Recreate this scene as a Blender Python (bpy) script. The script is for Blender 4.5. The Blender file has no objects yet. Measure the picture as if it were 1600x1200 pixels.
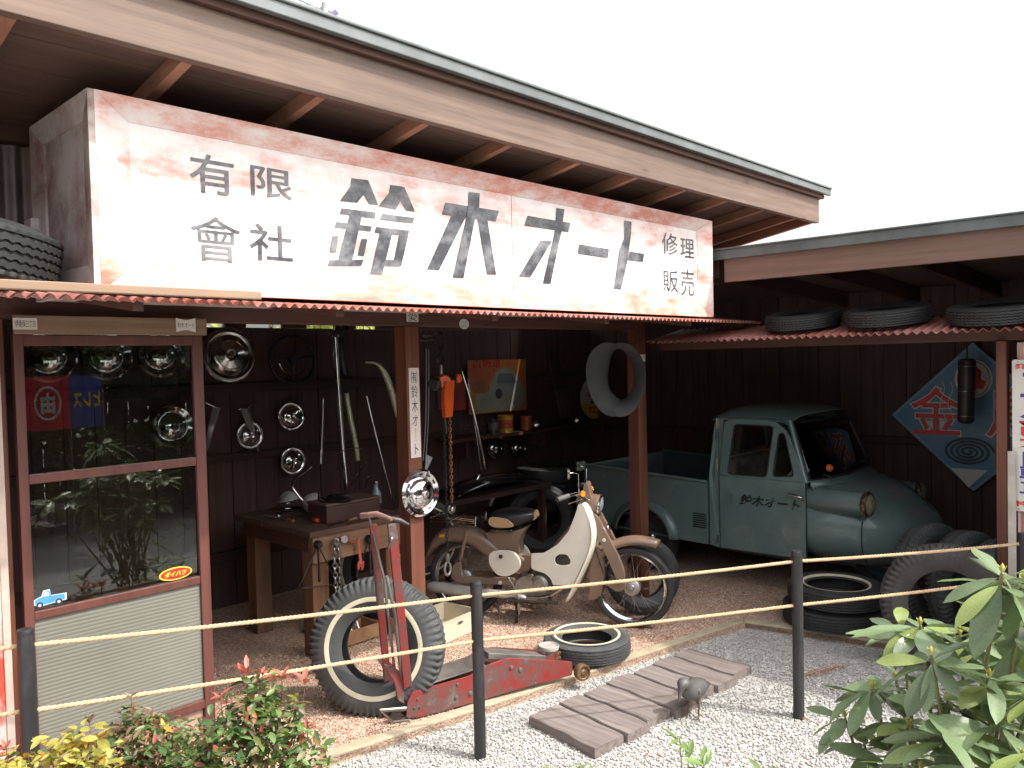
import bpy, bmesh, math, random
import numpy as np
from mathutils import Vector, Matrix, Euler
from mathutils.geometry import tessellate_polygon
R_ = math.radians
random.seed(7); rng = np.random.default_rng(7)
sc = bpy.context.scene
COL = sc.collection

# ------------------------------------------------------------------ camera, world, sun, exposure
CAM = Vector((0, 0, 1.8))
YAW, PITCH, ROLL, FPX = R_(43.5339), R_(-1.7188), R_(-1.3478), 1256.92
_f = Vector((math.cos(PITCH)*math.cos(YAW), math.cos(PITCH)*math.sin(YAW), math.sin(PITCH)))
_r0 = Vector((math.sin(YAW), -math.cos(YAW), 0)); _u0 = _r0.cross(_f)
_r = math.cos(ROLL)*_r0 + math.sin(ROLL)*_u0
_u = -math.sin(ROLL)*_r0 + math.cos(ROLL)*_u0
cd = bpy.data.cameras.new('camera'); cam = bpy.data.objects.new('camera', cd); COL.objects.link(cam)
cam.matrix_world = Matrix(((_r.x, _u.x, -_f.x, CAM.x), (_r.y, _u.y, -_f.y, CAM.y), (_r.z, _u.z, -_f.z, CAM.z), (0, 0, 0, 1)))
cd.sensor_width = 36; cd.lens = FPX/1600*36; cd.clip_end = 2000; cd.clip_start = .05
sc.camera = cam

SUN_DIR = Vector((.37*math.cos(R_(53)), -.93*math.cos(R_(53)), math.sin(R_(53)))).normalized()
w = bpy.data.worlds.new('World'); sc.world = w; w.use_nodes = True
nt = w.node_tree; nt.nodes.clear()
out = nt.nodes.new('ShaderNodeOutputWorld'); bg = nt.nodes.new('ShaderNodeBackground')
sky = nt.nodes.new('ShaderNodeTexSky'); sky.sky_type = 'NISHITA'; sky.sun_disc = False
sky.sun_elevation = R_(53); sky.sun_rotation = math.atan2(SUN_DIR.x, SUN_DIR.y)
sky.air_density = 1.6; sky.dust_density = 6.0; sky.ozone_density = 1.0
# thin bright overcast veil over the blue: mixes towards a neutral of the sky's own brightness
hs = nt.nodes.new('ShaderNodeHueSaturation'); hs.inputs['Saturation'].default_value = .22; hs.inputs['Value'].default_value = 3.0
nt.links.new(sky.outputs[0], hs.inputs['Color']); nt.links.new(hs.outputs[0], bg.inputs[0]); bg.inputs[1].default_value = .12
nt.links.new(bg.outputs[0], out.inputs[0])
sd = bpy.data.lights.new('sun', 'SUN'); sd.energy = 3.8; sd.angle = R_(1.0); sd.color = (1, .95, .86)
so = bpy.data.objects.new('sun', sd); COL.objects.link(so); so.location = (3, -6, 9)
so.rotation_euler = (-SUN_DIR).to_track_quat('-Z', 'Y').to_euler()
vs = sc.view_settings; vs.view_transform = 'Standard'; vs.look = 'None'; vs.exposure = .2; vs.gamma = 1
sc.cycles.max_bounces = 8; sc.cycles.transparent_max_bounces = 12
try: sc.cycles.use_denoising = True
except Exception: pass

def ray(px, py): return (_f + _r*((px-800)/FPX) - _u*((py-600)/FPX))
def on(px, py, X=None, Y=None, Z=None, d=None):
    """world point where the sight line through a photo pixel meets the real plane X=.., Y=.., Z=.. (or distance d)"""
    v = ray(px, py)
    if X is not None: t = (X-CAM.x)/v.x
    elif Y is not None: t = (Y-CAM.y)/v.y
    elif Z is not None: t = (Z-CAM.z)/v.z
    else: t = d
    return CAM + v*t
def onp(px, py, p0, n):
    v = ray(px, py); return CAM + v*((Vector(p0)-CAM).dot(n)/v.dot(n))

# ------------------------------------------------------------------ materials
MATS = {}
def _pr(name):
    m = bpy.data.materials.new(name); m.use_nodes = True; MATS[name] = m
    t = m.node_tree; b = t.nodes['Principled BSDF']; return m, t, b
def _noise(t, scale, stretch=(1,1,1), detail=4, rough=.6, rnd=True, loc=(0,0,0)):
    tc = t.nodes.new('ShaderNodeTexCoord'); mp = t.nodes.new('ShaderNodeMapping'); mp.inputs['Scale'].default_value = stretch
    mp.inputs['Location'].default_value = loc
    src = tc.outputs['Object']
    if rnd:
        oi = t.nodes.new('ShaderNodeObjectInfo'); ad = t.nodes.new('ShaderNodeVectorMath'); ad.operation = 'MULTIPLY_ADD'
        ad.inputs[1].default_value = (37, 19, 53)
        cb = t.nodes.new('ShaderNodeCombineXYZ')
        for k in range(3): t.links.new(oi.outputs['Random'], cb.inputs[k])
        t.links.new(cb.outputs[0], ad.inputs[0]); t.links.new(src, ad.inputs[2]); src = ad.outputs[0]
    t.links.new(src, mp.inputs[0])
    n = t.nodes.new('ShaderNodeTexNoise'); n.inputs['Scale'].default_value = scale; n.inputs['Detail'].default_value = detail; n.inputs['Roughness'].default_value = rough
    t.links.new(mp.outputs[0], n.inputs['Vector']); return n
def _ramp(t, fac, stops):
    r = t.nodes.new('ShaderNodeValToRGB'); e = r.color_ramp.elements
    while len(e) < len(stops): e.new(.5)
    for i, (p, c) in enumerate(stops): e[i].position = p; e[i].color = (*c, 1) if len(c) == 3 else c
    t.links.new(fac, r.inputs[0]); return r
def _bump(t, b, h, strength, dist=.01, prev=None):
    bp = t.nodes.new('ShaderNodeBump'); bp.inputs['Strength'].default_value = strength; bp.inputs['Distance'].default_value = dist
    t.links.new(h, bp.inputs['Height'])
    if prev: t.links.new(prev.outputs[0], bp.inputs['Normal'])
    t.links.new(bp.outputs[0], b.inputs['Normal']); return bp
def mat(name, col, rough=.6, metal=0, var=.18, scale=6, bump=0, bscale=80, spec=.5, col2=None, stretch=(1,1,1), rvar=.1, coat=0, thr=None):
    if name in MATS: return MATS[name]
    m, t, b = _pr(name)
    n = _noise(t, scale, stretch)
    c1 = tuple(max(0, x*(1-var)) for x in col); c2 = col2 or tuple(min(1, x*(1+var)) for x in col)
    lo, hi = thr or (.35, .68)
    rp = _ramp(t, n.outputs[0], [(lo, c1 if not thr else col), (hi, c2)])
    t.links.new(rp.outputs[0], b.inputs['Base Color'])
    mr = t.nodes.new('ShaderNodeMapRange'); mr.inputs[3].default_value = max(.02, rough-rvar); mr.inputs[4].default_value = min(1, rough+rvar)
    t.links.new(n.outputs[0], mr.inputs[0]); t.links.new(mr.outputs[0], b.inputs['Roughness'])
    b.inputs['Metallic'].default_value = metal; b.inputs['Specular IOR Level'].default_value = spec
    if coat: b.inputs['Coat Weight'].default_value = coat; b.inputs['Coat Roughness'].default_value = .08
    if bump:
        nb = _noise(t, bscale, stretch, 3); _bump(t, b, nb.outputs[0], bump, .004)
    return m
def wood(name, dark, light, axis=0, rough=.7, knots=0, grain=26, bump=.25):
    if name in MATS: return MATS[name]
    m, t, b = _pr(name)
    st = [grain]*3; st[axis] = 1.2
    n = _noise(t, 1.0, tuple(st), 5, .65)
    big = _noise(t, 1.6, (1, 1, 1), 3)
    rp = _ramp(t, n.outputs[0], [(.3, dark), (.7, light)])
    mx = t.nodes.new('ShaderNodeMix'); mx.data_type = 'RGBA'; mx.blend_type = 'MULTIPLY'; mx.inputs[0].default_value = .55
    r2 = _ramp(t, big.outputs[0], [(.3, (.62, .6, .6)), (.7, (1, 1, 1))])
    t.links.new(rp.outputs[0], mx.inputs[6]); t.links.new(r2.outputs[0], mx.inputs[7])
    last = mx.outputs[2]
    if knots:
        tc = t.nodes.new('ShaderNodeTexCoord'); mp = t.nodes.new('ShaderNodeMapping')
        s = [13.0]*3; s[axis] = 4.4; s[1-axis] = .01; mp.inputs['Scale'].default_value = s
        t.links.new(tc.outputs['Object'], mp.inputs[0])
        wn = _noise(t, 9, (1,1,1), 2, rnd=False); ad = t.nodes.new('ShaderNodeMix'); ad.data_type = 'VECTOR'; ad.inputs[0].default_value = .12
        t.links.new(mp.outputs[0], ad.inputs[4]); t.links.new(wn.outputs[1], ad.inputs[5])
        v = t.nodes.new('ShaderNodeTexVoronoi'); v.inputs['Scale'].default_value = .55; v.inputs['Randomness'].default_value = 1
        t.links.new(ad.outputs[1], v.inputs['Vector'])
        kr = _ramp(t, v.outputs['Distance'], [(.025, (.22, .15, .12)), (.05, (.50, .41, .36)), (.085, (.86,.80,.76)), (.15, (1, 1, 1))])
        m2 = t.nodes.new('ShaderNodeMix'); m2.data_type = 'RGBA'; m2.blend_type = 'MULTIPLY'; m2.inputs[0].default_value = knots
        t.links.new(last, m2.inputs[6]); t.links.new(kr.outputs[0], m2.inputs[7]); last = m2.outputs[2]
    t.links.new(last, b.inputs['Base Color']); b.inputs['Roughness'].default_value = rough
    _bump(t, b, n.outputs[0], bump, .003)
    return m
def two(name, c1, c2, lo, hi, scale=5, stretch=(1,1,1), rough=(.4,.8), metal=0, bump=.1, c3=None, detail=6, rnd=True, spec=.5):
    """paint c1 worn through to c2"""
    if name in MATS: return MATS[name]
    m, t, b = _pr(name)
    n = _noise(t, scale, stretch, detail, .7, rnd)
    stops = [(lo, c1), (hi, c2)]
    if c3: stops.append((min(1, hi+.12), c3))
    rp = _ramp(t, n.outputs[0], stops); t.links.new(rp.outputs[0], b.inputs['Base Color'])
    mr = t.nodes.new('ShaderNodeMapRange'); mr.inputs[1].default_value = lo; mr.inputs[2].default_value = hi
    mr.inputs[3].default_value = rough[0]; mr.inputs[4].default_value = rough[1]
    t.links.new(n.outputs[0], mr.inputs[0]); t.links.new(mr.outputs[0], b.inputs['Roughness'])
    b.inputs['Metallic'].default_value = metal; b.inputs['Specular IOR Level'].default_value = spec
    if bump: _bump(t, b, n.outputs[0], bump, .004)
    return m
def glass(name, tint=(.8,.85,.83), refl=1.0, ior=1.5, rough=.0):
    if name in MATS: return MATS[name]
    m = bpy.data.materials.new(name); m.use_nodes = True; MATS[name] = m; t = m.node_tree; t.nodes.clear()
    o = t.nodes.new('ShaderNodeOutputMaterial'); mx = t.nodes.new('ShaderNodeMixShader'); tr = t.nodes.new('ShaderNodeBsdfTransparent')
    gl = t.nodes.new('ShaderNodeBsdfGlossy'); fr = t.nodes.new('ShaderNodeFresnel'); fr.inputs[0].default_value = ior
    tr.inputs[0].default_value = (*tint, 1); gl.inputs['Roughness'].default_value = rough; gl.inputs[0].default_value = (refl, refl, refl, 1)
    t.links.new(fr.outputs[0], mx.inputs[0]); t.links.new(tr.outputs[0], mx.inputs[1]); t.links.new(gl.outputs[0], mx.inputs[2]); t.links.new(mx.outputs[0], o.inputs[0])
    return m
def chrome(name='chrome', col=(.72,.72,.74), rough=.08):
    return mat(name, col, rough, 1, .12, 12, rvar=.05)
def leafmat(name, top, var=.35, rough=.4, under=None, hue2=None, sc_=4):
    if name in MATS: return MATS[name]
    m, t, b = _pr(name)
    oi = t.nodes.new('ShaderNodeObjectInfo'); at = t.nodes.new('ShaderNodeNewGeometry')
    wn = t.nodes.new('ShaderNodeTexWhiteNoise'); wn.noise_dimensions = '1D'
    ad = t.nodes.new('ShaderNodeMath'); ad.operation = 'ADD'
    t.links.new(oi.outputs['Random'], ad.inputs[0]); t.links.new(at.outputs['Random Per Island'], ad.inputs[1])
    t.links.new(ad.outputs[0], wn.inputs['W'])
    lo = tuple(c*(1-var) for c in top); hi = tuple(min(1, c*(1+var)) for c in top)
    st = [(0, lo), (.6, hi)]
    if hue2: st += [(.82, hi), (.9, hue2)]
    rp = _ramp(t, wn.outputs['Value'], st)
    n = _noise(t, sc_*8, (1,1,1), 3); r2 = _ramp(t, n.outputs[0], [(.3, (.75,.75,.75)), (.7, (1,1,1))])
    mx = t.nodes.new('ShaderNodeMix'); mx.data_type = 'RGBA'; mx.blend_type = 'MULTIPLY'; mx.inputs[0].default_value = 1
    t.links.new(rp.outputs[0], mx.inputs[6]); t.links.new(r2.outputs[0], mx.inputs[7])
    t.links.new(mx.outputs[2], b.inputs['Base Color']); b.inputs['Roughness'].default_value = rough
    # leaves let some light through
    tr = t.nodes.new('ShaderNodeBsdfTranslucent'); ms = t.nodes.new('ShaderNodeMixShader'); ms.inputs[0].default_value = .25
    hv = t.nodes.new('ShaderNodeHueSaturation'); hv.inputs['Value'].default_value = 1.6; hv.inputs['Saturation'].default_value = 1.2
    t.links.new(mx.outputs[2], hv.inputs['Color']); t.links.new(hv.outputs[0], tr.inputs[0])
    o = t.nodes['Material Output']; t.links.new(b.outputs[0], ms.inputs[1]); t.links.new(tr.outputs[0], ms.inputs[2]); t.links.new(ms.outputs[0], o.inputs[0])
    return m

# ------------------------------------------------------------------ mesh builder
def basis(o, r, u):
    r = Vector(r).normalized(); u = Vector(u); n = r.cross(u).normalized(); u = n.cross(r)
    return Matrix(((r.x, u.x, n.x, o[0]), (r.y, u.y, n.y, o[1]), (r.z, u.z, n.z, o[2]), (0,0,0,1)))
def axis_m(p, d):
    """matrix at p whose local Z points along d"""
    q = Vector(d).to_track_quat('Z', 'Y'); return Matrix.Translation(p) @ q.to_matrix().to_4x4()
def T(x, y, z): return Matrix.Translation((x, y, z))
def RX(a): return Matrix.Rotation(R_(a), 4, 'X')
def RY(a): return Matrix.Rotation(R_(a), 4, 'Y')
def RZ(a): return Matrix.Rotation(R_(a), 4, 'Z')
WO = {}
class MB:
    def __init__(s): s.v = []; s.f = []
    def add(s, vs, fs, M=None):
        o = len(s.v)
        s.v += [tuple(M @ Vector(p)) if M is not None else tuple(p) for p in vs]
        s.f += [tuple(i+o for i in f) for f in fs]; return s
    def box(s, a, b, M=None):
        x0,y0,z0 = a; x1,y1,z1 = b
        if x0 > x1: x0,x1 = x1,x0
        if y0 > y1: y0,y1 = y1,y0
        if z0 > z1: z0,z1 = z1,z0
        return s.add([(x0,y0,z0),(x1,y0,z0),(x1,y1,z0),(x0,y1,z0),(x0,y0,z1),(x1,y0,z1),(x1,y1,z1),(x0,y1,z1)],
              [(0,3,2,1),(4,5,6,7),(0,1,5,4),(1,2,6,5),(2,3,7,6),(3,0,4,7)], M)
    def bar(s, p, q, wd, h, up=(0,0,1)):
        """rectangular bar from p to q; wd sideways, h along up"""
        p = Vector(p); q = Vector(q); d = (q-p); L = d.length; d.normalize(); u = Vector(up); sd_ = d.cross(u).normalized(); u = sd_.cross(d)
        M = Matrix(((d.x, sd_.x, u.x, p.x), (d.y, sd_.y, u.y, p.y), (d.z, sd_.z, u.z, p.z), (0,0,0,1)))
        return s.box((0,-wd/2,-h/2),(L,wd/2,h/2), M)
    def tube(s, pts, r, n=8, cap=True, closed=False, flat=1.0, M=None):
        P = [Vector(p) for p in pts]; m = len(P); rs = r if isinstance(r, (list, tuple)) else [r]*m
        tang = []
        for i in range(m):
            a = P[(i-1) % m] if (closed or i) else P[i]; b = P[(i+1) % m] if (closed or i < m-1) else P[i]
            tang.append((b-a).normalized())
        u = tang[0].orthogonal().normalized()
        if flat != 1.0: 
            u = Vector((0,0,1)) - tang[0]*tang[0].z
            if u.length < .1: u = Vector((1,0,0)) - tang[0]*tang[0].x
            u.normalize()
        vs, fs = [], []
        for i in range(m):
            u = (u - tang[i]*u.dot(tang[i])).normalized(); w_ = tang[i].cross(u)
            for k in range(n):
                a = 2*math.pi*k/n; vs.append(P[i] + (u*math.cos(a) + w_*math.sin(a)*flat)*rs[i])
        for i in range(m if closed else m-1):
            j = (i+1) % m
            for k in range(n): fs.append((i*n+k, i*n+(k+1)%n, j*n+(k+1)%n, j*n+k))
        if cap and not closed: fs.append(tuple(range(n-1,-1,-1))); fs.append(tuple((m-1)*n+k for k in range(n)))
        return s.add(vs, fs, M)
    def cyl(s, p, q, r0, r1=None, n=16): return s.tube([p, q], [r0, r0 if r1 is None else r1], n)
    def lathe(s, prof, n=32, M=None, closed=False, fn=None, a0=0, a1=360):
        """profile of (r,z) turned about local Z"""
        vs, fs = [], []; m = len(prof); full = abs(a1-a0) >= 360; nn = n if full else n+1
        for i in range(nn):
            th = R_(a0 + (a1-a0)*i/n)
            pr = fn(prof, i, th) if fn else prof
            for r, z in pr: vs.append((r*math.cos(th), r*math.sin(th), z))
        for i in range(n):
            j = (i+1) % nn
            for k in range(m if closed else m-1):
                l = (k+1) % m
                fs.append((i*m+k, j*m+k, j*m+l, i*m+l))
        return s.add(vs, fs, M)
    def prism(s, poly, d, M=None, holes=(), z0=0):
        """2-D outline (x,y) extruded z0..z0+d, with holes"""
        loops = [list(poly)] + [list(h) for h in holes]
        flat = [p for l in loops for p in l]
        tri = tessellate_polygon([[Vector((p[0], p[1], 0)) for p in l] for l in loops])
        n = len(flat); vs = [(p[0], p[1], z0) for p in flat] + [(p[0], p[1], z0+d) for p in flat]
        fs = []
        for t in tri:
            a, b, c = t
            ar = (flat[b][0]-flat[a][0])*(flat[c][1]-flat[a][1]) - (flat[b][1]-flat[a][1])*(flat[c][0]-flat[a][0])
            if ar < 0: b, c = c, b
            if d: fs.append((c, b, a)); 
            fs.append((a+n, b+n, c+n))
        if d:
            o = 0
            for li, l in enumerate(loops):
                L = len(l); ar = sum(l[i][0]*l[(i+1)%L][1]-l[(i+1)%L][0]*l[i][1] for i in range(L))
                rev = (ar < 0) != (li > 0)
                for i in range(L):
                    a, b = o+i, o+(i+1)%L
                    q = (a, b, b+n, a+n); fs.append(q[::-1] if (ar < 0) else q)
                o += L
        return s.add(vs, fs, M)
    def loft(s, rings, cap=True, closed=True):
        n = len(rings[0]); vs = [p for r in rings for p in r]; fs = []
        for i in range(len(rings)-1):
            for k in range(n if closed else n-1): fs.append((i*n+k, i*n+(k+1)%n, (i+1)*n+(k+1)%n, (i+1)*n+k))
        if cap and closed: fs.append(tuple(range(n-1,-1,-1))); fs.append(tuple((len(rings)-1)*n+k for k in range(n)))
        return s.add(vs, fs)
    def build(s, name, m, parent=None, smooth=None, bevel=0, solid=0, subd=0, fixn=False, loc=None):
        me = bpy.data.meshes.new(name); o0 = Vector((0,0,0))
        if loc is not None: o0 = Vector(loc)
        elif parent is not None and parent.name in WO: o0 = WO[parent.name]
        me.from_pydata([tuple(Vector(p)-o0) for p in s.v], [], s.f); 
        if fixn:
            bm = bmesh.new(); bm.from_mesh(me); bmesh.ops.remove_doubles(bm, verts=bm.verts, dist=1e-5); bmesh.ops.recalc_face_normals(bm, faces=bm.faces); bm.to_mesh(me); bm.free()
        me.update()
        if smooth:
            me.polygons.foreach_set('use_smooth', [True]*len(me.polygons)); me.set_sharp_from_angle(angle=R_(smooth))
        me.materials.append(m)
        o = bpy.data.objects.new(name, me); COL.objects.link(o)
        if parent is not None:
            o.parent = parent
            if parent.name in WO: WO[o.name] = o0
        if loc is not None: o.location = o0
        if solid: md = o.modifiers.new('thick', 'SOLIDIFY'); md.thickness = solid; md.offset = 0
        if bevel:
            md = o.modifiers.new('bevel', 'BEVEL'); md.width = bevel; md.segments = 2; md.limit_method = 'ANGLE'; md.angle_limit = R_(40); md.harden_normals = False
        if subd: md = o.modifiers.new('sub', 'SUBSURF'); md.levels = subd; md.render_levels = subd
        return o
def thing(name, label, cat, loc=(0,0,0), group=None, world=True):
    """Empty at the thing's base; world=True: its parts are given in world coordinates"""
    o = bpy.data.objects.new(name, None); COL.objects.link(o); o.location = loc; o.empty_display_size = .1
    o['label'] = label; o['category'] = cat
    if group: o['group'] = group
    if world: WO[o.name] = Vector(loc)
    return o
def tag(o, label, cat, group=None):
    o['label'] = label; o['category'] = cat
    if group: o['group'] = group
    return o
def struct(o, kind='structure'): o['kind'] = kind; return o
def children(o): return [c for c in bpy.data.objects if c.parent is o]
CH = {}
def copy_thing(o, label=None, loc=None, rot=None, scale=None, kids=None):
    c = o.copy(); COL.objects.link(c)
    if label: c['label'] = label
    if loc is not None: c.location = loc
    if rot is not None: c.rotation_euler = rot
    if scale is not None: c.scale = (scale,)*3 if not isinstance(scale, (tuple, list)) else scale
    for ch in list(o.children):
        d = ch.copy(); COL.objects.link(d); d.parent = c
        for g in list(ch.children):
            e = g.copy(); COL.objects.link(e); e.parent = d
    return c
def text_mb(body, wd, ht, M, bold=.0, depth=.0, shear=0.0, space=1.0):
    cu = bpy.data.curves.new('t', 'FONT'); cu.body = body; cu.size = 1; cu.offset = bold; cu.resolution_u = 3; cu.shear = shear; cu.space_line = space
    ob = bpy.data.objects.new('t', cu); COL.objects.link(ob)
    me = bpy.data.meshes.new_from_object(ob)
    v = np.array([p.co[:] for p in me.vertices]); f = [tuple(p.vertices) for p in me.polygons]
    bpy.data.objects.remove(ob); bpy.data.curves.remove(cu); bpy.data.meshes.remove(me)
    mb = MB()
    if len(v) == 0: return mb
    lo = v.min(0); hi = v.max(0); sx = wd/max(1e-6, hi[0]-lo[0]); sy = ht/max(1e-6, hi[1]-lo[1])
    vs = [((p[0]-(lo[0]+hi[0])/2)*sx, (p[1]-(lo[1]+hi[1])/2)*sy, depth) for p in v]
    mb.add(vs, f, M); return mb
def rrect(x0, y0, x1, y1, r, n=4):
    out_ = []
    for cx, cy, a in ((x1-r, y0+r, -90), (x1-r, y1-r, 0), (x0+r, y1-r, 90), (x0+r, y0+r, 180)):
        for k in range(n+1): t = R_(a+90*k/n); out_.append((cx+r*math.cos(t), cy+r*math.sin(t)))
    return out_
def roundpoly(P, r=.02, n=3):
    out_ = []; m = len(P)
    for i in range(m):
        a = Vector(P[i-1]); b = Vector(P[i]); c = Vector(P[(i+1) % m])
        d1 = min(r, (a-b).length*.45); d2 = min(r, (c-b).length*.45)
        p = b+(a-b).normalized()*d1; q = b+(c-b).normalized()*d2
        for k in range(n+1):
            t = k/n; out_.append(tuple((1-t)**2*p + 2*t*(1-t)*b + t*t*q))
    return out_
def spline(P, n=6):
    """Catmull-Rom through points"""
    P = [Vector(p) for p in P]; out_ = []
    for i in range(len(P)-1):
        a = P[max(0, i-1)]; b = P[i]; c = P[i+1]; d = P[min(len(P)-1, i+2)]
        for k in range(n):
            t = k/n; out_.append(.5*((2*b)+(c-a)*t+(2*a-5*b+4*c-d)*t*t+(3*b-a-3*c+d)*t**3))
    out_.append(P[-1]); return out_

# ------------------------------------------------------------------ shared materials
POST = wood('stained_post', (.095,.030,.018), (.20,.068,.034), 2, .6, .0)
BEAMX = wood('stained_beam_x', (.07,.028,.02), (.12,.052,.036), 0, .65)
BEAMY = wood('stained_beam_y', (.07,.028,.02), (.12,.052,.036), 1, .65)
FASC = wood('fascia_wood_x', (.105,.066,.048), (.20,.132,.098), 0, .62, 1.0, 30)
FASCY = wood('fascia_wood_y', (.16,.09,.068), (.24,.14,.11), 1, .62, 1.0, 30)
RAFT = wood('rafter_wood', (.26,.12,.075), (.38,.19,.12), 1, .7)
DECK = wood('roof_deck_wood', (.11,.062,.046), (.17,.10,.075), 0, .8)
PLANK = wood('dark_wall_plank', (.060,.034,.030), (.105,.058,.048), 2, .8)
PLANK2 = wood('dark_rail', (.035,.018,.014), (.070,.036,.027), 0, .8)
DOORW = wood('door_wood', (.085,.028,.022), (.15,.05,.036), 2, .5)
PALEW = wood('pale_board', (.20,.125,.08), (.32,.21,.14), 0, .65)
TRIM = mat('grey_metal_trim', (.12,.135,.135), .5, .2, .2, 5)
RUSTR = two('red_corrugated', (.42,.20,.17), (.33,.10,.07), .42, .62, 5, (1,1,1), (.45,.7), 0, .15, (.55,.42,.38))
RUSTW = two('red_white_corrugated', (.62,.52,.48), (.42,.14,.10), .45, .66, 4, (6,6,1), (.45,.7), 0, .1)
DGREY = mat('dark_corrugated', (.16,.12,.11), .5, .3, .3, 5)
CHR = chrome()
CHD = chrome('worn_chrome', (.55,.54,.53), .16)
RUB = mat('tyre_rubber', (.030,.030,.031), .62, 0, .25, 10, .12, 60)
RUBG = mat('dusty_tyre_rubber', (.062,.062,.064), .7, 0, .3, 6, .15, 60)
BLACK = mat('black_plastic', (.015,.015,.017), .4, 0, .2, 8)
STEEL = mat('grey_steel', (.30,.30,.30), .35, .9, .25, 10, .1)
IRON = mat('dark_iron', (.06,.05,.045), .5, .7, .3, 12, .2)
WHITE = mat('white_plate', (.66,.62,.57), .4, 0, .06, 8)
INK = mat('ink_black', (.03,.03,.035), .5, 0, .1, 6)
RED = mat('red_print', (.62,.05,.05), .4, 0, .12, 8)
BLUE = mat('blue_print', (.07,.06,.30), .4, 0, .12, 8)

# ------------------------------------------------------------------ ground
K1, K3, K5 = Vector((-4.0, 4.2649, 0)), Vector((4.935, 2.59, 0)), Vector((5.79, -1.2, 0))
gm, gt, gb = _pr('grey_gravel')
_v = gt.nodes.new('ShaderNodeTexVoronoi'); _v.inputs['Scale'].default_value = 75
_tc = gt.nodes.new('ShaderNodeTexCoord'); gt.links.new(_tc.outputs['Object'], _v.inputs['Vector'])
_hs = gt.nodes.new('ShaderNodeSeparateColor'); gt.links.new(_v.outputs['Color'], _hs.inputs[0])
_rp = _ramp(gt, _hs.outputs[0], [(0, (.32,.31,.30)), (.5, (.42,.41,.39)), (1, (.55,.53,.51))]); gt.links.new(_rp.outputs[0], gb.inputs['Base Color'])
_iv = gt.nodes.new('ShaderNodeMath'); _iv.operation = 'SUBTRACT'; _iv.inputs[0].default_value = 1; gt.links.new(_v.outputs['Distance'], _iv.inputs[1])
_bump(gt, gb, _iv.outputs[0], .8, .012); gb.inputs['Roughness'].default_value = .85
pm, pt_, pb = _pr('pink_granules')
_v = pt_.nodes.new('ShaderNodeTexVoronoi'); _v.inputs['Scale'].default_value = 120
_tc = pt_.nodes.new('ShaderNodeTexCoord'); pt_.links.new(_tc.outputs['Object'], _v.inputs['Vector'])
_hs = pt_.nodes.new('ShaderNodeSeparateColor'); pt_.links.new(_v.outputs['Color'], _hs.inputs[0])
_rp = _ramp(pt_, _hs.outputs[0], [(0, (.26,.145,.10)), (.5, (.46,.30,.22)), (1, (.62,.48,.38))]); pt_.links.new(_rp.outputs[0], pb.inputs['Base Color'])
_iv = pt_.nodes.new('ShaderNodeMath'); _iv.operation = 'SUBTRACT'; _iv.inputs[0].default_value = 1; pt_.links.new(_v.outputs['Distance'], _iv.inputs[1])
_bump(pt_, pb, _iv.outputs[0], .7, .007); pb.inputs['Roughness'].default_value = .9
# one big sheet reaching the horizon, dropping slightly below the shop floor
g = MB(); g.add([(-400,-400,-.045),(400,-400,-.045),(400,400,-.045),(-400,400,-.045)], [(0,1,2,3)])
struct(g.build('ground', gm))
fl = MB(); P = [K1, K3, Vector((5.79,-1.2,0)), Vector((7.6,-1.2,0)), Vector((7.6,6.0,0)), Vector((-4,6.0,0))]
fl.prism([(p.x, p.y) for p in P], .03, T(0,0,-.036)); struct(fl.build('shop_floor', pm))
KERBM = mat('pale_concrete', (.36,.30,.21), .8, 0, .2, 9, .4, 40)
kb = MB()
def kerbseg(a, b, wd=.07):
    d = (b-a).normalized(); n = Vector((-d.y, d.x, 0))
    return [a, b, b+n*wd, a+n*wd]
d1 = (K3-K1).normalized(); n1 = Vector((-d1.y, d1.x, 0)); d2 = (K5-K3).normalized(); n2 = Vector((-d2.y, d2.x, 0))
A_ = K1; B_ = K3; C_ = K5; w_ = .065
Bi = B_ + n1*w_ + d1*.075; Ai = A_ + n1*w_; Ci = C_ + n2*w_
kb.prism([(p.x,p.y) for p in (A_, B_, Bi, Ai)], .056, T(0,0,-.05))
struct(kb.build('kerb', KERBM, bevel=.006))
kb = MB(); kb.prism([(p.x,p.y) for p in (B_+d2*.003, C_, Ci, Bi+d2*.003)], .056, T(0,0,-.05)); struct(kb.build('kerb', KERBM, bevel=.006))

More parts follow.
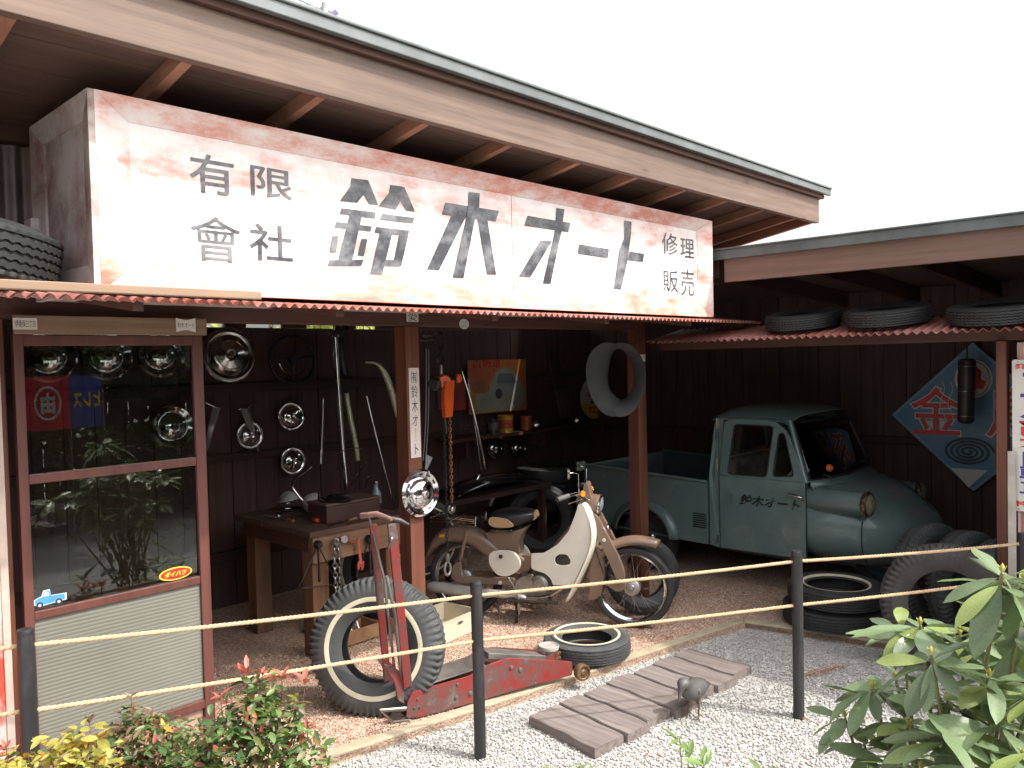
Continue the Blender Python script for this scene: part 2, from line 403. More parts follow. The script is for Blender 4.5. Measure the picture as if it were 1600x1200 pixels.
def pebbles(name, m, n, region, size, z, kind='stuff'):
    """irregular small stones scattered as real geometry"""
    base = []
    for s in range(6):
        bm = bmesh.new(); bmesh.ops.create_icosphere(bm, subdivisions=1, radius=1)
        r = np.random.default_rng(s); 
        vs = np.array([v.co[:] for v in bm.verts])*(1+r.uniform(-.28,.28,(len(bm.verts),1))); fs = np.array([[v.index for v in f.verts] for f in bm.faces]); bm.free(); base.append((vs, fs))
    pts = region(n); V = []; F = []; off = 0
    for k in range(6):
        P = pts[k::6]; vs, fs = base[k]; c = len(P)
        a, b, g_ = rng.uniform(0, 6.28, (3, c)); ca, sa, cb, sb = np.cos(a), np.sin(a), np.cos(b), np.sin(b)
        Rz = np.zeros((c,3,3)); Rz[:,0,0]=ca; Rz[:,0,1]=-sa; Rz[:,1,0]=sa; Rz[:,1,1]=ca; Rz[:,2,2]=1
        Rx = np.zeros((c,3,3)); Rx[:,0,0]=1; Rx[:,1,1]=cb; Rx[:,1,2]=-sb; Rx[:,2,1]=sb; Rx[:,2,2]=cb
        S = size*rng.uniform(.55, 1.25, (c,1,1))*np.array([1, .8, .62])[None,None,:]
        vv = np.einsum('cij,ckj->cki', Rz@Rx, vs[None]*S)
        vv += np.concatenate([P, np.full((c,1), z)+rng.uniform(-.2,.5,(c,1))*size], 1)[:,None,:]
        V.append(vv.reshape(-1,3)); F.append((fs[None]+ (off+np.arange(c)*len(vs))[:,None,None]).reshape(-1,3)); off += c*len(vs)
    V = np.concatenate(V); F = np.concatenate(F)
    me = bpy.data.meshes.new(name); me.vertices.add(len(V)); me.vertices.foreach_set('co', V.ravel())
    me.loops.add(F.size); me.loops.foreach_set('vertex_index', F.ravel()); me.polygons.add(len(F))
    me.polygons.foreach_set('loop_start', np.arange(0, F.size, 3)); me.polygons.foreach_set('loop_total', np.full(len(F), 3)); me.update(); me.validate()
    me.materials.append(m); o = bpy.data.objects.new(name, me); COL.objects.link(o); o['kind'] = kind; return o
def island_mat(name, stops, rough=.85):
    m, t, b = _pr(name); ge = t.nodes.new('ShaderNodeNewGeometry'); r = _ramp(t, ge.outputs['Random Per Island'], stops)
    t.links.new(r.outputs[0], b.inputs['Base Color']); b.inputs['Roughness'].default_value = rough; return m
def reg_gravel(n):
    x = rng.uniform(1.6, 5.6, n*3); y = rng.uniform(.2, 3.3, n*3)
    # in front of both kerbs
    s1 = (x-K3.x)*n1.x + (y-K3.y)*n1.y; s2 = (x-K3.x)*n2.x + (y-K3.y)*n2.y
    dist = np.hypot(x, y); keep = ((s1 < 0) & ((s2 < 0) )) & (rng.uniform(0, 1, n*3) < np.clip(1.6-dist/4.2, .25, 1))
    return np.stack([x, y], 1)[keep][:n]
def reg_floor(n):
    x = rng.uniform(1.2, 5.6, n*3); y = rng.uniform(2.6, 4.6, n*3)
    s1 = (x-K3.x)*n1.x + (y-K3.y)*n1.y - .07; s2 = (x-K3.x)*n2.x + (y-K3.y)*n2.y - .07
    keep = ((s1 > 0) | (s2 > 0)); return np.stack([x, y], 1)[keep][:n]
tag(pebbles('grey_gravel_stones', island_mat('grey_stones', [(0,(.32,.305,.29)),(.45,(.38,.365,.345)),(.8,(.44,.425,.405)),(1,(.52,.50,.48))]), 56000, reg_gravel, .0070, -.042), 'pale grey crushed stone covering the yard in front of the shop', 'gravel')
tag(pebbles('pink_gravel_stones', island_mat('pink_stones', [(0,(.27,.14,.10)),(.35,(.48,.30,.215)),(.75,(.60,.44,.34)),(1,(.70,.60,.50))]), 42000, reg_floor, .0054, -.004), 'reddish pink granules spread over the shop floor', 'gravel')

# ------------------------------------------------------------------ main workshop building (front along X at Y=3.42)
YF = 3.42
ws = thing('workshop_building', 'timber repair workshop with broad eave, brown posts and open front behind the long signboard', 'building', (2.5, 4.5, 0))
def bx(name, a, b, m, par, bev=.003): return MB().box(a, b).build(name, m, par, bevel=bev)
bx('fascia_board', (-1.6, 2.56, 2.80), (6.18, 2.60, 2.985), FASC, ws)
bx('eave_board', (-1.6, 2.535, 2.985), (6.22, 2.60, 3.02), BEAMX, ws)
e = MB(); e.box((-1.6, 2.50, 3.012), (6.27, 2.53, 3.058)); e.box((-1.6, 2.49, 3.058), (6.27, 2.62, 3.072)); e.build('roof_edge_trim', TRIM, ws, bevel=.004)
SL = -.17
def zr(y, z0=2.80): return z0 + (y-2.6)*SL
rm = None
for x in [-1.0+.513*k for k in range(15)]:
    x = x+.17 if x < 6.1 else 6.14
    if x > 6.16: continue
    r = MB(); r.add([(x-.019,2.602,zr(2.6)),(x+.019,2.602,zr(2.6)),(x+.019,5.86,zr(5.86)),(x-.019,5.86,zr(5.86)),
                 (x-.019,2.602,zr(2.6)+.058),(x+.019,2.602,zr(2.6)+.058),(x+.019,5.86,zr(5.86)+.058),(x-.019,5.86,zr(5.86)+.058)],
                 [(0,3,2,1),(4,5,6,7),(0,1,5,4),(1,2,6,5),(2,3,7,6),(3,0,4,7)])
    r.build('rafter', RAFT, ws)
for i in range(17):   # roof boards under the sheet, each running along X
    y0 = 2.602+i*.192; y1 = y0+.188
    MB().add([(-1.6,y0,zr(y0)+.061),(6.2,y0,zr(y0)+.061),(6.2,y1,zr(y1)+.061),(-1.6,y1,zr(y1)+.061),
              (-1.6,y0,zr(y0)+.075),(6.2,y0,zr(y0)+.075),(6.2,y1,zr(y1)+.075),(-1.6,y1,zr(y1)+.075)],
             [(0,3,2,1),(4,5,6,7),(0,1,5,4),(1,2,6,5),(2,3,7,6),(3,0,4,7)]).build('roof_board', DECK, ws)
MB().add([(-1.6,2.55,zr(2.55)+.19),(6.26,2.55,zr(2.55)+.19),(6.26,5.95,zr(5.95)+.19),(-1.6,5.95,zr(5.95)+.19),
          (-1.6,2.55,zr(2.55)+.21),(6.26,2.55,zr(2.55)+.21),(6.26,5.95,zr(5.95)+.21),(-1.6,5.95,zr(5.95)+.21)],
         [(0,3,2,1),(4,5,6,7),(0,1,5,4),(1,2,6,5),(2,3,7,6),(3,0,4,7)]).build('roof_sheet', TRIM, ws)
# lintel, posts
bx('lintel_beam', (.60, YF, 1.998), (5.05, YF+.09, 2.10), BEAMX, ws)
for (a, b) in (((.80, .87)), ((2.767, 2.862)), ((4.95, 5.052))):
    bx('post', (a, YF-.004, 0), (b, YF+.094, 1.997 if a < 4 else 2.3), POST, ws, .004)
bx('header_board', (.888, 3.352, 1.937), (1.622, 3.374, 2.008), PALEW, ws)
bx('wall_plate', (-1.6, YF+.005, 2.66), (5.05, YF+.09, 2.74), BEAMX, ws)
def corr(a, b, along, pitch, amp, n_down=1, zf=None, n_per=8, thick=.0):
    """corrugated sheet: a,b opposite corners; waves run along 'along' axis vector"""
    pass
def corrugated(name, m, par, p0, du, L, dv, n, pitch, amp, per=8, sm=60):
    """sheet from p0: corrugation profile varies along du (length L), extruded along vector dv, displaced along n"""
    p0 = Vector(p0); du = Vector(du).normalized(); dv = Vector(dv); n = Vector(n).normalized()
    k = int(L/pitch*per); vs = []; fs = []
    for i in range(k+1):
        s = L*i/k; h = amp*math.sin(2*math.pi*s/pitch)
        for j, off in enumerate((0, 1)):
            q = p0+du*s+dv*off+n*h; vs.append(q); vs.append(q+n*.0016)
    for i in range(k):
        a = i*4; b = a+4
        fs += [(a, b, b+2, a+2), (a+1, a+3, b+3, b+1), (a, a+1, b+1, b), (a+2, b+2, b+3, a+3)]
    return MB().add(vs, fs).build(name, m, par, smooth=sm)
corrugated('awning_sheet', RUSTR, ws, (-.6, 2.70, 2.024), (1,0,0), 6.08, (0,.74,.095), (0,-.1,1), .044, .0085)
bx('awning_batten', (-.6, 2.665, 2.040), (1.50, 2.70, 2.068), PALEW, ws)
for x in (.2, 1.1, 1.9, 2.8, 3.7, 4.6, 5.35):
    MB().bar((x, 2.76, 1.992+.02), (x, 3.42, 2.075+.02), .035, .04).build('awning_bracket', BEAMY, ws)
corrugated('upper_wall_sheet', DGREY, ws, (-1.6, YF+.03, 2.12), (1,0,0), 6.6, (0,0,.53), (0,-1,0), .06, .011)
# walls of planks
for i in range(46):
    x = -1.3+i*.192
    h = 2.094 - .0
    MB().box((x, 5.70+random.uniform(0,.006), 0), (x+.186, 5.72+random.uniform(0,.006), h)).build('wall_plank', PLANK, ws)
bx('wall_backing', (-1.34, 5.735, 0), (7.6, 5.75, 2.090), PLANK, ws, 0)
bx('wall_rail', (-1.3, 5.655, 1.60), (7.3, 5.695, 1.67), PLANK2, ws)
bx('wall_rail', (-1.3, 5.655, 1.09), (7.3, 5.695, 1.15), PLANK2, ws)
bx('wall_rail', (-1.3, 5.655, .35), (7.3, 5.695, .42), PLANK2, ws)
bx('wall_top_plate', (-1.3, 5.70, 2.124), (6.2, 5.78, 2.235), BEAMX, ws)
for xa, xb in ((-1.3,2.72),(2.90,3.07),(3.38,3.60),(3.87,4.08),(4.30,7.33)): bx('infill_strip', (xa, 5.70, 2.0955), (xb, 5.73, 2.123), PLANK, ws, 0)
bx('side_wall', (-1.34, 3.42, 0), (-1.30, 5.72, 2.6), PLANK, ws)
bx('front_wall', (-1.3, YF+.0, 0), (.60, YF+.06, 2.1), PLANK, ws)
bx('hanging_beam', (-1.3, 4.96, 2.10), (5.0, 5.04, 2.18), BEAMX, ws)
bx('cross_beam', (-1.3, 3.86, 2.07), (5.0, 3.94, 2.15), BEAMX, ws)
# --- sliding glazed door, a part of the building
GL = glass('window_glass', (.78,.82,.8), 1.0, 1.55)
dx0, dx1, yd0, yd1 = .889, 1.612, 3.376, 3.412
door = MB().box((dx0, yd0, .02), (dx0+.034, yd1, 1.936)).box((dx1-.045, yd0, .02), (dx1, yd1, 1.936)).build('sliding_door', DOORW, ws, bevel=.003)
for z0, z1 in ((1.895, 1.936), (1.376, 1.412), (.862, .895), (.315, .352), (.02, .08)):
    bx('door_rail', (dx0+.034, yd0+.002, z0), (dx1-.045, yd1-.002, z1), DOORW, door)
for z0, z1 in ((1.412, 1.895), (.895, 1.376)):
    bx('glass_pane', (dx0+.034, 3.392, z0), (dx1-.045, 3.396, z1), GL, door, 0)
FROST = mat('ribbed_frosted_glass', (.155,.15,.125), .5, 0, .12, 1.5, spec=.35)
rb = MB(); n_ = 34; z0, z1 = .352, .862
vs = []; fs = []
for i in range(n_*6+1):
    z = z0+(z1-z0)*i/(n_*6); ph = (i % 6)/6; y = 3.390-.0011*abs(math.sin(math.pi*ph))
    vs += [(dx0+.034, y, z), (dx1-.045, y, z)]
for i in range(n_*6): fs.append((2*i, 2*i+1, 2*i+3, 2*i+2))
rb.add(vs, fs).build('ribbed_pane', FROST, door)
bx('kick_panel', (dx0+.034, 3.398, .08), (dx1-.045, 3.408, .315), wood('kick_panel_wood', (.32,.19,.14), (.46,.30,.23), 0, .6), door)
# two stickers on the door glass
def ell(a, b, n=36): return [(a*math.cos(2*math.pi*k/n), b*math.sin(2*math.pi*k/n)) for k in range(n)]
p = on(274.5, 896, Y=3.389)
SM = basis(p, (1,0,.0), (0,0,1)) @ RZ(0)
sk = MB().prism(ell(.071, .027), .0008, SM).build('oval_sticker', mat('sticker_yellow', (.85,.68,.06), .4, 0, .05), door); sk['label'] = 'red oval sticker with yellow rim and katakana lettering'
MB().prism(ell(.065, .0225), .0008, SM, z0=.0009).build('sticker_field', mat('sticker_red', (.72,.03,.02), .4, 0, .05), sk)
text_mb('ダイハツ', .094, .024, SM @ T(0,0,.0022), .02, shear=.25).build('sticker_lettering', MATS['sticker_yellow'], sk)
p = on(78, 935, Y=3.389); SM = basis(p, (1,0,0), (0,0,1))
trk = [(-.052,-.012),(-.052,.002),(-.036,.010),(-.026,.012),(-.020,.030),(.0,.031),(.004,.010),(.052,.008),(.052,-.014),(.0,-.018),(-.03,-.020)]
sk = MB().prism([(x*1.12, y*1.15) for x, y in trk], .0008, SM).build('truck_sticker', mat('sticker_white', (.75,.8,.85), .4), door); sk['label'] = 'small blue pickup truck sticker'
MB().prism(trk, .0006, SM, z0=.0009).build('truck_shape', mat('sticker_blue', (.08,.28,.72), .4), sk)
for wx in (-.036, .030):
    MB().prism([(wx+x, -.018+y) for x, y in ell(.012, .012, 16)], .0006, SM, z0=.0016).build('wheel_shape', INK, sk)
    MB().prism([(wx+x, -.018+y) for x, y in ell(.005, .005, 12)], .0006, SM, z0=.0023).build('wheel_centre', MATS['sticker_white'], sk)
MB().prism([(-.022,.013),(-.017,.026),(-.004,.026),(-.003,.013)], .0006, SM, z0=.0016).build('window_shape', MATS['sticker_white'], sk)

# ------------------------------------------------------------------ truck shed on the right (front along Y at X about 5.2)
sh = thing('truck_shed', 'lower timber shed at right angles to the workshop with tyres on its red awning', 'building', (6.2, 1.5, 0))
bx('fascia_board', (4.98, -1.6, 2.292), (5.02, 2.72, 2.462), FASCY, sh)
e = MB(); e.box((4.945, -1.6, 2.445), (4.979, 2.9, 2.508)); e.box((4.93, -1.6, 2.508), (5.1, 2.9, 2.518)); e.build('roof_edge_trim', TRIM, sh, bevel=.003)
for i in range(8):
    y = -1.4+i*.6
    MB().add([(5.022,y-.02,2.33),(5.022,y+.02,2.33),(7.5,y+.02,2.20),(7.5,y-.02,2.20),(5.022,y-.02,2.45),(5.022,y+.02,2.45),(7.5,y+.02,2.32),(7.5,y-.02,2.32)],
             [(0,3,2,1),(4,5,6,7),(0,1,5,4),(1,2,6,5),(2,3,7,6),(3,0,4,7)]).build('rafter', BEAMX, sh)
MB().add([(5.022,-1.6,2.452),(5.022,3.40,2.452),(7.6,3.40,2.325),(7.6,-1.6,2.325),(5.022,-1.6,2.466),(5.022,3.40,2.466),(7.6,3.40,2.34),(7.6,-1.6,2.34)],
         [(0,3,2,1),(4,5,6,7),(0,1,5,4),(1,2,6,5),(2,3,7,6),(3,0,4,7)]).build('roof_deck', DECK, sh)
MB().add([(6.21,3.41,2.452-.05),(6.21,5.9,2.30),(7.6,5.9,2.25),(7.6,3.41,2.325),(6.21,3.41,2.43),(6.21,5.9,2.33),(7.6,5.9,2.28),(7.6,3.41,2.35)],
         [(0,3,2,1),(4,5,6,7),(0,1,5,4),(1,2,6,5),(2,3,7,6),(3,0,4,7)]).build('roof_deck', DECK, sh)
corrugated('awning_sheet', RUSTR, sh, (4.98, -1.5, 1.90), (0,1,0), 4.86, (.50,0,.10), (-.15,0,1), .052, .010)
bx('awning_beam', (5.24, -1.5, 1.845), (5.32, 3.41, 1.918), BEAMY, sh)
bx('post', (5.20, 1.10, 0), (5.275, 1.152, 1.843), POST, sh)
bx('post', (5.20, -1.5, 0), (5.29, -1.42, 1.843), POST, sh)
corrugated('front_wall_sheet', RUSTW, sh, (5.245, -1.4, .0), (0,1,0), 2.455, (0,0,1.83), (-1,0,0), .035, .006)
corrugated('upper_front_sheet', RUSTW, sh, (5.50, -1.4, 1.99), (0,1,0), 2.44, (0,0,.24), (-1,0,0), .035, .006)
bx('corner_board', (5.19, 1.055, .0), (5.205, 1.095, 1.22), mat('pale_board_paint', (.55,.50,.45), .6), sh)
for i in range(38):
    y = -1.5+i*.19
    MB().box((7.33+random.uniform(0,.006), y, 0), (7.35+random.uniform(0,.006), y+.184, 2.33)).build('wall_plank', PLANK, sh)
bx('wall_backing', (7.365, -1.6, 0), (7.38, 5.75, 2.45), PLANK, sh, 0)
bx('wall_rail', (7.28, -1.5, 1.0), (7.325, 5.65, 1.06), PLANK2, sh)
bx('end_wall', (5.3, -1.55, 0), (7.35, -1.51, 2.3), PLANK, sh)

# ------------------------------------------------------------------ the long signboard
sg = thing('signboard', 'long boxed white signboard with rust red stains and big black Japanese lettering', 'signboard', (2.93, 2.75, 2.05))
def enamel(name, bias):
    sm, st_, sb = _pr(name)
    n1_ = _noise(st_, 1.5, (1, 1, 3.2), 6, .72, False, (3.1, 0, .4)); n2_ = _noise(st_, 5, (1,1,2.2), 5, .7, False, (1.2, 0, 0)); n3_ = _noise(st_, 90, (1,1,1), 2, .6, False)
    tc = st_.nodes.new('ShaderNodeTexCoord'); sx = st_.nodes.new('ShaderNodeSeparateXYZ'); st_.links.new(tc.outputs['Object'], sx.inputs[0])
    # the red stain gathers near the lower edge of the box
    mr = st_.nodes.new('ShaderNodeMapRange'); mr.inputs[1].default_value = 0; mr.inputs[2].default_value = .16; mr.inputs[3].default_value = .13+bias; mr.inputs[4].default_value = bias
    st_.links.new(sx.outputs[2], mr.inputs[0])
    a1 = st_.nodes.new('ShaderNodeMath'); a1.operation = 'MULTIPLY_ADD'; a1.inputs[1].default_value = .62
    st_.links.new(n1_.outputs[0], a1.inputs[0]); st_.links.new(mr.outputs[0], a1.inputs[2])
    a2 = st_.nodes.new('ShaderNodeMath'); a2.operation = 'MULTIPLY_ADD'; a2.inputs[1].default_value = .38
    st_.links.new(n2_.outputs[0], a2.inputs[0]); st_.links.new(a1.outputs[0], a2.inputs[2])
    a3 = st_.nodes.new('ShaderNodeMath'); a3.operation = 'MULTIPLY_ADD'; a3.inputs[1].default_value = .06
    st_.links.new(n3_.outputs[0], a3.inputs[0]); st_.links.new(a2.outputs[0], a3.inputs[2])
    rp = _ramp(st_, a3.outputs[0], [(.45, (.76,.72,.70)), (.53, (.72,.58,.55)), (.61, (.64,.34,.29)), (.70, (.56,.17,.12)), (.84, (.42,.07,.05))])
    st_.links.new(rp.outputs[0], sb.inputs['Base Color']); sb.inputs['Roughness'].default_value = .42
    _bump(st_, sb, n2_.outputs[0], .04, .01)
    return sm
sm = enamel('stained_white_enamel', -.02); smf = enamel('stained_enamel_frame', .028)
SIDE = two('stained_side_metal', (.52,.47,.45), (.22,.12,.11), .42, .66, 3, (1,1,1), (.4,.6), 0, .05)
SX0, SX1, SZ0, SZ1, SY = .982, 4.885, 2.056, 2.700, 2.75
IX0, IX1, IZ0, IZ1, IY = 1.105, 4.765, 2.146, 2.628, 2.796
box = MB(); box.box((SX0+.004, SY+.062, SZ0+.004), (SX1-.004, 3.34, SZ1-.004)); box.build('sign_box', SIDE, sg)
def quadbar(name, q, m, par, back):
    """q: four outer/inner corners of a mitred rail, closed with a back"""
    q = [Vector(p) for p in q]; b = [Vector(p)+Vector(back) for p in q]
    MB().add(q+b, [(0,1,2,3),(7,6,5,4),(0,4,5,1),(1,5,6,2),(2,6,7,3),(3,7,4,0)]).build(name, m, par, fixn=True, bevel=.0015)
o = [(SX0,SY,SZ0),(SX1,SY,SZ0),(SX1,SY,SZ1),(SX0,SY,SZ1)]; i_ = [(IX0,IY,IZ0),(IX1,IY,IZ0),(IX1,IY,IZ1),(IX0,IY,IZ1)]
for k in range(4):
    l = (k+1) % 4; quadbar('frame_rail', [o[k], o[l], i_[l], i_[k]], smf, sg, (0,.010,0))
bx('sign_panel', (IX0-.02, 2.799, IZ0-.02), (2.970, 2.809, IZ1+.02), sm, sg, 0)
bx('sign_panel', (2.974, 2.799, IZ0-.02), (IX1+.02, 2.809, IZ1+.02), sm, sg, 0)
# left flank with its own frame
o = [(SX0-.001,3.345,SZ0),(SX0-.001,SY+.002,SZ0),(SX0-.001,SY+.002,SZ1),(SX0-.001,3.345,SZ1)]; i_ = [(SX0+.016,3.25,SZ0+.09),(SX0+.016,2.85,SZ0+.09),(SX0+.016,2.85,SZ1-.08),(SX0+.016,3.25,SZ1-.08)]
sb2 = MB()
for k in range(4):
    l = (k+1) % 4; quadbar('side_rail', [tuple(Vector(p)-Vector((.02,0,0))) for p in (o[k], o[l], i_[l], i_[k])], SIDE, sg, (.022,0,0))
bx('side_bracket', (SX0-.04, 3.30, 2.08), (SX0-.004, 3.38, 2.36), SIDE, sg)
# big lettering, traced on the panel plane
LET = two('faded_black_paint', (.035,.037,.045), (.20,.20,.215), .42, .66, 5, (1,1,1.5), (.35,.55), 0, 0, None, 4, False)
LY = 2.7975
cnt = [0]
def stroke(par_mb, poly, ox, oy, s):
    y = LY - .0002*(cnt[0] % 14); cnt[0] += 1
    pts = [on(ox+x/s, oy+yy/s, Y=y) for x, yy in poly]
    q = [(p.x, p.z) for p in pts]; ar = sum(q[i][0]*q[(i+1)%len(q)][1]-q[(i+1)%len(q)][0]*q[i][1] for i in range(len(q)))
    if ar < 0: q = q[::-1]
    par_mb.prism(q, 0, Matrix(((1,0,0,0),(0,0,-1,y),(0,1,0,0),(0,0,0,1))))
def glyph(polys, z):
    m = MB()
    for P in polys: stroke(m, P, *z)
    m.build('letter', LET, sg)
z5 = (280, 200, 3.8095); z6 = (650, 270, 2.9091)
glyph([[(1025,298),(1125,310),(1185,458),(1130,454),(1097,398),(1060,445),(955,435),(1018,350)],
       [(1255,338),(1340,350),(1405,498),(1350,493),(1318,435),(1288,485),(1185,465),(1250,385)],
       [(965,477),(1172,502),(1165,540),(955,512)], [(1015,515),(1088,527),(1030,790),(945,790)], [(935,558),(1148,585),(1140,616),(925,592)],
       [(897,786),(1098,783),(1085,822),(880,822)], [(912,642),(948,642),(935,740),(897,740)], [(1085,660),(1122,660),(1100,762),(1062,757)],
       [(1210,510),(1400,535),(1392,567),(1195,543)], [(1172,588),(1370,610),(1363,640),(1163,622)], [(1195,622),(1268,633),(1210,870),(1138,867)],
       [(1310,634),(1365,640),(1322,822),(1272,820)], [(1222,785),(1330,786),(1322,822),(1215,820)]], z5)
glyph([[(240,87),(290,93),(287,160),(270,200),(217,478),(168,475),(230,200),(238,150)], [(133,135),(378,173),(362,222),(117,190)],
       [(160,195),(225,203),(105,443),(50,440)], [(278,205),(325,213),(365,463),(322,462)]], z6)
glyph([[(507,195),(702,228),(692,270),(492,240)], [(638,160),(675,165),(662,265),(612,506),(577,503),(632,260)], [(565,308),(618,311),(520,475),(467,472)]], z6)
glyph([[(742,325),(878,347),(872,387),(735,368)]], z6)
glyph([[(948,217),(980,222),(978,275),(962,400),(932,530),(900,527),(925,350),(947,300)], [(972,358),(1038,368),(1032,405),(963,397)]], z6)
def word(body, x0, y0, x1, y1, m, par, Y=None, X=None, bold=.012, name='letter', shear=0):
    a = on(x0, y0, Y=Y, X=X); b = on(x1, y1, Y=Y, X=X); c = (a+b)/2
    if Y is not None: M = basis(c, (1,0,0), (0,0,1)); wd = abs(b.x-a.x)
    else: M = basis(c, (0,-1,0), (0,0,1)); wd = abs(b.y-a.y)
    return text_mb(body, wd, abs(a.z-b.z), M, bold, 0, shear).build(name, m, par)
for ch, a, b, c, d, bo in (('有',295,236,367,308,.022),('限',391,257,458,314,.022),('會',297,334,378,412,.018),('社',389,347,458,411,.022),
                       ('修',1034,362,1059,400,.004),('理',1063,371,1085,404,.004),('販',1036,421,1060,457,-.002),('売',1064,420,1085,463,-.002)):
    word(ch, a, b, c, d, LET, sg, Y=LY-.001, bold=0 if ch == '會' else min(bo,.008))

# ------------------------------------------------------------------ small plates and stickers
def plate(label, x0, y0, x1, y1, Y, body=None, poly=None, tx=(.84,.6), m=WHITE, th=.004, name='name_plate', cat='plate', X=None, ink=INK, bold=0):
    a = on(x0, y0, Y=Y, X=X); b = on(x1, y1, Y=Y, X=X); c = (a+b)/2
    if X is None: wd = abs(b.x-a.x); M = basis(c, (1,0,0), (0,0,1))
    else: wd = abs(b.y-a.y); M = basis(c, (0,-1,0), (0,0,1))
    ht = abs(a.z-b.z)
    o = thing(name, label, cat, tuple(c)); P = poly or rrect(-.5,-.5,.5,.5,.02)
    MB().prism([(x*wd, y*ht) for x, y in P], th, M, z0=-th).build('plate_face', m, o, bevel=.0006)
    if body: text_mb(body, wd*tx[0], ht*tx[1], M @ T(0,0,.0008), bold, 0, space=1.05).build('lettering', ink, o)
    return o
plate('small rectangular address plate at the left end of the board over the door', 20, 496.5, 58.5, 515, 3.3475, '伊香保三丁目')
plate('small white bow-tie shaped plate at the right end of the board over the door', 275, 496.5, 306, 519, 3.3475, '鈴木オート',
      [(-.5,-.5),(-.1,-.36),(.1,-.36),(.5,-.5),(.5,.5),(.1,.36),(-.1,.36),(-.5,.5)], (.86,.36))
plate('small square white tag with one Japanese character on top of the middle post', 635.5, 487, 654, 503, 3.412, '愛', None, (.8,.8))
plate('tall narrow white plate with vertical black company name on the middle post', 638.8, 575, 658.2, 714, 3.411, '㈲\n鈴\n木\nオ\n｜\nト', None, (.62,.93), mat('faded_white_plate', (.60,.52,.48), .5, 0, .08, 8), .006)
pl = plate('small round white sticker on the beam right of the middle post', 717.5, 498, 733, 514.5, 3.4165, '一丁\nえん', ell(.5,.5), (.55,.5), th=.0015, name='round_sticker', cat='sticker')
plate('tiny white square label near the top of the corner post', 998, 554, 1008.5, 564.5, 3.4135, '火の\n用心', None, (.7,.7), th=.0015, name='small_label', cat='label')
# tall enamel sign at the right edge of the picture
es = thing('enamel_sign', 'tall white enamel sign with blue and red characters at the right edge', 'sign', (5.2, .95, 1.3))
EX = 5.222
a = on(1581, 562, X=EX); b = on(1586, 798, X=EX)
y1_ = a.y; y0_ = a.y-.26; z1_ = a.z; z0_ = b.z
MM = basis((EX, (y0_+y1_)/2, (z0_+z1_)/2), (0,-1,0), (0,0,1)); W_, H_ = y1_-y0_, z1_-z0_
MB().prism(rrect(-W_/2,-H_/2,W_/2,H_/2,.012), .006, MM, z0=-.006).build('sign_face', mat('white_enamel', (.70,.68,.64), .25, 0, .05, 6), es, bevel=.0015)
for body, u, v, wd, ht, m in (('発売元', -.02, .455, .20, .032, RED), ('ズ', 0, .36, .20, .125, BLUE), ('特', .0, .375, .07, .075, RED), ('一', 0, .265, .18, .018, BLUE), ('馬', 0, .165, .19, .075, BLUE),
                              ('高', 0, .06, .19, .075, RED), ('速', 0, -.035, .19, .08, RED), ('自', 0, -.145, .16, .085, BLUE), ('転', 0, -.245, .19, .085, BLUE), ('車', 0, -.345, .19, .08, BLUE), ('特約店', -.02, -.45, .20, .034, RED)):
    text_mb(body, wd, ht*1.12 if len(body) == 1 else ht, MM @ T(u, v*H_, .0010 if m is BLUE else .0014), .03).build('lettering', m, es)
for v in (.485, -.485):
    for u in (-.1, .1): MB().cyl(MM @ Vector((u, v*H_, 0)), MM @ Vector((u, v*H_, .002)), .004, n=10).build('screw', STEEL, es)
# stained board at the left edge of the picture
lb = thing('stained_board', 'tall board with white and bright red weathered paint left of the door', 'board', (.72, 3.32, 0))
MB().box((.30, 3.34, 0), (.835, 3.355, 1.86)).build('board_face', two('red_white_paint', (.66,.55,.52), (.55,.06,.035), .42, .56, 3.2, (1,1,.5), (.4,.6), 0, .05), lb, bevel=.003)
for x in (.31, .82): MB().box((x-.012, 3.333, 0), (x+.012, 3.339, 1.85)).build('edge_strip', mat('board_trim', (.45,.35,.3), .5), lb)

# ------------------------------------------------------------------ kite shaped sign in the truck shed
ks = thing('diamond_sign', 'large blue diamond shaped sign with red characters in the truck shed', 'sign', (7.25, 1.75, .6))
KX = 7.255
c0 = (on(1393,645,X=KX), on(1521,768,X=KX), on(1520,535,X=KX)); cy, cz = c0[1].y, (c0[1].z+c0[2].z)/2; hw = c0[0].y-cy; hz = (c0[2].z-c0[1].z)/2
KM = basis((KX, cy, cz), (0,-1,0), (0,0,1))
KB = two('faded_blue_enamel', (.085,.20,.33), (.12,.26,.38), .4, .7, 4, (1,1,1), (.3,.5), 0, 0)
WH2 = mat('aged_white_enamel', (.62,.62,.58), .4, 0, .06, 8)
MB().prism([(-hw,0),(0,-hz),(hw,0),(0,hz)], .012, KM, z0=-.014).build('sign_edge', mat('light_blue_rim', (.16,.30,.42), .4), ks, bevel=.002)
MB().prism([(-hw*.95,0),(0,-hz*.95),(hw*.95,0),(0,hz*.95)], .001, KM, z0=-.001).build('sign_face', KB, ks)
def k2(px, py): v = KM.inverted() @ on(px, py, X=KX); return (v.x, v.y)
ca = k2(1463, 642)
text_mb('金', .42, .42, KM @ T(ca[0], ca[1], .0012), .030).build('character_outline', WH2, ks)
text_mb('金', .395, .395, KM @ T(ca[0], ca[1], .0020), .008).build('character', MATS['red_print'], ks)
text_mb('鳥', .42, .42, KM @ T(-ca[0]+.02, ca[1], .0012), .030).build('character_outline', WH2, ks)
text_mb('鳥', .395, .395, KM @ T(-ca[0]+.02, ca[1], .0020), .008).build('character', MATS['red_print'], ks)
cr = k2(1521, 592)
MB().prism([(cr[0]+x, cr[1]+y) for x, y in ell(.135,.155)], 0, KM, z0=.0010).build('emblem_disc', WH2, ks)
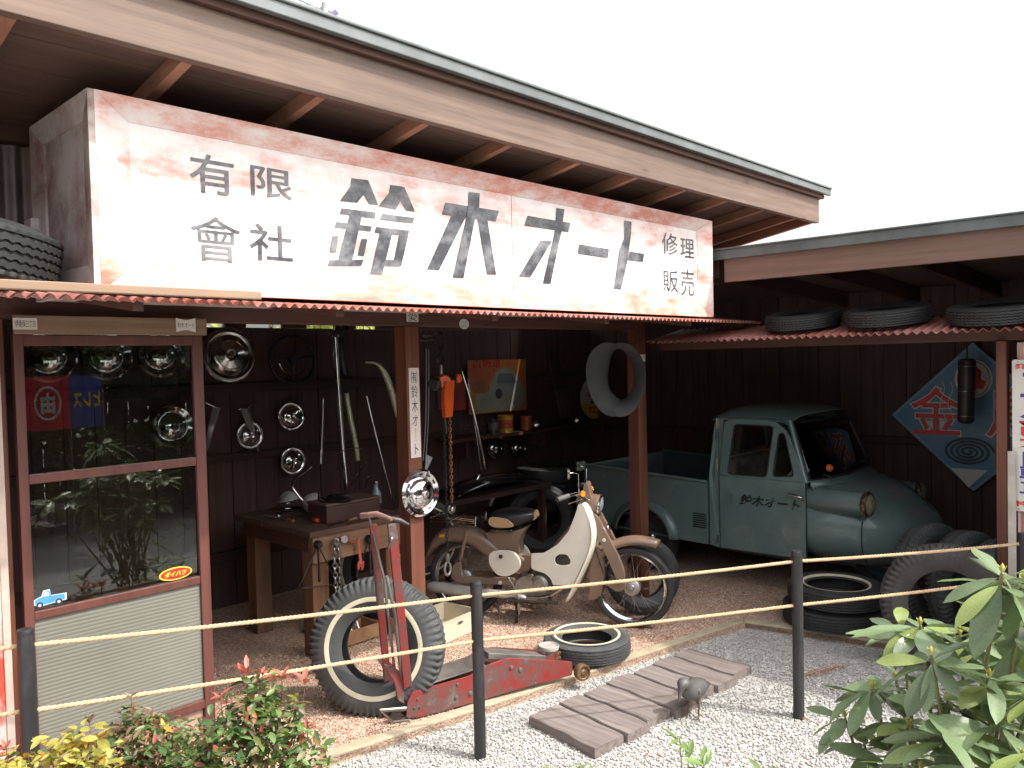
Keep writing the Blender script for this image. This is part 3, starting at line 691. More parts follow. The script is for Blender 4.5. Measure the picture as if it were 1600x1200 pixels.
MB().prism([(cr[0]+x, cr[1]+y) for x, y in ell(.122,.142)], 0, KM, z0=.0016).build('emblem_ring', MATS['red_print'], ks)
MB().prism([(cr[0]+x, cr[1]+y) for x, y in ell(.114,.134)], 0, KM, z0=.0022).build('emblem_field', WH2, ks)
MB().prism([(cr[0]+x, cr[1]+y) for x, y in ((-.06,-.08),(.07,-.08),(.09,-.02),(.05,.0),(.06,.06),(.02,.10),(-.03,.09),(-.04,.03),(-.09,-.01))], 0, KM, z0=.0028).build('emblem_shape', MATS['red_print'], ks)
cc = k2(1513, 706)
co = MB(); pts = []
for k in range(150):
    t = k/149; r = .17*(1-t)+.015; a = t*2*math.pi*4.2; pts.append((cc[0]+r*math.cos(a), cc[1]+r*.62*math.sin(a), .004))
co.tube(pts, .009, 6, M=KM).build('coil_emblem', mat('coil_dark', (.055,.085,.085), .6), ks)
MB().prism([(cc[0]+x, cc[1]+y) for x, y in ((-.13,-.14),(.14,-.14),(.0,-.29))], 0, KM, z0=.0014).build('lower_mark', WH2, ks)
for s in (-1, 1):
    for off in (0, .06): MB().tube([KM @ Vector((cr[0]+s*(.17+off)+.02*math.sin(k*1.3), cr[1]-.02-.05*k, .002)) for k in range(7)], .003, 4).build('smoke_line', WH2, ks)
# dark exhaust tube hanging in front of the sign
et = thing('exhaust_silencer', 'dark round exhaust silencer hanging upright in front of the diamond sign', 'silencer', (7.0, 1.75, 1.0))
pa, pb_ = on(1511, 560, X=6.95), on(1509, 662, X=6.95)
MB().tube([pb_, pb_+Vector((0,0,.015)), pb_+Vector((0,0,.03)), pa-Vector((0,0,.03)), pa-Vector((0,0,.01)), pa], [.03,.052,.058,.062,.056,.03], 20).build('canister', mat('sooty_steel', (.09,.075,.07), .5, .6, .3, 8), et, smooth=40)
for t in (.12, .5, .88): MB().lathe([(.060,-.004),(.064,-.002),(.064,.002),(.060,.004)], 20, T(*(pb_.lerp(pa, t)))).build('band', STEEL, et, smooth=40)
MB().tube([pa, pa+Vector((0,0,.10)), (pa.x+.05, pa.y, 2.30)], .006, 6).build('hanger', IRON, et)

# ------------------------------------------------------------------ tyres
WWALL = mat('cream_whitewall', (.62,.57,.42), .6, 0, .12, 8)
def tyre_parts(root, R, rb, W, kind='rib', white=True, m=None, n=None):
    """tyre about local Z, centred on the origin"""
    m = m or RUB
    h = W/2
    side = [(rb, .30*W), (rb+.012, .36*W), (rb+(R-rb)*.35, .475*W), (rb+(R-rb)*.62, .495*W), (R-.045, .46*W), (R-.020, .42*W)]
    if kind == 'lug':
        n = n or 4*62
        tread_up = [(R-.006, .385*W), (R, .33*W), (R+.002, .16*W), (R-.007, .14*W), (R-.007, .10*W), (R+.003, .08*W), (R+.003, .02*W)]
    else:
        n = n or 240
        tread_up = [(R-.006, .39*W), (R-.001, .36*W), (R, .30*W), (R-.007, .29*W), (R-.007, .26*W), (R+.001, .25*W), (R+.002, .155*W), (R-.006, .148*W), (R-.006, .118*W), (R+.003, .11*W), (R+.003, .03*W), (R-.005, .022*W)]
    up = side+tread_up; ns = len(side); nt_ = len(tread_up)
    lo = [(r, -z) for r, z in reversed(up)]
    inner = [(rb+.004, -.26*W), (rb+(R-rb)*.5, -.44*W), (R-.03, -.34*W), (R-.026, 0), (R-.03, .34*W), (rb+(R-rb)*.5, .44*W), (rb+.004, .26*W)]
    prof = up+lo+inner
    def fn(p, i, th):
        q = []
        L = len(up)
        for k, (r, z) in enumerate(p):
            if k < 2*L:
                kk = k if k < L else 2*L-1-k
                if kind == 'lug':
                    if ns-2 <= kk <= ns+1 and (i % 4) < 2: r -= .017 if kk > ns-2 else .009
                    if kk > ns+1: z += W*.012*(1 if (i//2) % 2 else -1)
                elif kk >= ns+2:
                    z += W*.013*(1 if (i % 4) < 2 else -1) if (kk-ns) > 2 else 0
                    if kk == ns+2 and (i % 4) < 1: r -= .004
                elif kk in (ns-1, ns) and (i % 4) < 2: r -= .003
            q.append((r, z))
        return q
    o = MB().lathe(prof, n, closed=True, fn=fn).build('tyre_body', m, root, smooth=42)
    for s in (1, -1):
        if white:
            r0, r1 = rb+(R-rb)*.34, rb+(R-rb)*.475
            zf = lambda r: np.interp(r, [p[0] for p in side], [p[1] for p in side])
            pr = [(r0, s*(zf(r0)-.004)), (r0, s*(zf(r0)+.003)), ((r0+r1)/2, s*(zf((r0+r1)/2)+.004)), (r1, s*(zf(r1)+.003)), (r1, s*(zf(r1)-.004))]
            if s < 0: pr = pr[::-1]
            MB().lathe(pr, 96).build('whitewall', WWALL, root, smooth=50)
    return o
def tyre(label, loc, rot, R, rb, W, kind='rib', white=False, m=None, name='tyre', group=None, n=None):
    t = thing(name, label, 'tyre', loc, group, world=False); t.rotation_euler = rot
    tyre_parts(t, R, rb, W, kind, white, m, n); return t
def face(nx, ny, nz): return Vector((nx, ny, nz)).to_track_quat('Z', 'Y').to_euler()

# big whitewall tyre leaning on the middle post
ctr = on(590, 1009, d=4.20)
tyre('large whitewall tyre with lugged shoulders standing against the middle post behind the red jack', tuple(ctr), face(-.80, -.60, .17), .351, .176, .17, 'lug', True, mat('worn_grey_rubber', (.058,.060,.060), .72, 0, .3, 5, .15, 60))
# flat one on the pink gravel
p = on(917, 1005, Z=.07); tyre('whitewall tyre lying flat on the pink gravel beyond the red jack', (p.x, p.y, .071), (0,0,0), .262, .150, .118, 'rib', True, RUBG)
# behind the front wheel of the moped
p = on(1010, 915, Z=.27); tyre('black tyre standing behind the front wheel of the moped against the corner post', (4.70, 3.24, .262), face(-.62,-.76,.2), .262, .155, .125, 'rib', False, mat('dark_tyre_rubber', (.022,.023,.025), .55, 0, .3, 8))
# pair on the floor at the right
b0 = on(1300, 960, Z=.07)
tyre('black tyre at the bottom of the pair stacked under the nose of the truck', (b0.x+.06, b0.y+.02, .072), (0,0,.4), .315, .18, .140, 'rib', False)
ttop = tyre('black tyre with thin white rim line on top of the pair under the truck nose', (b0.x+.05, b0.y-.01, .213), (0,0,1.1), .305, .185, .135, 'rib', False)
MB().lathe([(.200,.050),(.202,.0585),(.214,.0625),(.216,.054)], 80).build('white_line', WWALL, ttop, smooth=50)
# upright tyres at the right: one in front, a row behind
p = on(1478, 940, X=5.02)
tyre('big dusty tyre standing in front of the row of tyres behind the leafy bush', (5.02, p.y, .335), face(-1,-.42,.12), .345, .20, .16, 'lug', False, mat('dusty_brown_rubber', (.060,.054,.048), .8, 0, .3, 6, .15, 60), group=None)
for i, (px, lab) in enumerate(((1455, 'leftmost'), (1512, 'middle'), (1568, 'rightmost'))):
    c = on(px, 905, X=5.62-.12*i)
    tyre('%s of three upright tyres showing their treads beyond the big dusty tyre' % lab, (c.x, c.y, .345), face(-.35,-1,.05), .33, .19, .15, 'lug', False, MATS['worn_grey_rubber'], group='row of upright tyres beside the truck')
# tyres lying on the red awning of the shed
for i, (px, py, lab, R) in enumerate(((1252, 502, 'leftmost', .235), (1385, 495, 'middle', .25), (1563, 490, 'rightmost', .275))):
    c = on(px, py, X=5.20)
    tyre('%s of three tyres lying on the red corrugated awning of the truck shed' % lab, (5.22, c.y, c.z+.012), (0, R_(-9), 0), R, R*.60, .112, 'rib', False, MATS['dark_tyre_rubber'], group='tyres lying on the shed awning')
# on the shop awning left of the signboard
tyre('large ribbed tyre lying on the awning left of the signboard', (.60, 3.06, 2.20), (R_(4), R_(9), 0), .35, .20, .20, 'rib', False, mat('grey_green_rubber', (.014,.015,.013), .7, 0, .3, 6, .12, 60))
# stored in the dark behind the moped and the bench
for k, (px, py, Y, rot, lab) in enumerate(((845, 770, 5.25, (0,0,0), 'tyre at the bottom of the dark stack behind the moped'), (845, 735, 5.25, (0,0,1), 'second tyre up in the dark stack behind the moped'), (845, 700, 5.25, (0,0,2), 'topmost tyre of the dark stack behind the moped'))):
    tyre(lab, (6.0, 5.22, .40+.14*k), rot, .33, .2, .15, 'rib', False, group='dark stack of tyres behind the moped', n=120)
tyre('upright tyre at the foot of the dark stack behind the moped', (5.55, 4.95, .32), face(-.6,-.8,.1), .32, .19, .15, 'rib', False)
tyre('upright tyre with a white line leaning under the workbench behind the hanging chain', (3.42, 4.62, .34), face(-.9,-.45,.1), .33, .18, .14, 'rib', True)
tyre('thin wheel tyre standing in the dark behind the middle post', (3.95, 4.75, .44), face(-.5,-.85,.1), .31, .22, .1, 'rib', True, n=120)

# ------------------------------------------------------------------ hubcaps
DKSLOT = mat('dark_slot', (.01,.01,.01), .6)
def hubcap(label, c, nrm, R, style=0, group=None, m=None, name='hubcap', cat='hubcap'):
    t = thing(name, label, cat, tuple(c), group, world=False); t.rotation_euler = face(*nrm)
    m = m or CHR
    if style == 0:    # slotted rim, domed centre
        MB().lathe([(0,.062*R/.13),(R*.10,.062*R/.13),(R*.16,.056*R/.13),(R*.20,.047*R/.13),(R*.42,.042*R/.13),(R*.60,.026*R/.13),(R*.66,.010*R/.13),(R*.70,.012*R/.13),(R*.86,.020*R/.13),(R*.90,.022*R/.13),(R,.008*R/.13),(R*.99,.0)], 72).build('cap_disc', m, t, smooth=30)
        s0 = None
        for k in range(12):
            a = 2*math.pi*k/12; M = T(R*.78*math.cos(a), R*.78*math.sin(a), .0185*R/.13) @ RZ(math.degrees(a))
            sl = MB().prism(rrect(-R*.035,-R*.10,R*.035,R*.10,R*.03,3), .0012, M).build('slot', DKSLOT, t)
    else:             # ringed dome
        MB().lathe([(0,.30*R),(R*.08,.30*R),(R*.13,.26*R),(R*.20,.27*R),(R*.26,.235*R),(R*.5,.21*R),(R*.68,.13*R),(R*.74,.05*R),(R*.80,.07*R),(R*.88,.09*R),(R*.95,.075*R),(R,.02*R),(R*.98,0)], 56).build('cap_disc', m, t, smooth=30)
        MB().lathe([(R*.50,.2135*R),(R*.515,.2235*R),(R*.53,.2035*R)], 56).build('ring', m, t, smooth=50)
    return t
hubcap('bright chrome hubcap with slotted rim on the front of the middle post', on(656, 770, Y=3.405), (0,-1,.03), .131, 0)
gb_ = 'hubcaps on the back wall of the workshop'
hw_ = (('large dark ringed hubcap high on the back wall right beside the door', 358, 555, .205, 1), ('upper chrome hubcap of the pair between the fins and the long trims', 456, 650, .114, 1),
       ('lower chrome hubcap of the pair between the fins and the long trims', 458, 720, .108, 1), ('dull hubcap partly behind the right hand chrome fin', 391, 680, .105, 1),
       ('hubcap left of the other one low behind the orange hoist', 775, 700, .105, 1), ('hubcap right of the other one low behind the orange hoist', 812, 700, .105, 1),
       ('slotted hubcap cut by the top left corner of the door glass', 75, 556, .17, 0), ('slotted hubcap in the middle behind the top of the door glass', 166, 556, .165, 0),
       ('slotted hubcap at the top right behind the door glass', 250, 554, .16, 0), ('slotted hubcap low at the right edge behind the door glass', 270, 666, .15, 0))
for lab, px, py, R, s in hw_:
    hubcap(lab, on(px, py, Y=5.60), (-.12,-1,.06), R, s, gb_, CHD if 'dull' in lab or 'dark' in lab else CHR)

# ------------------------------------------------------------------ moped
BF, BR = Vector((4.38,3.10,0)), Vector((3.86,4.16,0)); BL = (BF-BR).length; bd = (BF-BR).normalized(); bn = Vector((-bd.y, bd.x, 0))   # bn: away from the camera side? fixed below
if bn.dot(CAM-BR) < 0: bn = -bn      # bn points to the viewer's side
mp = thing('moped', 'brown and cream step-through moped parked in the shop opening', 'moped', tuple(BR), world=False)
# local frame: x forward (rear axle 0, front axle BL), y to the viewer's side (the moped's right), z up
yaxis = bn; zaxis = Vector((0,0,1)); xaxis = bd
mp.matrix_world = Matrix(((xaxis.x,-0+yaxis.x,0,BR.x),(xaxis.y,yaxis.y,0,BR.y),(0,0,1,0),(0,0,0,1)))
if xaxis.cross(yaxis).z < 0: HAND = -1     # right-handed frame needed by Blender: mirror y in the data instead
else: HAND = 1
ang = math.atan2(xaxis.y, xaxis.x); mp.matrix_world = Matrix.Translation(BR) @ Matrix.Rotation(ang, 4, 'Z') @ Matrix.Rotation(R_(0), 4, 'X')
def S(p): return (p[0], p[1]*HAND, p[2])   # y>0 = viewer's side
def bk(zx, zy, off=0.0):
    """photo detail coordinates -> (x, z) in the moped's middle plane shifted by off towards the viewer"""
    px, py = 640+zx/3.6364, 700+zy/3.6364
    q = onp(px, py, BF+bn*off, bn); return ((q-BR).dot(bd), q.z)
BRN = mat('moped_brown_paint', (.20,.130,.092), .32, 0, .1, 6, coat=.4)
CRM = mat('moped_cream_plastic', (.64,.60,.52), .38, 0, .06, 6)
ALU = mat('cast_aluminium', (.42,.41,.39), .42, .85, .2, 14, .15)
SEATB = mat('black_vinyl', (.014,.014,.016), .35, 0, .2, 8); SEATC = mat('tan_vinyl', (.42,.28,.15), .5, 0, .12, 8)
AMB = mat('amber_lens', (.75,.33,.02), .25, 0, .1, 8)
WR = .273
def MBs(): return MB()
def wheel(xc, front):
    m = MB(); M = T(xc, 0, WR) @ RX(90)
    prof = [(WR-.052,.012),(WR-.045,.022),(WR-.030,.030),(WR-.014,.028),(WR-.004,.016),(WR,.004),(WR,-.004),(WR-.004,-.016),(WR-.014,-.028),(WR-.030,-.030),(WR-.045,-.022),(WR-.052,-.012)]
    wheelo = m.lathe(prof, 72, M, closed=True).build('wheel', RUB, mp, smooth=40)
    MB().lathe([(WR-.050,.018),(WR-.044,.021),(WR-.050,.014),(WR-.062,.006),(WR-.062,-.006),(WR-.050,-.014),(WR-.044,-.021),(WR-.050,-.018),(WR-.056,-.006),(WR-.056,.006)], 72, M, closed=True).build('rim', CHR, wheelo, smooth=40)
    hb = MB(); hb.lathe([(.0,.045),(.018,.045),(.022,.04),(.045,.038),(.055,.030),(.055,-.030),(.045,-.038),(.02,-.04),(0,-.04)], 28, M); hb.cyl(M @ Vector((0,0,-.075)), M @ Vector((0,0,.075)), .007)
    hb.build('hub', ALU, wheelo, smooth=35)
    sp = MB()
    for k in range(36):
        a = 2*math.pi*k/36; b = a + (.5 if (k//2) % 2 else -.5); s = 1 if k % 2 else -1
        sp.tube([M @ Vector((.05*math.cos(b), .05*math.sin(b), s*.026)), M @ Vector(((WR-.058)*math.cos(a), (WR-.058)*math.sin(a), s*.004))], .0009, 4)
    so_ = sp.build('spokes', CHD, wheelo); so_['kind'] = 'stuff'
wheel(0, False); wheel(BL, True)
def fender(xc, r, a0, a1, wd, m, name, drop=.028, flare=None):
    """mudguard: C section swept on an arc about an axle, angles from +x anticlockwise"""
    rings = []; n = 28
    for i in range(n+1):
        t = i/n; a = R_(a0+(a1-a0)*t); rr = r if flare is None else r+flare(t); w2 = wd/2*(.75+.25*math.sin(math.pi*min(1,max(0,t*.9+.05))))
        ring = []
        for s in [(-1,-drop*1.3),(-1,-drop*.5),(-.86,-.004),(-.5,.010),(0,.015),(.5,.010),(.86,-.004),(1,-drop*.5),(1,-drop*1.3)]:
            q = rr+s[1]; ring.append((xc+q*math.cos(a), s[0]*w2, WR+q*math.sin(a)))
        rings.append(ring)
    return MB().loft(rings, cap=False, closed=False).build(name, m, mp, smooth=60, solid=.003)
fender(BL, WR+.030, 59, 172, .110, BRN, 'front_fender', .03, lambda t: .055*(1-t)**2.5)
# lower rear lobe of the front mudguard: flared skirt
fp = [bk(*p, off=.05) for p in ((1060,560),(1105,600),(1108,720),(1090,835),(1060,862),(1010,868),(1018,780),(1020,680),(1035,600))]
MB().prism([(x, z) for x, z in fp], .10, Matrix(((1,0,0,0),(0,0,1,-.05),(0,1,0,0),(0,0,0,1)))).build('fender_skirt', BRN, mp, bevel=.012, smooth=40, fixn=True)
def side_plate(name, poly, th, off, m, bev=.004, holes=(), n=2, r=.02, sm=40, both=False):
    P = roundpoly([bk(*p, off=off) for p in poly], r, n) if r else [bk(*p, off=off) for p in poly]
    H = [roundpoly([bk(*p, off=off) for p in h], .015, 2) for h in holes]
    y0 = off
    def mk(sgn):
        y = sgn*HAND*y0
        return MB().prism(P, th, Matrix(((1,0,0,0),(0,0,1,y-th/2),(0,1,0,0),(0,0,0,1))), holes=H).build(name, m, mp, bevel=bev, smooth=sm, fixn=True)
    o = mk(1)
    if both: mk(-1)
    return o
# main body shell: rear mudguard + beam, given as lofted sections along x
def loft_side(name, top, bot, wds, m, sub=1, par=None):
    """tube-like shell between an upper and a lower curve (photo detail coords), half widths wds"""
    rings = []
    for a, b, w2 in zip(top, bot, wds):
        A_ = bk(*a); B_ = bk(*b); r = []
        cx, cz = (A_[0]+B_[0])/2, (A_[1]+B_[1])/2; dx, dz = (A_[0]-B_[0])/2, (A_[1]-B_[1])/2
        for k in range(14):
            th = 2*math.pi*k/14; c, s = math.cos(th), math.sin(th)
            c = math.copysign(abs(c)**.75, c); s = math.copysign(abs(s)**.75, s)
            r.append((cx+dx*c, w2*s, cz+dz*c))
        rings.append(r)
    return MB().loft(rings).build(name, m, par or mp, smooth=70, subd=sub, fixn=True)
loft_side('rear_body', [(95,600),(150,470),(240,432),(360,440),(440,475),(520,540),(600,590),(690,605)], [(98,640),(150,560),(215,535),(300,528),(385,555),(450,640),(560,660),(655,690)], [.05,.075,.085,.085,.08,.07,.06,.055], BRN)
side_plate('seat_support', [(440,470),(500,470),(590,468),(685,436),(650,480),(632,530),(640,590),(560,600),(480,540)], .12, 0.0, BRN, .02)
side_plate('rear_strut', [(318,470),(335,470),(296,640),(280,640)], .018, .085, BRN, .004, r=0, both=True)
side_plate('swing_arm', [(250,660),(290,640),(300,728),(600,738),(600,775),(300,770),(240,740)], .03, .07, BRN, .008, both=True)
side_plate('side_cover', [(452,610),(470,585),(540,580),(600,592),(632,640),(628,690),(600,708),(560,728),(500,722),(455,660)], .03, .115, CRM, .012, both=True, r=.03)
q = bk(518, 617, .132); MB().cyl((q[0], HAND*.128, q[1]), (q[0], HAND*.136, q[1]), .014).build('cover_knob', INK, mp, smooth=40)
for z in ((515,765),): q = bk(*z, off=.09); MB().cyl((q[0], HAND*.088, q[1]), (q[0], HAND*.094, q[1]), .013).build('cap', CRM, mp, smooth=40)
# step-through beam
side_plate('frame_beam', [(640,600),(692,605),(780,600),(930,420),(985,320),(1010,330),(950,470),(800,680),(690,690),(600,690)], .07, 0, BRN, .015)
# engine
side_plate('engine_case', [(612,755),(650,712),(730,706),(790,730),(806,780),(780,835),(700,850),(640,835),(615,800)], .17, 0, ALU, .012, r=.03)
q = bk(745, 770, .09); E0 = Vector((q[0], HAND*.085, q[1])); D = Vector((0, HAND, 0))
MB().lathe([(.0,.045),(.018,.045),(.022,.038),(.040,.036),(.048,.028),(.058,.026),(.066,0)], 32, axis_m(E0, D)).build('clutch_cover', ALU, mp, smooth=35)
for k in range(6):
    a = k*math.pi/3+.4; MB().cyl(E0+Vector((.074*math.cos(a), 0, .062*math.sin(a))), E0+Vector((.074*math.cos(a), HAND*.008, .062*math.sin(a))), .005, n=8).build('bolt', STEEL, mp)
MB().lathe([(0,.012),(.014,.012),(.016,.004),(.030,.003),(.032,0)], 20, axis_m(E0+Vector((-.075,0,.03)), D)).build('oil_cap', STEEL, mp, smooth=35)
MB().tube([(bk(690,690)[0], HAND*.05, bk(690,700)[1]), (bk(720,650)[0], HAND*.06, bk(720,655)[1]), (bk(780,640)[0], HAND*.05, bk(780,640)[1])], .010, 8).build('intake_pipe', BLACK, mp, smooth=50)
for c_ in (((985,262),(1030,330),(1040,480),(1110,700)), ((985,262),(960,330),(930,430),(800,640)), ((1000,262),(1070,350),(1120,520),(1190,760))):
    MB().tube(spline([(bk(*q_)[0], HAND*.055, bk(*q_)[1]) for q_ in c_], 5), .003, 5).build('cable', BLACK, mp, smooth=50)
cy_ = MB()
for k in range(9):
    x = bk(830,790)[0]+.012*k; cy_.box((x, -.05, .20), (x+.004, .05, .30))
cy_.build('cylinder_fins', ALU, mp)
# exhaust
ex = [bk(*p, off=.13) for p in ((860,800),(800,838),(740,852),(660,850),(600,832),(480,822),(400,820),(250,800),(130,785),(105,786))]
MB().tube([(x, HAND*.12, z) for x, z in ex[:5]], [.013]*5, 10).build('exhaust_pipe', CHD, mp, smooth=50)
MB().tube(spline([(x, HAND*.125, z-.006) for x, z in ex[3:]], 3), [.014]+[.02]*3+[.026]*3+[.031]*3+[.036]*3+[.038]*3+[.028]*2+[.02], 14).build('silencer', mat('dull_plated_steel', (.46,.44,.42), .35, .45, .15, 10), mp, smooth=50)
MB().tube([(bk(870,850)[0], HAND*.14, bk(870,850)[1]+.005), (bk(600,830)[0], HAND*.15, bk(600,830)[1])], [.012, .012], 8).build('foot_bar', IRON, mp, smooth=50)
MB().tube([(x, HAND*.10, z) for x, z in (bk(600,870,.1), bk(610,930,.1), bk(605,992,.1))], [.010,.009,.012], 8).build('stand', IRON, mp, smooth=50)
MB().tube([(x, HAND*.15, z) for x, z in (bk(565,730,.13), bk(600,790,.13), bk(625,850,.13), bk(628,940,.13))], [.006,.006,.006,.007], 8).build('kick_lever', STEEL, mp, smooth=50)
MB().tube([(bk(820,845)[0], HAND*y, bk(820,850)[1]+.02) for y in (.09,.20,.21)], .011, 8).build('foot_peg', BLACK, mp, smooth=50)
# leg shield: curved cream plastic, viewer's side and far side joined over the front
inner = [(690,598),(760,598),(830,555),(900,480),(940,385),(960,318)]; outer = [(975,316),(1005,360),(1035,440),(1042,500),(1010,620),(960,740),(905,850),(880,885)]
side_plate('leg_shield', [(692,598),(760,598),(840,550),(905,470),(945,370),(958,318),(985,316),(1020,400),(1040,480),(1020,590),(975,680),(930,778),(812,778),(806,745),(770,712),(692,688)], .006, .145, CRM, .002, holes=[[(824,625),(850,603),(895,604),(917,640),(910,662),(870,668),(830,660)]], r=.015)
side_plate('leg_shield', [(692,598),(760,598),(840,550),(905,470),(945,370),(958,318),(985,316),(1020,400),(1040,480),(1020,590),(975,680),(930,778),(812,778),(806,745),(770,712),(692,688)], .006, -.145, CRM, .002, r=.015)
fr = [bk(*p, off=.15) for p in ((968,318),(1000,345),(1030,425),(1042,500),(1025,590),(985,680),(940,775),(880,884))]
rings = []
for i, (x, z) in enumerate(fr):
    h = .10 if i == 0 else (.135 if i == 1 else .155)
    rings.append([(x-.006, -h, z), (x+.006, -h*.97, z), (x+.016, -h*.6, z), (x+.020, 0, z), (x+.016, h*.6, z), (x+.006, h*.97, z), (x-.006, h, z)])
MB().loft(rings, cap=False, closed=False).build('leg_shield_front', mat('moped_shield_edge', (.68,.63,.53), .38, 0, .05, 6), mp, smooth=60, solid=.004, subd=1)
# fork, headlamp, handlebar
side_plate('fork_leg', [(1020,362),(1062,372),(1130,500),(1185,600),(1222,700),(1226,760),(1200,780),(1175,735),(1140,650),(1080,520)], .045, .06, BRN, .012, both=True)
side_plate('fork_link', [(1180,740),(1225,745),(1232,800),(1180,815),(1110,770)], .03, .06, BRN, .008, both=True)
side_plate('steering_head', [(975,290),(1035,285),(1062,372),(1075,520),(1040,470),(1000,380),(970,330)], .09, 0, BRN, .02)
hl = bk(1062, 322); hd = Vector((1, 0, -.16)).normalized()
MB().lathe([(.0,-.11),(.045,-.10),(.062,-.06),(.070,-.01),(.071,.02),(.068,.028)], 32, axis_m(Vector((hl[0], 0, hl[1])), hd)).build('headlamp_shell', BRN, mp, smooth=40)
hlr = MB().lathe([(.071,.018),(.076,.022),(.076,.030),(.066,.034),(.060,.030)], 32, axis_m(Vector((hl[0], 0, hl[1])), hd)).build('headlamp_rim', CHR, mp, smooth=40)
MB().lathe([(0,.046),(.02,.045),(.045,.038),(.062,.028)], 28, axis_m(Vector((hl[0], 0, hl[1])), hd)).build('headlamp_lens', mat('headlamp_glass', (.5,.52,.52), .08, .6, .1, 30), mp, smooth=60)
side_plate('handlebar_cover', [(950,285),(990,255),(1000,190),(1020,192),(1035,270),(1060,295),(1010,345),(968,330)], .10, 0, BRN, .02)
hbx, hbz = bk(985, 262)
for s in (1, -1):
    pts = [(hbx+.02, s*.04, hbz+.0), (hbx-.01, s*.16, hbz+.03), (hbx-.07, s*.26, hbz+.02)]
    MB().tube(pts, .011, 10).build('handlebar', CHR, mp, smooth=50)
    MB().tube([(hbx-.045, s*.225, hbz+.026), (hbx-.10, s*.31, hbz+.012)], [.016,.017], 10).build('grip', mat('grey_rubber_grip', (.10,.10,.10), .6), mp, smooth=50)
    MB().tube([(hbx-.01, s*.17, hbz+.02), (hbx+.03, s*.19, hbz-.0), (hbx-.04, s*.27, hbz-.02)], .005, 6).build('brake_lever', CHR, mp, smooth=50)
    MB().tube([(hbx+.02, s*.10, hbz+.02), (hbx+.03, s*.13, hbz+.02)], [.020,.017], 12).build('indicator', AMB, mp, smooth=50)
    st = MB().tube([(hbx-.0, s*.12, hbz+.03), (hbx-.0, s*.125, hbz+.155), (hbx-.03, s*.15, hbz+.165), (hbx-.05, s*.17, hbz+.165)], .0045, 8).build('mirror_stem', CHR, mp, smooth=50)
    MM_ = basis((hbx-.055, s*.19, hbz+.165), (.35*1, s*1.0, 0), (0,0,1))
    MB().prism(rrect(-.05,-.032,.05,.032,.014), .016, MM_, z0=-.008).build('mirror', mat('mirror_shell', (.30,.29,.28), .2, .9), mp, bevel=.004, smooth=40, fixn=True)
# badge and reflectors
q = bk(1104, 524, .09); MB().cyl((q[0], HAND*.083, q[1]), (q[0], HAND*.088, q[1]), .012).build('reflector', CRM, mp, smooth=40)
q = bk(1120, 450); MB().lathe([(0,.012),(.022,.010),(.026,0)], 20, axis_m(Vector((q[0]+.01, 0, q[1])), Vector((1,0,.3)))).build('badge', CHR, mp, smooth=40)
q = bk(182, 500, .08); MB().box((q[0]-.02, HAND*.076-.004, q[1]-.012), (q[0]+.02, HAND*.076+.006, q[1]+.012)).build('side_reflector', AMB, mp, bevel=.003)
# seat: black top, tan skirt
seat = []
sp_ = [(455,380),(470,350),(520,342),(600,340),(680,344),(715,350),(730,370),(728,400),(700,410),(650,425),(600,448),(560,452),(480,455),(452,430)]
tops = [(452,400,425,.05),(470,360,440,.11),(520,344,450,.125),(570,340,452,.125),(620,341,440,.115),(670,345,420,.10),(712,352,408,.075),(732,375,392,.03)]
rings = []
for x, t, b, w2 in tops:
    A_ = bk(x, t); B_ = bk(x, b); r = []
    for k in range(14):
        th = 2*math.pi*k/14; c, s = math.cos(th), math.sin(th); c = math.copysign(abs(c)**.6, c); s = math.copysign(abs(s)**.6, s)
        r.append(((A_[0]+B_[0])/2, w2*s, (A_[1]+B_[1])/2+(A_[1]-B_[1])/2*c))
    rings.append(r)
so_ = MB().loft(rings).build('saddle', SEATB, mp, smooth=70, subd=1, fixn=True)
side_plate('saddle_trim', [(452,392),(500,392),(560,405),(598,445),(560,452),(480,452),(446,430)], .012, .118, SEATC, .004, both=True, r=.02)
side_plate('saddle_trim', [(715,350),(722,352),(735,385),(710,410),(704,395)], .05, .03, SEATC, .01, r=.01)
side_plate('saddle_base', [(480,454),(600,452),(606,468),(500,468)], .16, 0, CHD, .006, r=.005)
# carrier rack
rk0, rk1 = bk(150,402), bk(400,435)
for s in (-.10, -.05, 0, .05, .10): MB().tube([(rk0[0], s, rk0[1]+.03), (rk1[0]-.02, s, rk1[1]+.03)], .005, 6).build('rack_bar', CHR, mp, smooth=50)
for s in (-.115, .115): MB().box((rk0[0], s-.004, rk0[1]+.008), (rk1[0], s+.004, rk1[1]+.030)).build('rack_rail', CHR, mp, bevel=.002)
for t in (0, .5, 1): x = rk0[0]+(rk1[0]-rk0[0])*t; MB().box((x-.006, -.115, rk0[1]+.022-.01*t), (x+.006, .115, rk0[1]+.028-.01*t)).build('rack_cross', CHR, mp)
MB().tube([(rk1[0]+.005, -.115, rk1[1]+.01), (rk1[0]+.01, -.11, rk1[1]+.075), (rk1[0]+.01, .11, rk1[1]+.075), (rk1[0]+.005, .115, rk1[1]+.01)], .005, 6).build('rack_loop', CHR, mp, smooth=50)

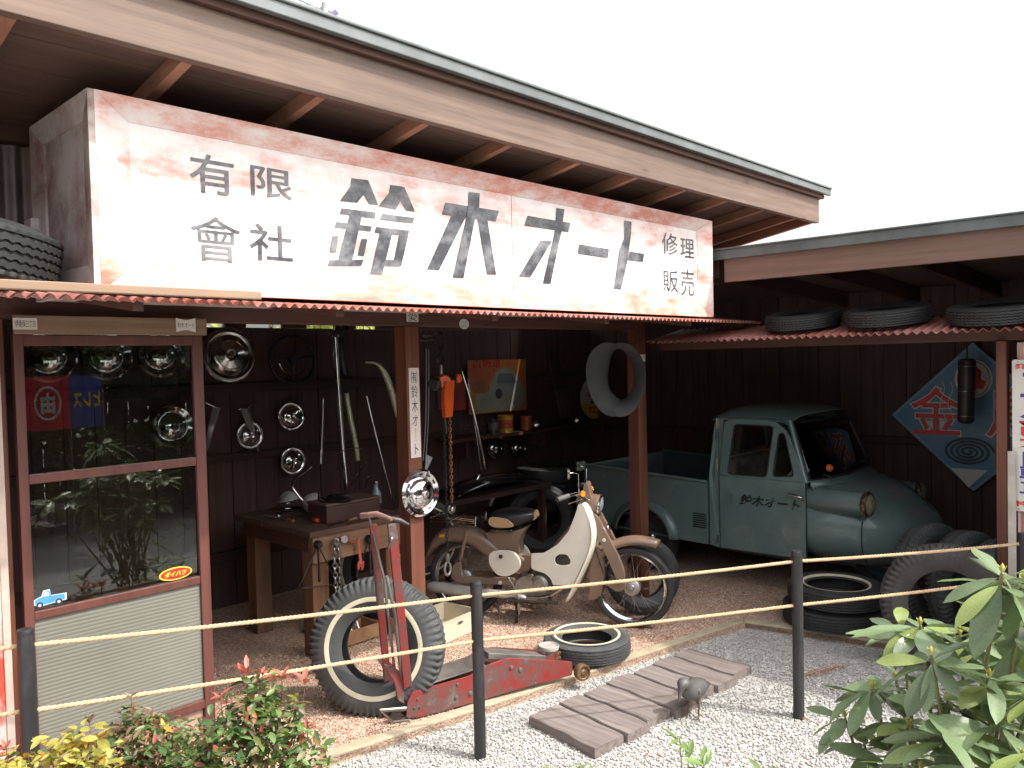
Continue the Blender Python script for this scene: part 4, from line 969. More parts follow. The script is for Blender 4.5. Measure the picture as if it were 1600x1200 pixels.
# ------------------------------------------------------------------ three wheeled truck
tr_ = thing('three_wheeled_truck', 'faded teal three-wheeled pickup truck with rounded nose inside the shed', 'truck', (6.29, 3.1, 0))
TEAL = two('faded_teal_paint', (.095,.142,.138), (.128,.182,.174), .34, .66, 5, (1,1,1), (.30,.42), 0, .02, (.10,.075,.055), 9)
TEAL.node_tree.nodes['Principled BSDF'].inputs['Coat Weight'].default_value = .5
TEAL2 = mat('dull_and_shaded_teal', (.045,.080,.088), .5, 0, .2, 3.0)
XN, XF, XC = 5.65, 6.93, 6.29
TG = glass('truck_glass', (.85,.88,.86), 1.0, 1.5)
def tum(z): return 0 if z < .86 else (z-.86)*.20
def px2(zx, zy, X=5.68): q = on(900+zx*.375, 600+zy*.375, X=X); return (q.y, q.z)
def side_panel(name, poly, m, th=.02, holes=(), both=True, r=.02, bev=.003, dx=0.0, par=None):
    P = roundpoly(poly, r, 3) if r else poly; res = []
    # slice into horizontal fine strips is unnecessary: the upper pieces lean by a shear
    for side in ((0, 1) if both else (0,)):
        m0 = MB().prism(P, th, None, holes=holes); vs = []
        for (y, z, t) in m0.v:
            x = XN + dx + tum(z) + t
            if side: x = XF - dx - tum(z) - t
            vs.append((x, y, z))
        mm = MB(); mm.add(vs, m0.f); res.append(mm.build(name, m, par or tr_, bevel=bev, smooth=35, fixn=True))
    return res
yR, yFd = 3.16, 2.455
# door: lower skin and upper window frame
side_panel('door', [(yR-.01,.29),(yFd+.01,.30),(yFd+.01,.86),(yR-.01,.86)], TEAL, .025, dx=-.006, r=.012)
win = [px2(648,170), px2(812,178), px2(802,386), px2(640,372)]; vent = [px2(836,208), px2(860,208), px2(914,384), px2(827,384)]
frm = [(yR-.01,.862),(yFd+.015,.862),(2.50,.95),(2.60,1.17),(2.645,1.235),(2.72,1.285),(2.80,1.30),(3.08,1.30),(3.145,1.27),(3.15,1.20)]
side_panel('door_window_frame', frm, TEAL, .025, holes=[roundpoly(win, .03, 3), roundpoly(vent, .02, 3)], dx=-.006, r=.0)
side_panel('side_window', roundpoly(win, .03, 3), TG, .004, dx=.010, r=0, bev=0)
side_panel('vent_window', roundpoly(vent, .02, 3), TG, .004, dx=.010, r=0, bev=0)
for W_2, nme in ((win, 'window_rubber'), (vent, 'window_rubber')):
    P = roundpoly(W_2, .03, 3)
    for side in (0, 1):
        MB().tube([((XN-.004+tum(z)) if not side else (XF+.004-tum(z)), y, z) for y, z in P], .006, 6, closed=True).build(nme, BLACK, tr_, smooth=50)
DKL = mat('panel_gap', (.012,.015,.016), .7)
MB().tube([(XN-.0065, y, z) for y, z in ((yR-.008,1.20),(yR-.008,.86),(yR-.008,.292),(yFd+.012,.302))], .0022, 4).build('door_seam', DKL, tr_)
# rear corner pillar and cab back
side_panel('cab_corner', [(3.245,.30),(yR+.002,.29),(yR+.002,1.31),(3.19,1.31),(3.235,1.25),(3.245,.86)], TEAL, .025, r=.0)
bk_ = MB(); HO = rrect(5.98, .98, 6.60, 1.22, .05)
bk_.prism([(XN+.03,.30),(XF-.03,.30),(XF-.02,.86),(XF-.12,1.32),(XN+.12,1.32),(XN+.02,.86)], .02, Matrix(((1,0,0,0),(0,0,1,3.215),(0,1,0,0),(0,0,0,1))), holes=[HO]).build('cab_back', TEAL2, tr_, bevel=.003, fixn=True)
MB().prism(HO, .004, Matrix(((1,0,0,0),(0,0,1,3.222),(0,1,0,0),(0,0,0,1)))).build('rear_window', TG, tr_)
# roof
rings = []
ys = [3.235,3.228,3.19,3.05,2.9,2.75,2.64,2.60]; zt = [1.285,1.325,1.35,1.362,1.364,1.356,1.335,1.305]
for y, z in zip(ys, zt):
    r = []; n = 16
    for k in range(n+1):
        s = -1+2*k/n; hwid = .64-tum(1.29)-.002
        x = XC+s*hwid; zz = 1.285+(z-1.285)*(1-abs(s)**3.2)+ (.03 if y < 3.25 else 0)*(1-abs(s)**7)
        r.append((x, y-(.035*(1-s*s) if y < 2.8 else 0), zz))
    rings.append(r)
MB().loft(rings, cap=False, closed=False).build('roof', TEAL, tr_, smooth=70, solid=.012, subd=1)
for side in (0, 1):
    pts = [(3.25,1.283),(3.15,1.318),(2.9,1.325),(2.72,1.318),(2.62,1.268)]
    MB().tube([((XN+tum(z)-.002) if not side else (XF-tum(z)+.002), y, z) for y, z in pts], .009, 6).build('rain_gutter', TEAL2, tr_, smooth=50)
# windscreen pillars, glass and cowl
def wsp(s, t):   # s -1 near .. 1 far, t 0 bottom .. 1 top
    z = .875+(1.285-.875)*t; hwid = .635-tum(z)-.02; x = XC+s*hwid
    y = 2.455+(2.60-2.455)*t*1.0 - .095*(1-abs(s)**2.2)*(1-.45*t); return (x, y, z)
gl_ = MB(); ns_, nt2 = 12, 5; vs = [wsp(-1+2*i/ns_, j/nt2) for j in range(nt2+1) for i in range(ns_+1)]
gl_.add(vs, [(j*(ns_+1)+i, j*(ns_+1)+i+1, (j+1)*(ns_+1)+i+1, (j+1)*(ns_+1)+i) for j in range(nt2) for i in range(ns_)]).build('windscreen', TG, tr_, smooth=80, solid=.004)
ed = [wsp(-1, j/5) for j in range(6)]+[wsp(-1+2*i/12, 1) for i in range(1, 12)]+[wsp(1, 1-j/5) for j in range(6)]+[wsp(1-2*i/12, 0) for i in range(1, 12)]
MB().tube(ed, .012, 6, closed=True).build('windscreen_rubber', BLACK, tr_, smooth=50)
for s in (-1, 1):
    MB().tube([Vector(wsp(s, t))+Vector((s*.012, .016, 0)) for t in (-.05,.25,.5,.75,1.03)], [.022,.02,.018,.018,.02], 8).build('windscreen_pillar', TEAL, tr_, smooth=60)
# nose: lofted from the cab front to the tip
sec = [(2.60,.636,.868,.255),(2.50,.637,.868,.25),(2.44,.637,.868,.245),(2.34,.630,.865,.235),(2.22,.606,.845,.225),(2.10,.560,.802,.225),(1.98,.488,.738,.235),(1.88,.398,.668,.255),(1.80,.298,.60,.285),(1.745,.19,.54,.325),(1.718,.08,.485,.375)]
rings = []
for y, hw_2, zt_, zb in sec:
    r = []; n = 32; cz = (zt_*.45+zb*.55)
    for k in range(n):
        th = 2*math.pi*k/n; c, s = math.cos(th), math.sin(th); e = 2/3.4 if y > 2.0 else 2/2.6
        x = XC+hw_2*math.copysign(abs(c)**e, c); z = cz+((zt_-cz) if s > 0 else (cz-zb))*math.copysign(abs(s)**(2/2.4), s)
        r.append((x, y, z))
    rings.append(r)
MB().loft(rings).build('nose', TEAL, tr_, smooth=80, subd=1, fixn=True)
# cowl panel under the windscreen
cw = []
for t in range(7):
    s = -1+2*t/6; a = Vector(wsp(s, 0)); cw.append([a+Vector((0,.02,0)), a+Vector((0,-.02,-.012)), a+Vector((0,-.10*(1-s*s)-.015,-.035)), (a.x, min(a.y-.03, 2.42), .80)])
MB().loft(cw, cap=False, closed=False).build('cowl', TEAL, tr_, smooth=60, solid=.01)
# panel joints on the nose
DKL = mat('panel_gap', (.012,.015,.016), .7)
def on_nose(y, th):
    ysec = [s_[0] for s_ in sec][::-1]; f = lambda i: float(np.interp(y, ysec, [s_[i] for s_ in sec][::-1])); hw_2, zt_, zb = f(1), f(2), f(3); cz = zt_*.45+zb*.55
    c, s = math.cos(th), math.sin(th); return Vector((XC+hw_2*math.copysign(abs(c)**(2/3.0), c), y, cz+((zt_-cz) if s > 0 else (cz-zb))*math.copysign(abs(s)**(2/2.4), s)))
for y in (2.10,):
    MB().tube([on_nose(y, math.pi+a)+Vector((-.0012,0,0)) for a in np.linspace(-.35, .75, 12)], .0035, 5).build('panel_joint', DKL, tr_)
MB().tube([(XN-.004, 2.458, z) for z in (.27,.5,.86)], .0035, 5).build('panel_joint', DKL, tr_)
MB().tube([on_nose(y, 1.15+.35*(2.4-y))+Vector((-.001,0,.002)) for y in np.linspace(2.44, 1.82, 8)], .003, 5).build('hood_joint', DKL, tr_)
MB().tube([on_nose(y, math.pi+.98)+Vector((-.004,0,-.004)) for y in np.linspace(2.05, 1.76, 8)], .006, 6).build('chin_trim', CHD, tr_, smooth=50)
# headlamps with their long fairings
for s in (-1, 1):
    x0 = XC+s*(.575 if s < 0 else .50)
    dz_ = 0 if s < 0 else -.07
    MB().tube([(x0+s*-.03, 2.46, .735+dz_), (x0+s*.0, 2.36, .738+dz_), (x0+s*.02, 2.2, .742+dz_), (x0+s*.030, 2.06, .742+dz_)], [.085,.088,.086,.078], 20).build('lamp_fairing', TEAL, tr_, smooth=60)
    A = axis_m(Vector((x0+s*.030, 2.045, .742+dz_)), Vector((s*.06,-1,0)))
    MB().lathe([(.078,-.02),(.090,.0),(.090,.016),(.078,.026),(.070,.022)], 36, A).build('lamp_rim', mat('tarnished_brass_rim', (.30,.25,.18), .25, .9, .2, 10), tr_, smooth=40)
    MB().lathe([(0,.046),(.03,.043),(.055,.034),(.074,.020)], 32, A).build('lamp_lens', mat('old_lamp_glass', (.30,.26,.17), .10, .3, .2, 30, .2, 50), tr_, smooth=60)
# door furniture and lettering
q = on(900+912*.375, 600+466*.375, X=5.62)
MB().tube([(5.632, q.y+.05, q.z+.012), (5.612, q.y+.045, q.z+.012), (5.606, q.y-.02, q.z), (5.612, q.y-.055, q.z-.008)], [.008,.008,.009,.006], 8).build('door_handle', CHR, tr_, smooth=50)
MB().cyl((5.645, q.y-.052, q.z-.03), (5.625, q.y-.052, q.z-.03), .011, n=14).build('lock', CHD, tr_, smooth=40)
for y, z in ((3.17,1.17),(3.17,.36)): MB().cyl((5.640, y, z-.03), (5.640, y, z+.03), .008, n=10).build('hinge', TEAL2, tr_, smooth=40)
a = on(900+676*.375, 600+492*.375, X=5.640)
LETT = two('worn_black_lettering', (.012,.014,.014), (.10,.16,.16), .52, .66, 30, (1,1,1), (.5,.6), 0, 0, None, 4, False)
yL, yRt = px2(682,492,5.64)[0], px2(934,492,5.64)[0]
text_mb('鈴木オート', yL-yRt, .086, basis((5.6395, (yL+yRt)/2, (px2(682,492,5.64)[1]+px2(934,500,5.64)[1])/2+.005), (0,-1,0), (0,0,1)), .035, 0, .25).build('lettering', LETT, tr_)
text_mb('有限\n会社', .065, .072, basis((5.6395, px2(636,480,5.64)[0], px2(636,478,5.64)[1]), (0,-1,0), (0,0,1)), .01).build('lettering', mat('ghost_lettering', (.085,.14,.16), .5), tr_)
# wiper and indicator by the windscreen
MB().tube([wsp(-.25,-.02), tuple(Vector(wsp(-.32,.0))+Vector((-.02,-.03,.02))), tuple(Vector(wsp(.05,.42))+Vector((0,-.012,0)))], .005, 6).build('wiper', IRON, tr_)
q = on(900+1052*.375, 600+350*.375, X=5.78); MB().lathe([(0,.03),(.02,.026),(.028,.01),(.026,0)], 20, axis_m(q, Vector((-.3,-1,.2)))).build('indicator', mat('orange_lens', (.55,.12,.03), .3), tr_, smooth=50)
MB().tube([(5.86,2.42,.90),(5.84,2.36,.89),(5.81,2.33,.865)], .005, 6).build('lamp_stalk', STEEL, tr_)
# interior: steering wheel, seat, dash
sw = MB(); A = axis_m(Vector((6.02, 2.66, .90)), Vector((0,.75,.66)))
sw.tube([A @ Vector((.165*math.cos(a), .165*math.sin(a), 0)) for a in np.linspace(0, 2*math.pi, 33)[:-1]], .010, 8, closed=True)
for a in (.5, 2.6, 4.7): sw.tube([A @ Vector((0,0,-.02)), A @ Vector((.16*math.cos(a), .16*math.sin(a), 0))], .006, 6)
sw.tube([A @ Vector((0,0,0)), A @ Vector((0,0,-.35))], .014, 8)
sw.build('steering_wheel', mat('ivory_plastic', (.55,.52,.45), .35), tr_, smooth=50)
MB().box((5.75, 2.78, .42), (6.83, 3.18, .66)).build('bench_seat', mat('old_seat_cover', (.20,.17,.12), .7, 0, .3, 9), tr_, bevel=.04)
MB().box((5.78, 3.10, .66), (6.80, 3.19, .98)).build('seat_back', MATS['old_seat_cover'], tr_, bevel=.03)
MB().box((5.70, 2.47, .70), (6.88, 2.54, .85)).build('dashboard', TEAL2, tr_, bevel=.01)
MB().box((5.70, 3.195, .66), (6.86, 3.205, .98)).build('cab_lining', mat('cream_lining', (.34,.32,.24), .6, 0, .1, 6), tr_)
MB().box((5.70, 3.195, 1.22), (6.80, 3.205, 1.30)).build('cab_lining', MATS['cream_lining'], tr_)
MB().box((5.68, 2.46, .27), (6.90, 3.20, .30)).build('cab_floor', IRON, tr_)
# bed
bedz = .80
bs = [(3.262,.30),(3.262,.795),(4.50,.845),(4.50,.40),(4.30,.36),(4.16,.33)]
arch = [(3.86+.315*math.cos(t), .30+.29*math.sin(t)) for t in np.linspace(math.pi*.98, math.pi*.03, 14)][::-1]
bs2 = [(3.262,.30),(3.262,.795),(4.50,.845),(4.50,.34)]+[p for p in arch[::-1]]+[(3.50,.305)]
for side in (0, 1):
    m0 = MB().prism(bs2, .022); vs = [((XN+t) if not side else (XF-t), y, z) for y, z, t in m0.v]; mm = MB(); mm.add(vs, m0.f); mm.build('bed_side', TEAL2 if side else TEAL, tr_, bevel=.003, fixn=True)  # darker teal puts the shade inside the bed into the far side's colour
    rings = []
    for t in np.linspace(math.pi*1.0, math.pi*.02, 18):
        c, s_ = math.cos(t), math.sin(t); r = []
        for dx_, rr in ((.03,.315),(-.005,.322),(-.030,.305),(-.045,.270),(-.048,.255)):
            x = XN+dx_ if not side else XF-dx_; r.append((x, 3.86+rr*c*1.02, .30+rr*s_*.93))
        rings.append(r)
    MB().loft(rings, cap=False, closed=False).build('wheel_arch', TEAL, tr_, smooth=60, solid=.006)
    MB().tube([((XN-.006) if not side else (XF+.006), 3.262, .80), ((XN-.006) if not side else (XF+.006), 4.50, .85)], .013, 8).build('bed_rail', TEAL, tr_, smooth=50)
MB().box((XN+.02, 4.48, .36), (XF-.02, 4.50, .845)).build('tailgate', TEAL, tr_, bevel=.003)
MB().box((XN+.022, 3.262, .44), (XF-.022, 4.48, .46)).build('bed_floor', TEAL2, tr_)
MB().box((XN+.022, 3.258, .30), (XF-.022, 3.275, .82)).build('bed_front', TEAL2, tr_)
lv = MB()
for k in range(7):
    z = px2(512,540,5.645)[1]-.018*k+.0; y0, y1 = px2(487,540,5.645)[0], px2(541,540,5.645)[0]
    MB().box((XN-.006, y1, z-.004), (XN+.004, y0, z+.004)).build('louvre', DKL, tr_)
for i, (zx, zy) in enumerate(((425,420),(205,380),(120,375))):
    q = on(900+zx*.375, 600+zy*.375, X=5.64); MB().tube([q, q+Vector((-.01,0,.0)), q+Vector((-.012,0,-.03)), q+Vector((0,0,-.035))], .003, 6).build('rope_hook', STEEL, tr_)
def truck_wheel(x, y, s=1):
    A = T(x, y, .255) @ RY(90)
    wo = MB().lathe([(.15,.05),(.17,.065),(.21,.072),(.245,.06),(.255,.03),(.255,-.03),(.245,-.06),(.21,-.072),(.17,-.065),(.15,-.05)], 48, A, closed=True).build('wheel', RUB, tr_, smooth=40)
    MB().lathe([(0,-.03),(.05,-.035),(.07,-.02),(.12,-.03),(.14,-.05),(.152,-.055),(.152,.05)], 36, A).build('wheel_disc', TEAL2, wo, smooth=40)
    MB().lathe([(0,-.062),(.04,-.058),(.06,-.035)], 24, A).build('hub_cap', CHD, wo, smooth=40)
truck_wheel(5.74, 3.86); truck_wheel(6.84, 3.86); truck_wheel(6.29, 2.14)
MB().box((5.9, 2.2, .24), (6.68, 4.45, .30)).build('chassis', IRON, tr_)
MB().cyl((5.74,3.86,.255), (6.84,3.86,.255), .03).build('rear_axle', IRON, tr_)

# ------------------------------------------------------------------ red trolley jack
JK = two('worn_red_paint', (.23,.032,.030), (.11,.055,.048), .43, .55, 6, (1,1,1), (.35,.75), 0, .25, (.17,.145,.13), 8)
JS = mat('greasy_steel', (.16,.145,.13), .55, .5, .3, 9, .25)
J0 = on(655, 1122, Z=0.0); J1 = on(905, 1062, Z=0.0); JD = (J1-J0).normalized(); JN = Vector((-JD.y, JD.x, 0))
if JN.dot(CAM-J0) > 0: JN = -JN      # JN away from viewer
jk = thing('trolley_jack', 'worn red trolley jack with a tall double lever handle lying in front of the shop', 'jack', tuple(J0))
def jp(zx, zy, off=0): return onp(460+zx/2.857, 880+zy/2.857, J0+JN*off, JN)
def jplate(name, poly, th, off, m, bev=.003, r=.01):
    P = [jp(*p, off=0) for p in poly]; Q = roundpoly([((p-J0).dot(JD), p.z) for p in P], r, 2)
    M = Matrix(((JD.x, 0, JN.x, J0.x+JN.x*off), (JD.y, 0, JN.y, J0.y+JN.y*off), (0, 1, 0, 0), (0,0,0,1)))
    return MB().prism(Q, th, M).build(name, m, jk, bevel=bev, smooth=30, fixn=True)
sidep = [(500,690),(505,620),(530,575),(780,505),(865,455),(950,425),(985,425),(1240,440),(1240,500),(1060,545),(800,622),(560,688)]
jplate('side_plate', sidep, .010, 0, JK); jplate('side_plate', sidep, .010, .19, JK)
rp_ = lambda zx, zy, off: jp(zx, zy)+JN*off
top = [rp_(545,560,.01), rp_(545,560,.185), rp_(860,458,.185), rp_(860,458,.01)]
MB().add(top+[p-Vector((0,0,.008)) for p in top], [(0,1,2,3),(7,6,5,4),(0,4,5,1),(1,5,6,2),(2,6,7,3),(3,7,4,0)]).build('top_cover', JS, jk, fixn=True, bevel=.002)
arm = [rp_(880,412,.04), rp_(880,412,.15), rp_(1150,428,.13), rp_(1150,428,.06)]
MB().add(arm+[p-Vector((0,0,.035)) for p in arm], [(0,1,2,3),(7,6,5,4),(0,4,5,1),(1,5,6,2),(2,6,7,3),(3,7,4,0)]).build('lift_arm', JS, jk, fixn=True, bevel=.004)
sp0 = jp(1175, 402)+JN*.095
MB().lathe([(0,.012),(.045,.010),(.055,.018),(.058,.012),(.055,-.004),(.02,-.012),(.02,-.04)], 28, T(*sp0)).build('saddle', mat('dusty_iron', (.36,.33,.29), .8, .1, .2, 10, .3), jk, smooth=40)
wc = jp(1272, 478)
for off in (-.045, .20):
    A = axis_m(Vector((wc.x, wc.y, max(.044, wc.z)))+JN*off, JN)
    fw = MB().lathe([(.0,-.004),(.012,-.004),(.018,.002),(.030,.002),(.034,-.004),(.043,-.004),(.045,0),(.045,.034),(.041,.040),(0,.040)], 28, A).build('front_wheel', mat('rusty_brown_iron', (.17,.10,.055), .6, .5, .3, 12, .3), jk, smooth=40)
for (zx, zy) in ((968,465),(1008,475),(728,540),(722,598),(1075,537),(785,580),(550,605),(535,645),(560,640)):
    c = jp(zx, zy); A = axis_m(c+JN*.0, -JN); rr = .012 if zx in (968, 1008, 722, 785) else .006
    MB().lathe([(0,.008),(rr*.6,.008),(rr*.65,.005),(rr,.004),(rr,0)], 12 if rr > .01 else 8, A).build('bolt', JS, jk, smooth=40)
# rear casters and bracket
for off in (.02, .16):
    c = rp_(455,655,off); A = axis_m(Vector((c.x, c.y, .033)), JN)
    MB().lathe([(0,-.012),(.03,-.012),(.032,0),(.03,.012),(0,.012)], 20, A).build('caster', IRON, jk, smooth=40)
tp = [rp_(385,660,.0), rp_(440,705,.0), rp_(500,690,.0), rp_(500,640,.0)]
MB().tube([rp_(500,650,.0), rp_(390,665,.02), rp_(430,700,-.03), rp_(505,690,-.03)], .011, 6, flat=.5).build('rear_bracket', mat('bare_steel', (.34,.31,.27), .45, .7, .2, 9), jk, smooth=40)
jplate('yoke', [(405,458),(450,470),(490,500),(500,520),(500,640),(470,620),(455,540)], .012, .03, JK); jplate('yoke', [(405,458),(450,470),(490,500),(500,520),(500,640),(470,620),(455,540)], .012, .15, JK)
jplate('handle_socket', [(470,560),(540,555),(545,575),(505,640),(470,640)], .11, .04, JS)
# lever: two bars standing up to the left, leaning on the tyre
hb0 = rp_(520,560,.03); hb1 = rp_(470,600,.14)
def lev(a, b, wd, m, name): MB().bar(a, b, wd, .020, up=JN).build(name, m, jk, bevel=.003)
tl = on(588, 812, d=4.02); tl2 = on(606, 815, d=3.96)
lev(jp(515,560)+JN*.03, on(612, 818, d=3.86), .044, JK, 'lever_bar')
lev(jp(450,560)+JN*.12, on(583, 820, d=3.90), .036, JK, 'lever_bar')
MB().tube([jp(480,580)+JN*.08, on(600, 905, d=3.90), on(575, 800, d=3.90)], .007, 8).build('lever_rod', JS, jk, smooth=50)
MB().tube([jp(500,580)+JN*.06, on(617, 960, d=3.90), on(604, 900, d=3.88)], .008, 8).build('release_rod', JS, jk, smooth=50)
a, b = on(565, 806, d=3.92), on(612, 808, d=3.84)
MB().tube([a+Vector((0,0,-.01)), a, a.lerp(b,.5)+Vector((0,0,.012)), b+Vector((0,0,-.01))], [.010,.015,.015,.010], 12).build('handle_grip', mat('pink_rusty_steel', (.34,.20,.17), .5, .3, .3, 12, .2), jk, smooth=50)
MB().tube([b.lerp(a,.3), on(606, 806, d=3.84)+JD*.06-Vector((0,0,.03)), on(612, 812, d=3.84)+JD*.085-Vector((0,0,.035))], [.012,.014,.008], 8).build('trigger', IRON, jk, smooth=50)
q = on(606, 858, d=3.86); q2 = on(612, 842, d=3.83)
MB().tube([q, q2], .006, 8).build('side_pin', JS, jk); MB().lathe([(0,-.012),(.009,-.008),(.012,0),(.009,.008),(0,.012)], 14, T(*q2)).build('pin_ball', STEEL, jk, smooth=60)

# ------------------------------------------------------------------ workbench and what lies on it
BX0, BY0, BZ = 2.653, 4.224, .79
BW = wood('bench_wood', (.12,.055,.03), (.24,.12,.065), 2, .7, 0, 20)
BT = wood('bench_top_wood', (.075,.042,.030), (.14,.08,.055), 0, .65, 0, 20)
wb = thing('workbench', 'heavy brown timber workbench crowded with lamps and tools inside the shop', 'workbench', (3.1, 4.6, 0))
for i in range(5): MB().box((BX0-.02, BY0-.02+i*.19, BZ-.035), (BX0+.74, BY0-.02+i*.19+.187, BZ)).build('top_board', BT, wb, bevel=.002)
for x, y in ((BX0+.02, BY0+.03), (BX0+.02, BY0+.72), (BX0+.58, BY0+.03), (BX0+.58, BY0+.72)):
    MB().box((x, y, 0), (x+.115, y+.115, BZ-.037)).build('leg', BW, wb, bevel=.004)
MB().box((BX0+.01, BY0, BZ-.20), (BX0+.71, BY0+.028, BZ-.037)).build('apron', wood('bench_apron', (.20,.11,.06), (.34,.20,.12), 0, .7), wb, bevel=.003)
MB().box((BX0-.0, BY0+.03, BZ-.13), (BX0+.018, BY0+.83, BZ-.037)).build('apron', BEAMY, wb, bevel=.003)
AY = BY0-.006      # plane of the tools hung on the apron
def apt(px, py, dy=0): return on(px, py, Y=AY-dy)
def chain(mb, pts, r=.011, w=.0028, spacing=None):
    """linked oval rings following the points"""
    P = [Vector(p) for p in pts]; L = [0]
    for a, b in zip(P, P[1:]): L.append(L[-1]+(b-a).length)
    sp = spacing or r*1.75; n = int(L[-1]/sp); k = 0
    for i in range(n):
        s = (i+.5)*L[-1]/n
        while L[k+1] < s: k += 1
        t = (s-L[k])/(L[k+1]-L[k]); c = P[k].lerp(P[k+1], t); d = (P[k+1]-P[k]).normalized(); u = d.orthogonal().normalized(); v = d.cross(u)
        if i % 2: u = v
        ring = [c + d*(r*1.25*math.cos(a)) + u*(r*.72*math.sin(a)) for a in np.linspace(0, 2*math.pi, 11)[:-1]]
        mb.tube(ring, w, 5, closed=True)
# triangular rod frames and chain hung on the apron
def triframe(label, top, l, r_, rod_end):
    t = thing('spreader_tool', label, 'tool', tuple(apt(*top)))
    P = [apt(*p, .02) for p in (top, l, r_)]
    pl_ = [P[0].lerp(P[1],.1), P[0].lerp(P[1],.55), P[0].lerp(P[1],.93), P[1]+(P[2]-P[1])*.06, P[1].lerp(P[2],.5), P[2]+(P[1]-P[2])*.05, P[2].lerp(P[0],.08), P[2].lerp(P[0],.5), P[0].lerp(P[2],.1)]
    MB().tube(pl_, .0045, 6, closed=True).build('rod_loop', IRON, t, smooth=50)
    e = apt(*rod_end, .03); MB().tube([P[0], P[0].lerp(e,.5), e], [.005,.007,.009], 8).build('hanging_bar', IRON, t, smooth=50)
    MB().lathe([(0,.025),(.018,.024),(.026,.012),(.026,-.012),(.01,-.02)], 16, axis_m(P[0], (0,-1,0))).build('hub', IRON, t, smooth=40)
triframe('rusty triangular rod tool with a hanging bar on the left of the workbench front', (497,851), (466,920), (527,913), (499,909))
triframe('smaller rusty rod tool on the right of the workbench front behind the jack handle', (577,842), (555,905), (601,898), (579,896))
ch = thing('tow_chain', 'doubled grey steel chain hanging down the front of the workbench', 'chain', tuple(apt(525,845)))
mb = MB(); chain(mb, [apt(523,842,.03), apt(523,880,.03), apt(525,925,.03)], .017, .0045); chain(mb, [apt(528,842,.02), apt(531,880,.02), apt(530,925,.02)], .017, .0045); mb.build('chain_links', mat('galvanised_chain', (.33,.32,.31), .35, .9, .3, 20), ch, smooth=60)
MB().cyl(apt(525,842,-.02), apt(525,842,.05), .006, n=8).build('nail', STEEL, ch)
ga = thing('pressure_gauge', 'small round pressure gauge with pale face hooked on the workbench front', 'gauge', tuple(apt(538,842)))
A = axis_m(apt(538,842,.02), (-.25,-1,.05)); MB().lathe([(0,-.012),(.022,-.012),(.025,-.008),(.025,.006),(.022,.008)], 28, A).build('gauge_body', CHR, ga, smooth=40)
MB().lathe([(0,.007),(.021,.007)], 28, A).build('gauge_face', mat('pinkish_white_dial', (.60,.52,.54), .4), ga)
MB().tube([A @ Vector((0,0,.009)), A @ Vector((.010,.010,.009))], .001, 4).build('needle', INK, ga)
MB().tube([apt(543,844,.02), apt(549,846,.02), apt(554,848,.02)], [.006,.008,.004], 8).build('gauge_stem', mat('red_brass', (.40,.12,.08), .4, .5), ga, smooth=50)
wr = thing('adjustable_wrench', 'red adjustable wrench hanging jaws down from the workbench front', 'wrench', tuple(apt(559,842)))
RW = mat('red_wrench_paint', (.50,.10,.07), .45, 0, .2, 8)
a, b = apt(559,841,.03), apt(564,880,.03); MB().bar(a, b, .020, .008, up=(0,-1,0)).build('handle', RW, wr, bevel=.003)
hx = basis(b, (1,0,-.25), (.25,0,1))
MB().prism([(-.022,.012),(.020,.014),(.026,-.012),(.022,-.040),(.010,-.045),(.008,-.022),(-.006,-.022),(-.008,-.046),(-.022,-.036),(-.026,-.010)], .010, hx, z0=-.005).build('jaw', RW, wr, bevel=.002)
MB().cyl(hx @ Vector((-.012,-.006,.004)), hx @ Vector((.012,-.006,.010)), .006, n=10).build('adjuster', RW, wr)
# things on the bench top
def bt(px, py, dz=0): return on(px, py, Z=BZ+dz)
def domelamp(label, px, py, nrm, R):
    AL_ = mat('pale_polished_metal', (.60,.59,.56), .3, .35, .15, 10)
    c = bt(px, py, R*.8); t = thing('headlamp', label, 'headlamp', tuple(c)); A = axis_m(c, nrm)
    MB().lathe([(0,-R*.95),(R*.35,-R*.88),(R*.68,-R*.62),(R*.9,-R*.25),(R*.98,0)], 40, A).build('lamp_shell', AL_, t, smooth=70)
    MB().lathe([(R*.98,-.004),(R*1.04,0),(R*1.03,.012),(R*.94,.016),(R*.90,.010)], 40, A).build('lamp_rim', CHR, t, smooth=50)
    MB().lathe([(0,.018),(R*.5,.015),(R*.92,.004)], 32, A).build('lens', mat('dark_lamp_glass', (.08,.08,.08), .08, .3, .1, 20), t, smooth=70)
domelamp('old round headlamp lying face down in its ring on the left of the workbench', 451, 783, (.1,-.15,-1), .075)
domelamp('old round headlamp tipped on its side next to the other one on the workbench', 489, 786, (.9,-.25,-.45), .075)
rg = thing('lamp_ring', 'loose chrome lamp ring and bracket under the face down headlamp', 'lamp ring', tuple(bt(455,800)))
MB().lathe([(.080,0),(.095,.004),(.097,.012),(.088,.018),(.080,.010)], 40, T(*bt(452,799))).build('ring', CHR, rg, smooth=50)
MB().tube([bt(425,795), bt(432,792,.03), bt(440,800,.01), bt(436,806,.02)], .008, 8).build('bracket', CHD, rg, smooth=50)
pp = thing('bent_pipe', 'bent chrome pipe rising in a curve from the headlamps on the workbench', 'pipe', tuple(bt(470,780)))
MB().tube(spline([on(473,782,Y=4.40), on(465,773,Y=4.42), on(456,758,Y=4.45), on(464,746,Y=4.48), on(476,738,Y=4.5), on(486,730,Y=4.53)], 4), .0095, 10).build('pipe', CHD, pp, smooth=60)
tb = thing('toolbox', 'dark red-brown metal toolbox at the back of the workbench', 'toolbox', tuple(bt(550,803)))
c = bt(555,812); MB().box((c.x-.20, c.y+.02, BZ), (c.x+.22, c.y+.24, BZ+.105)).build('box', mat('dark_red_toolbox', (.075,.035,.03), .5, 0, .3, 6, .05), tb, bevel=.008)
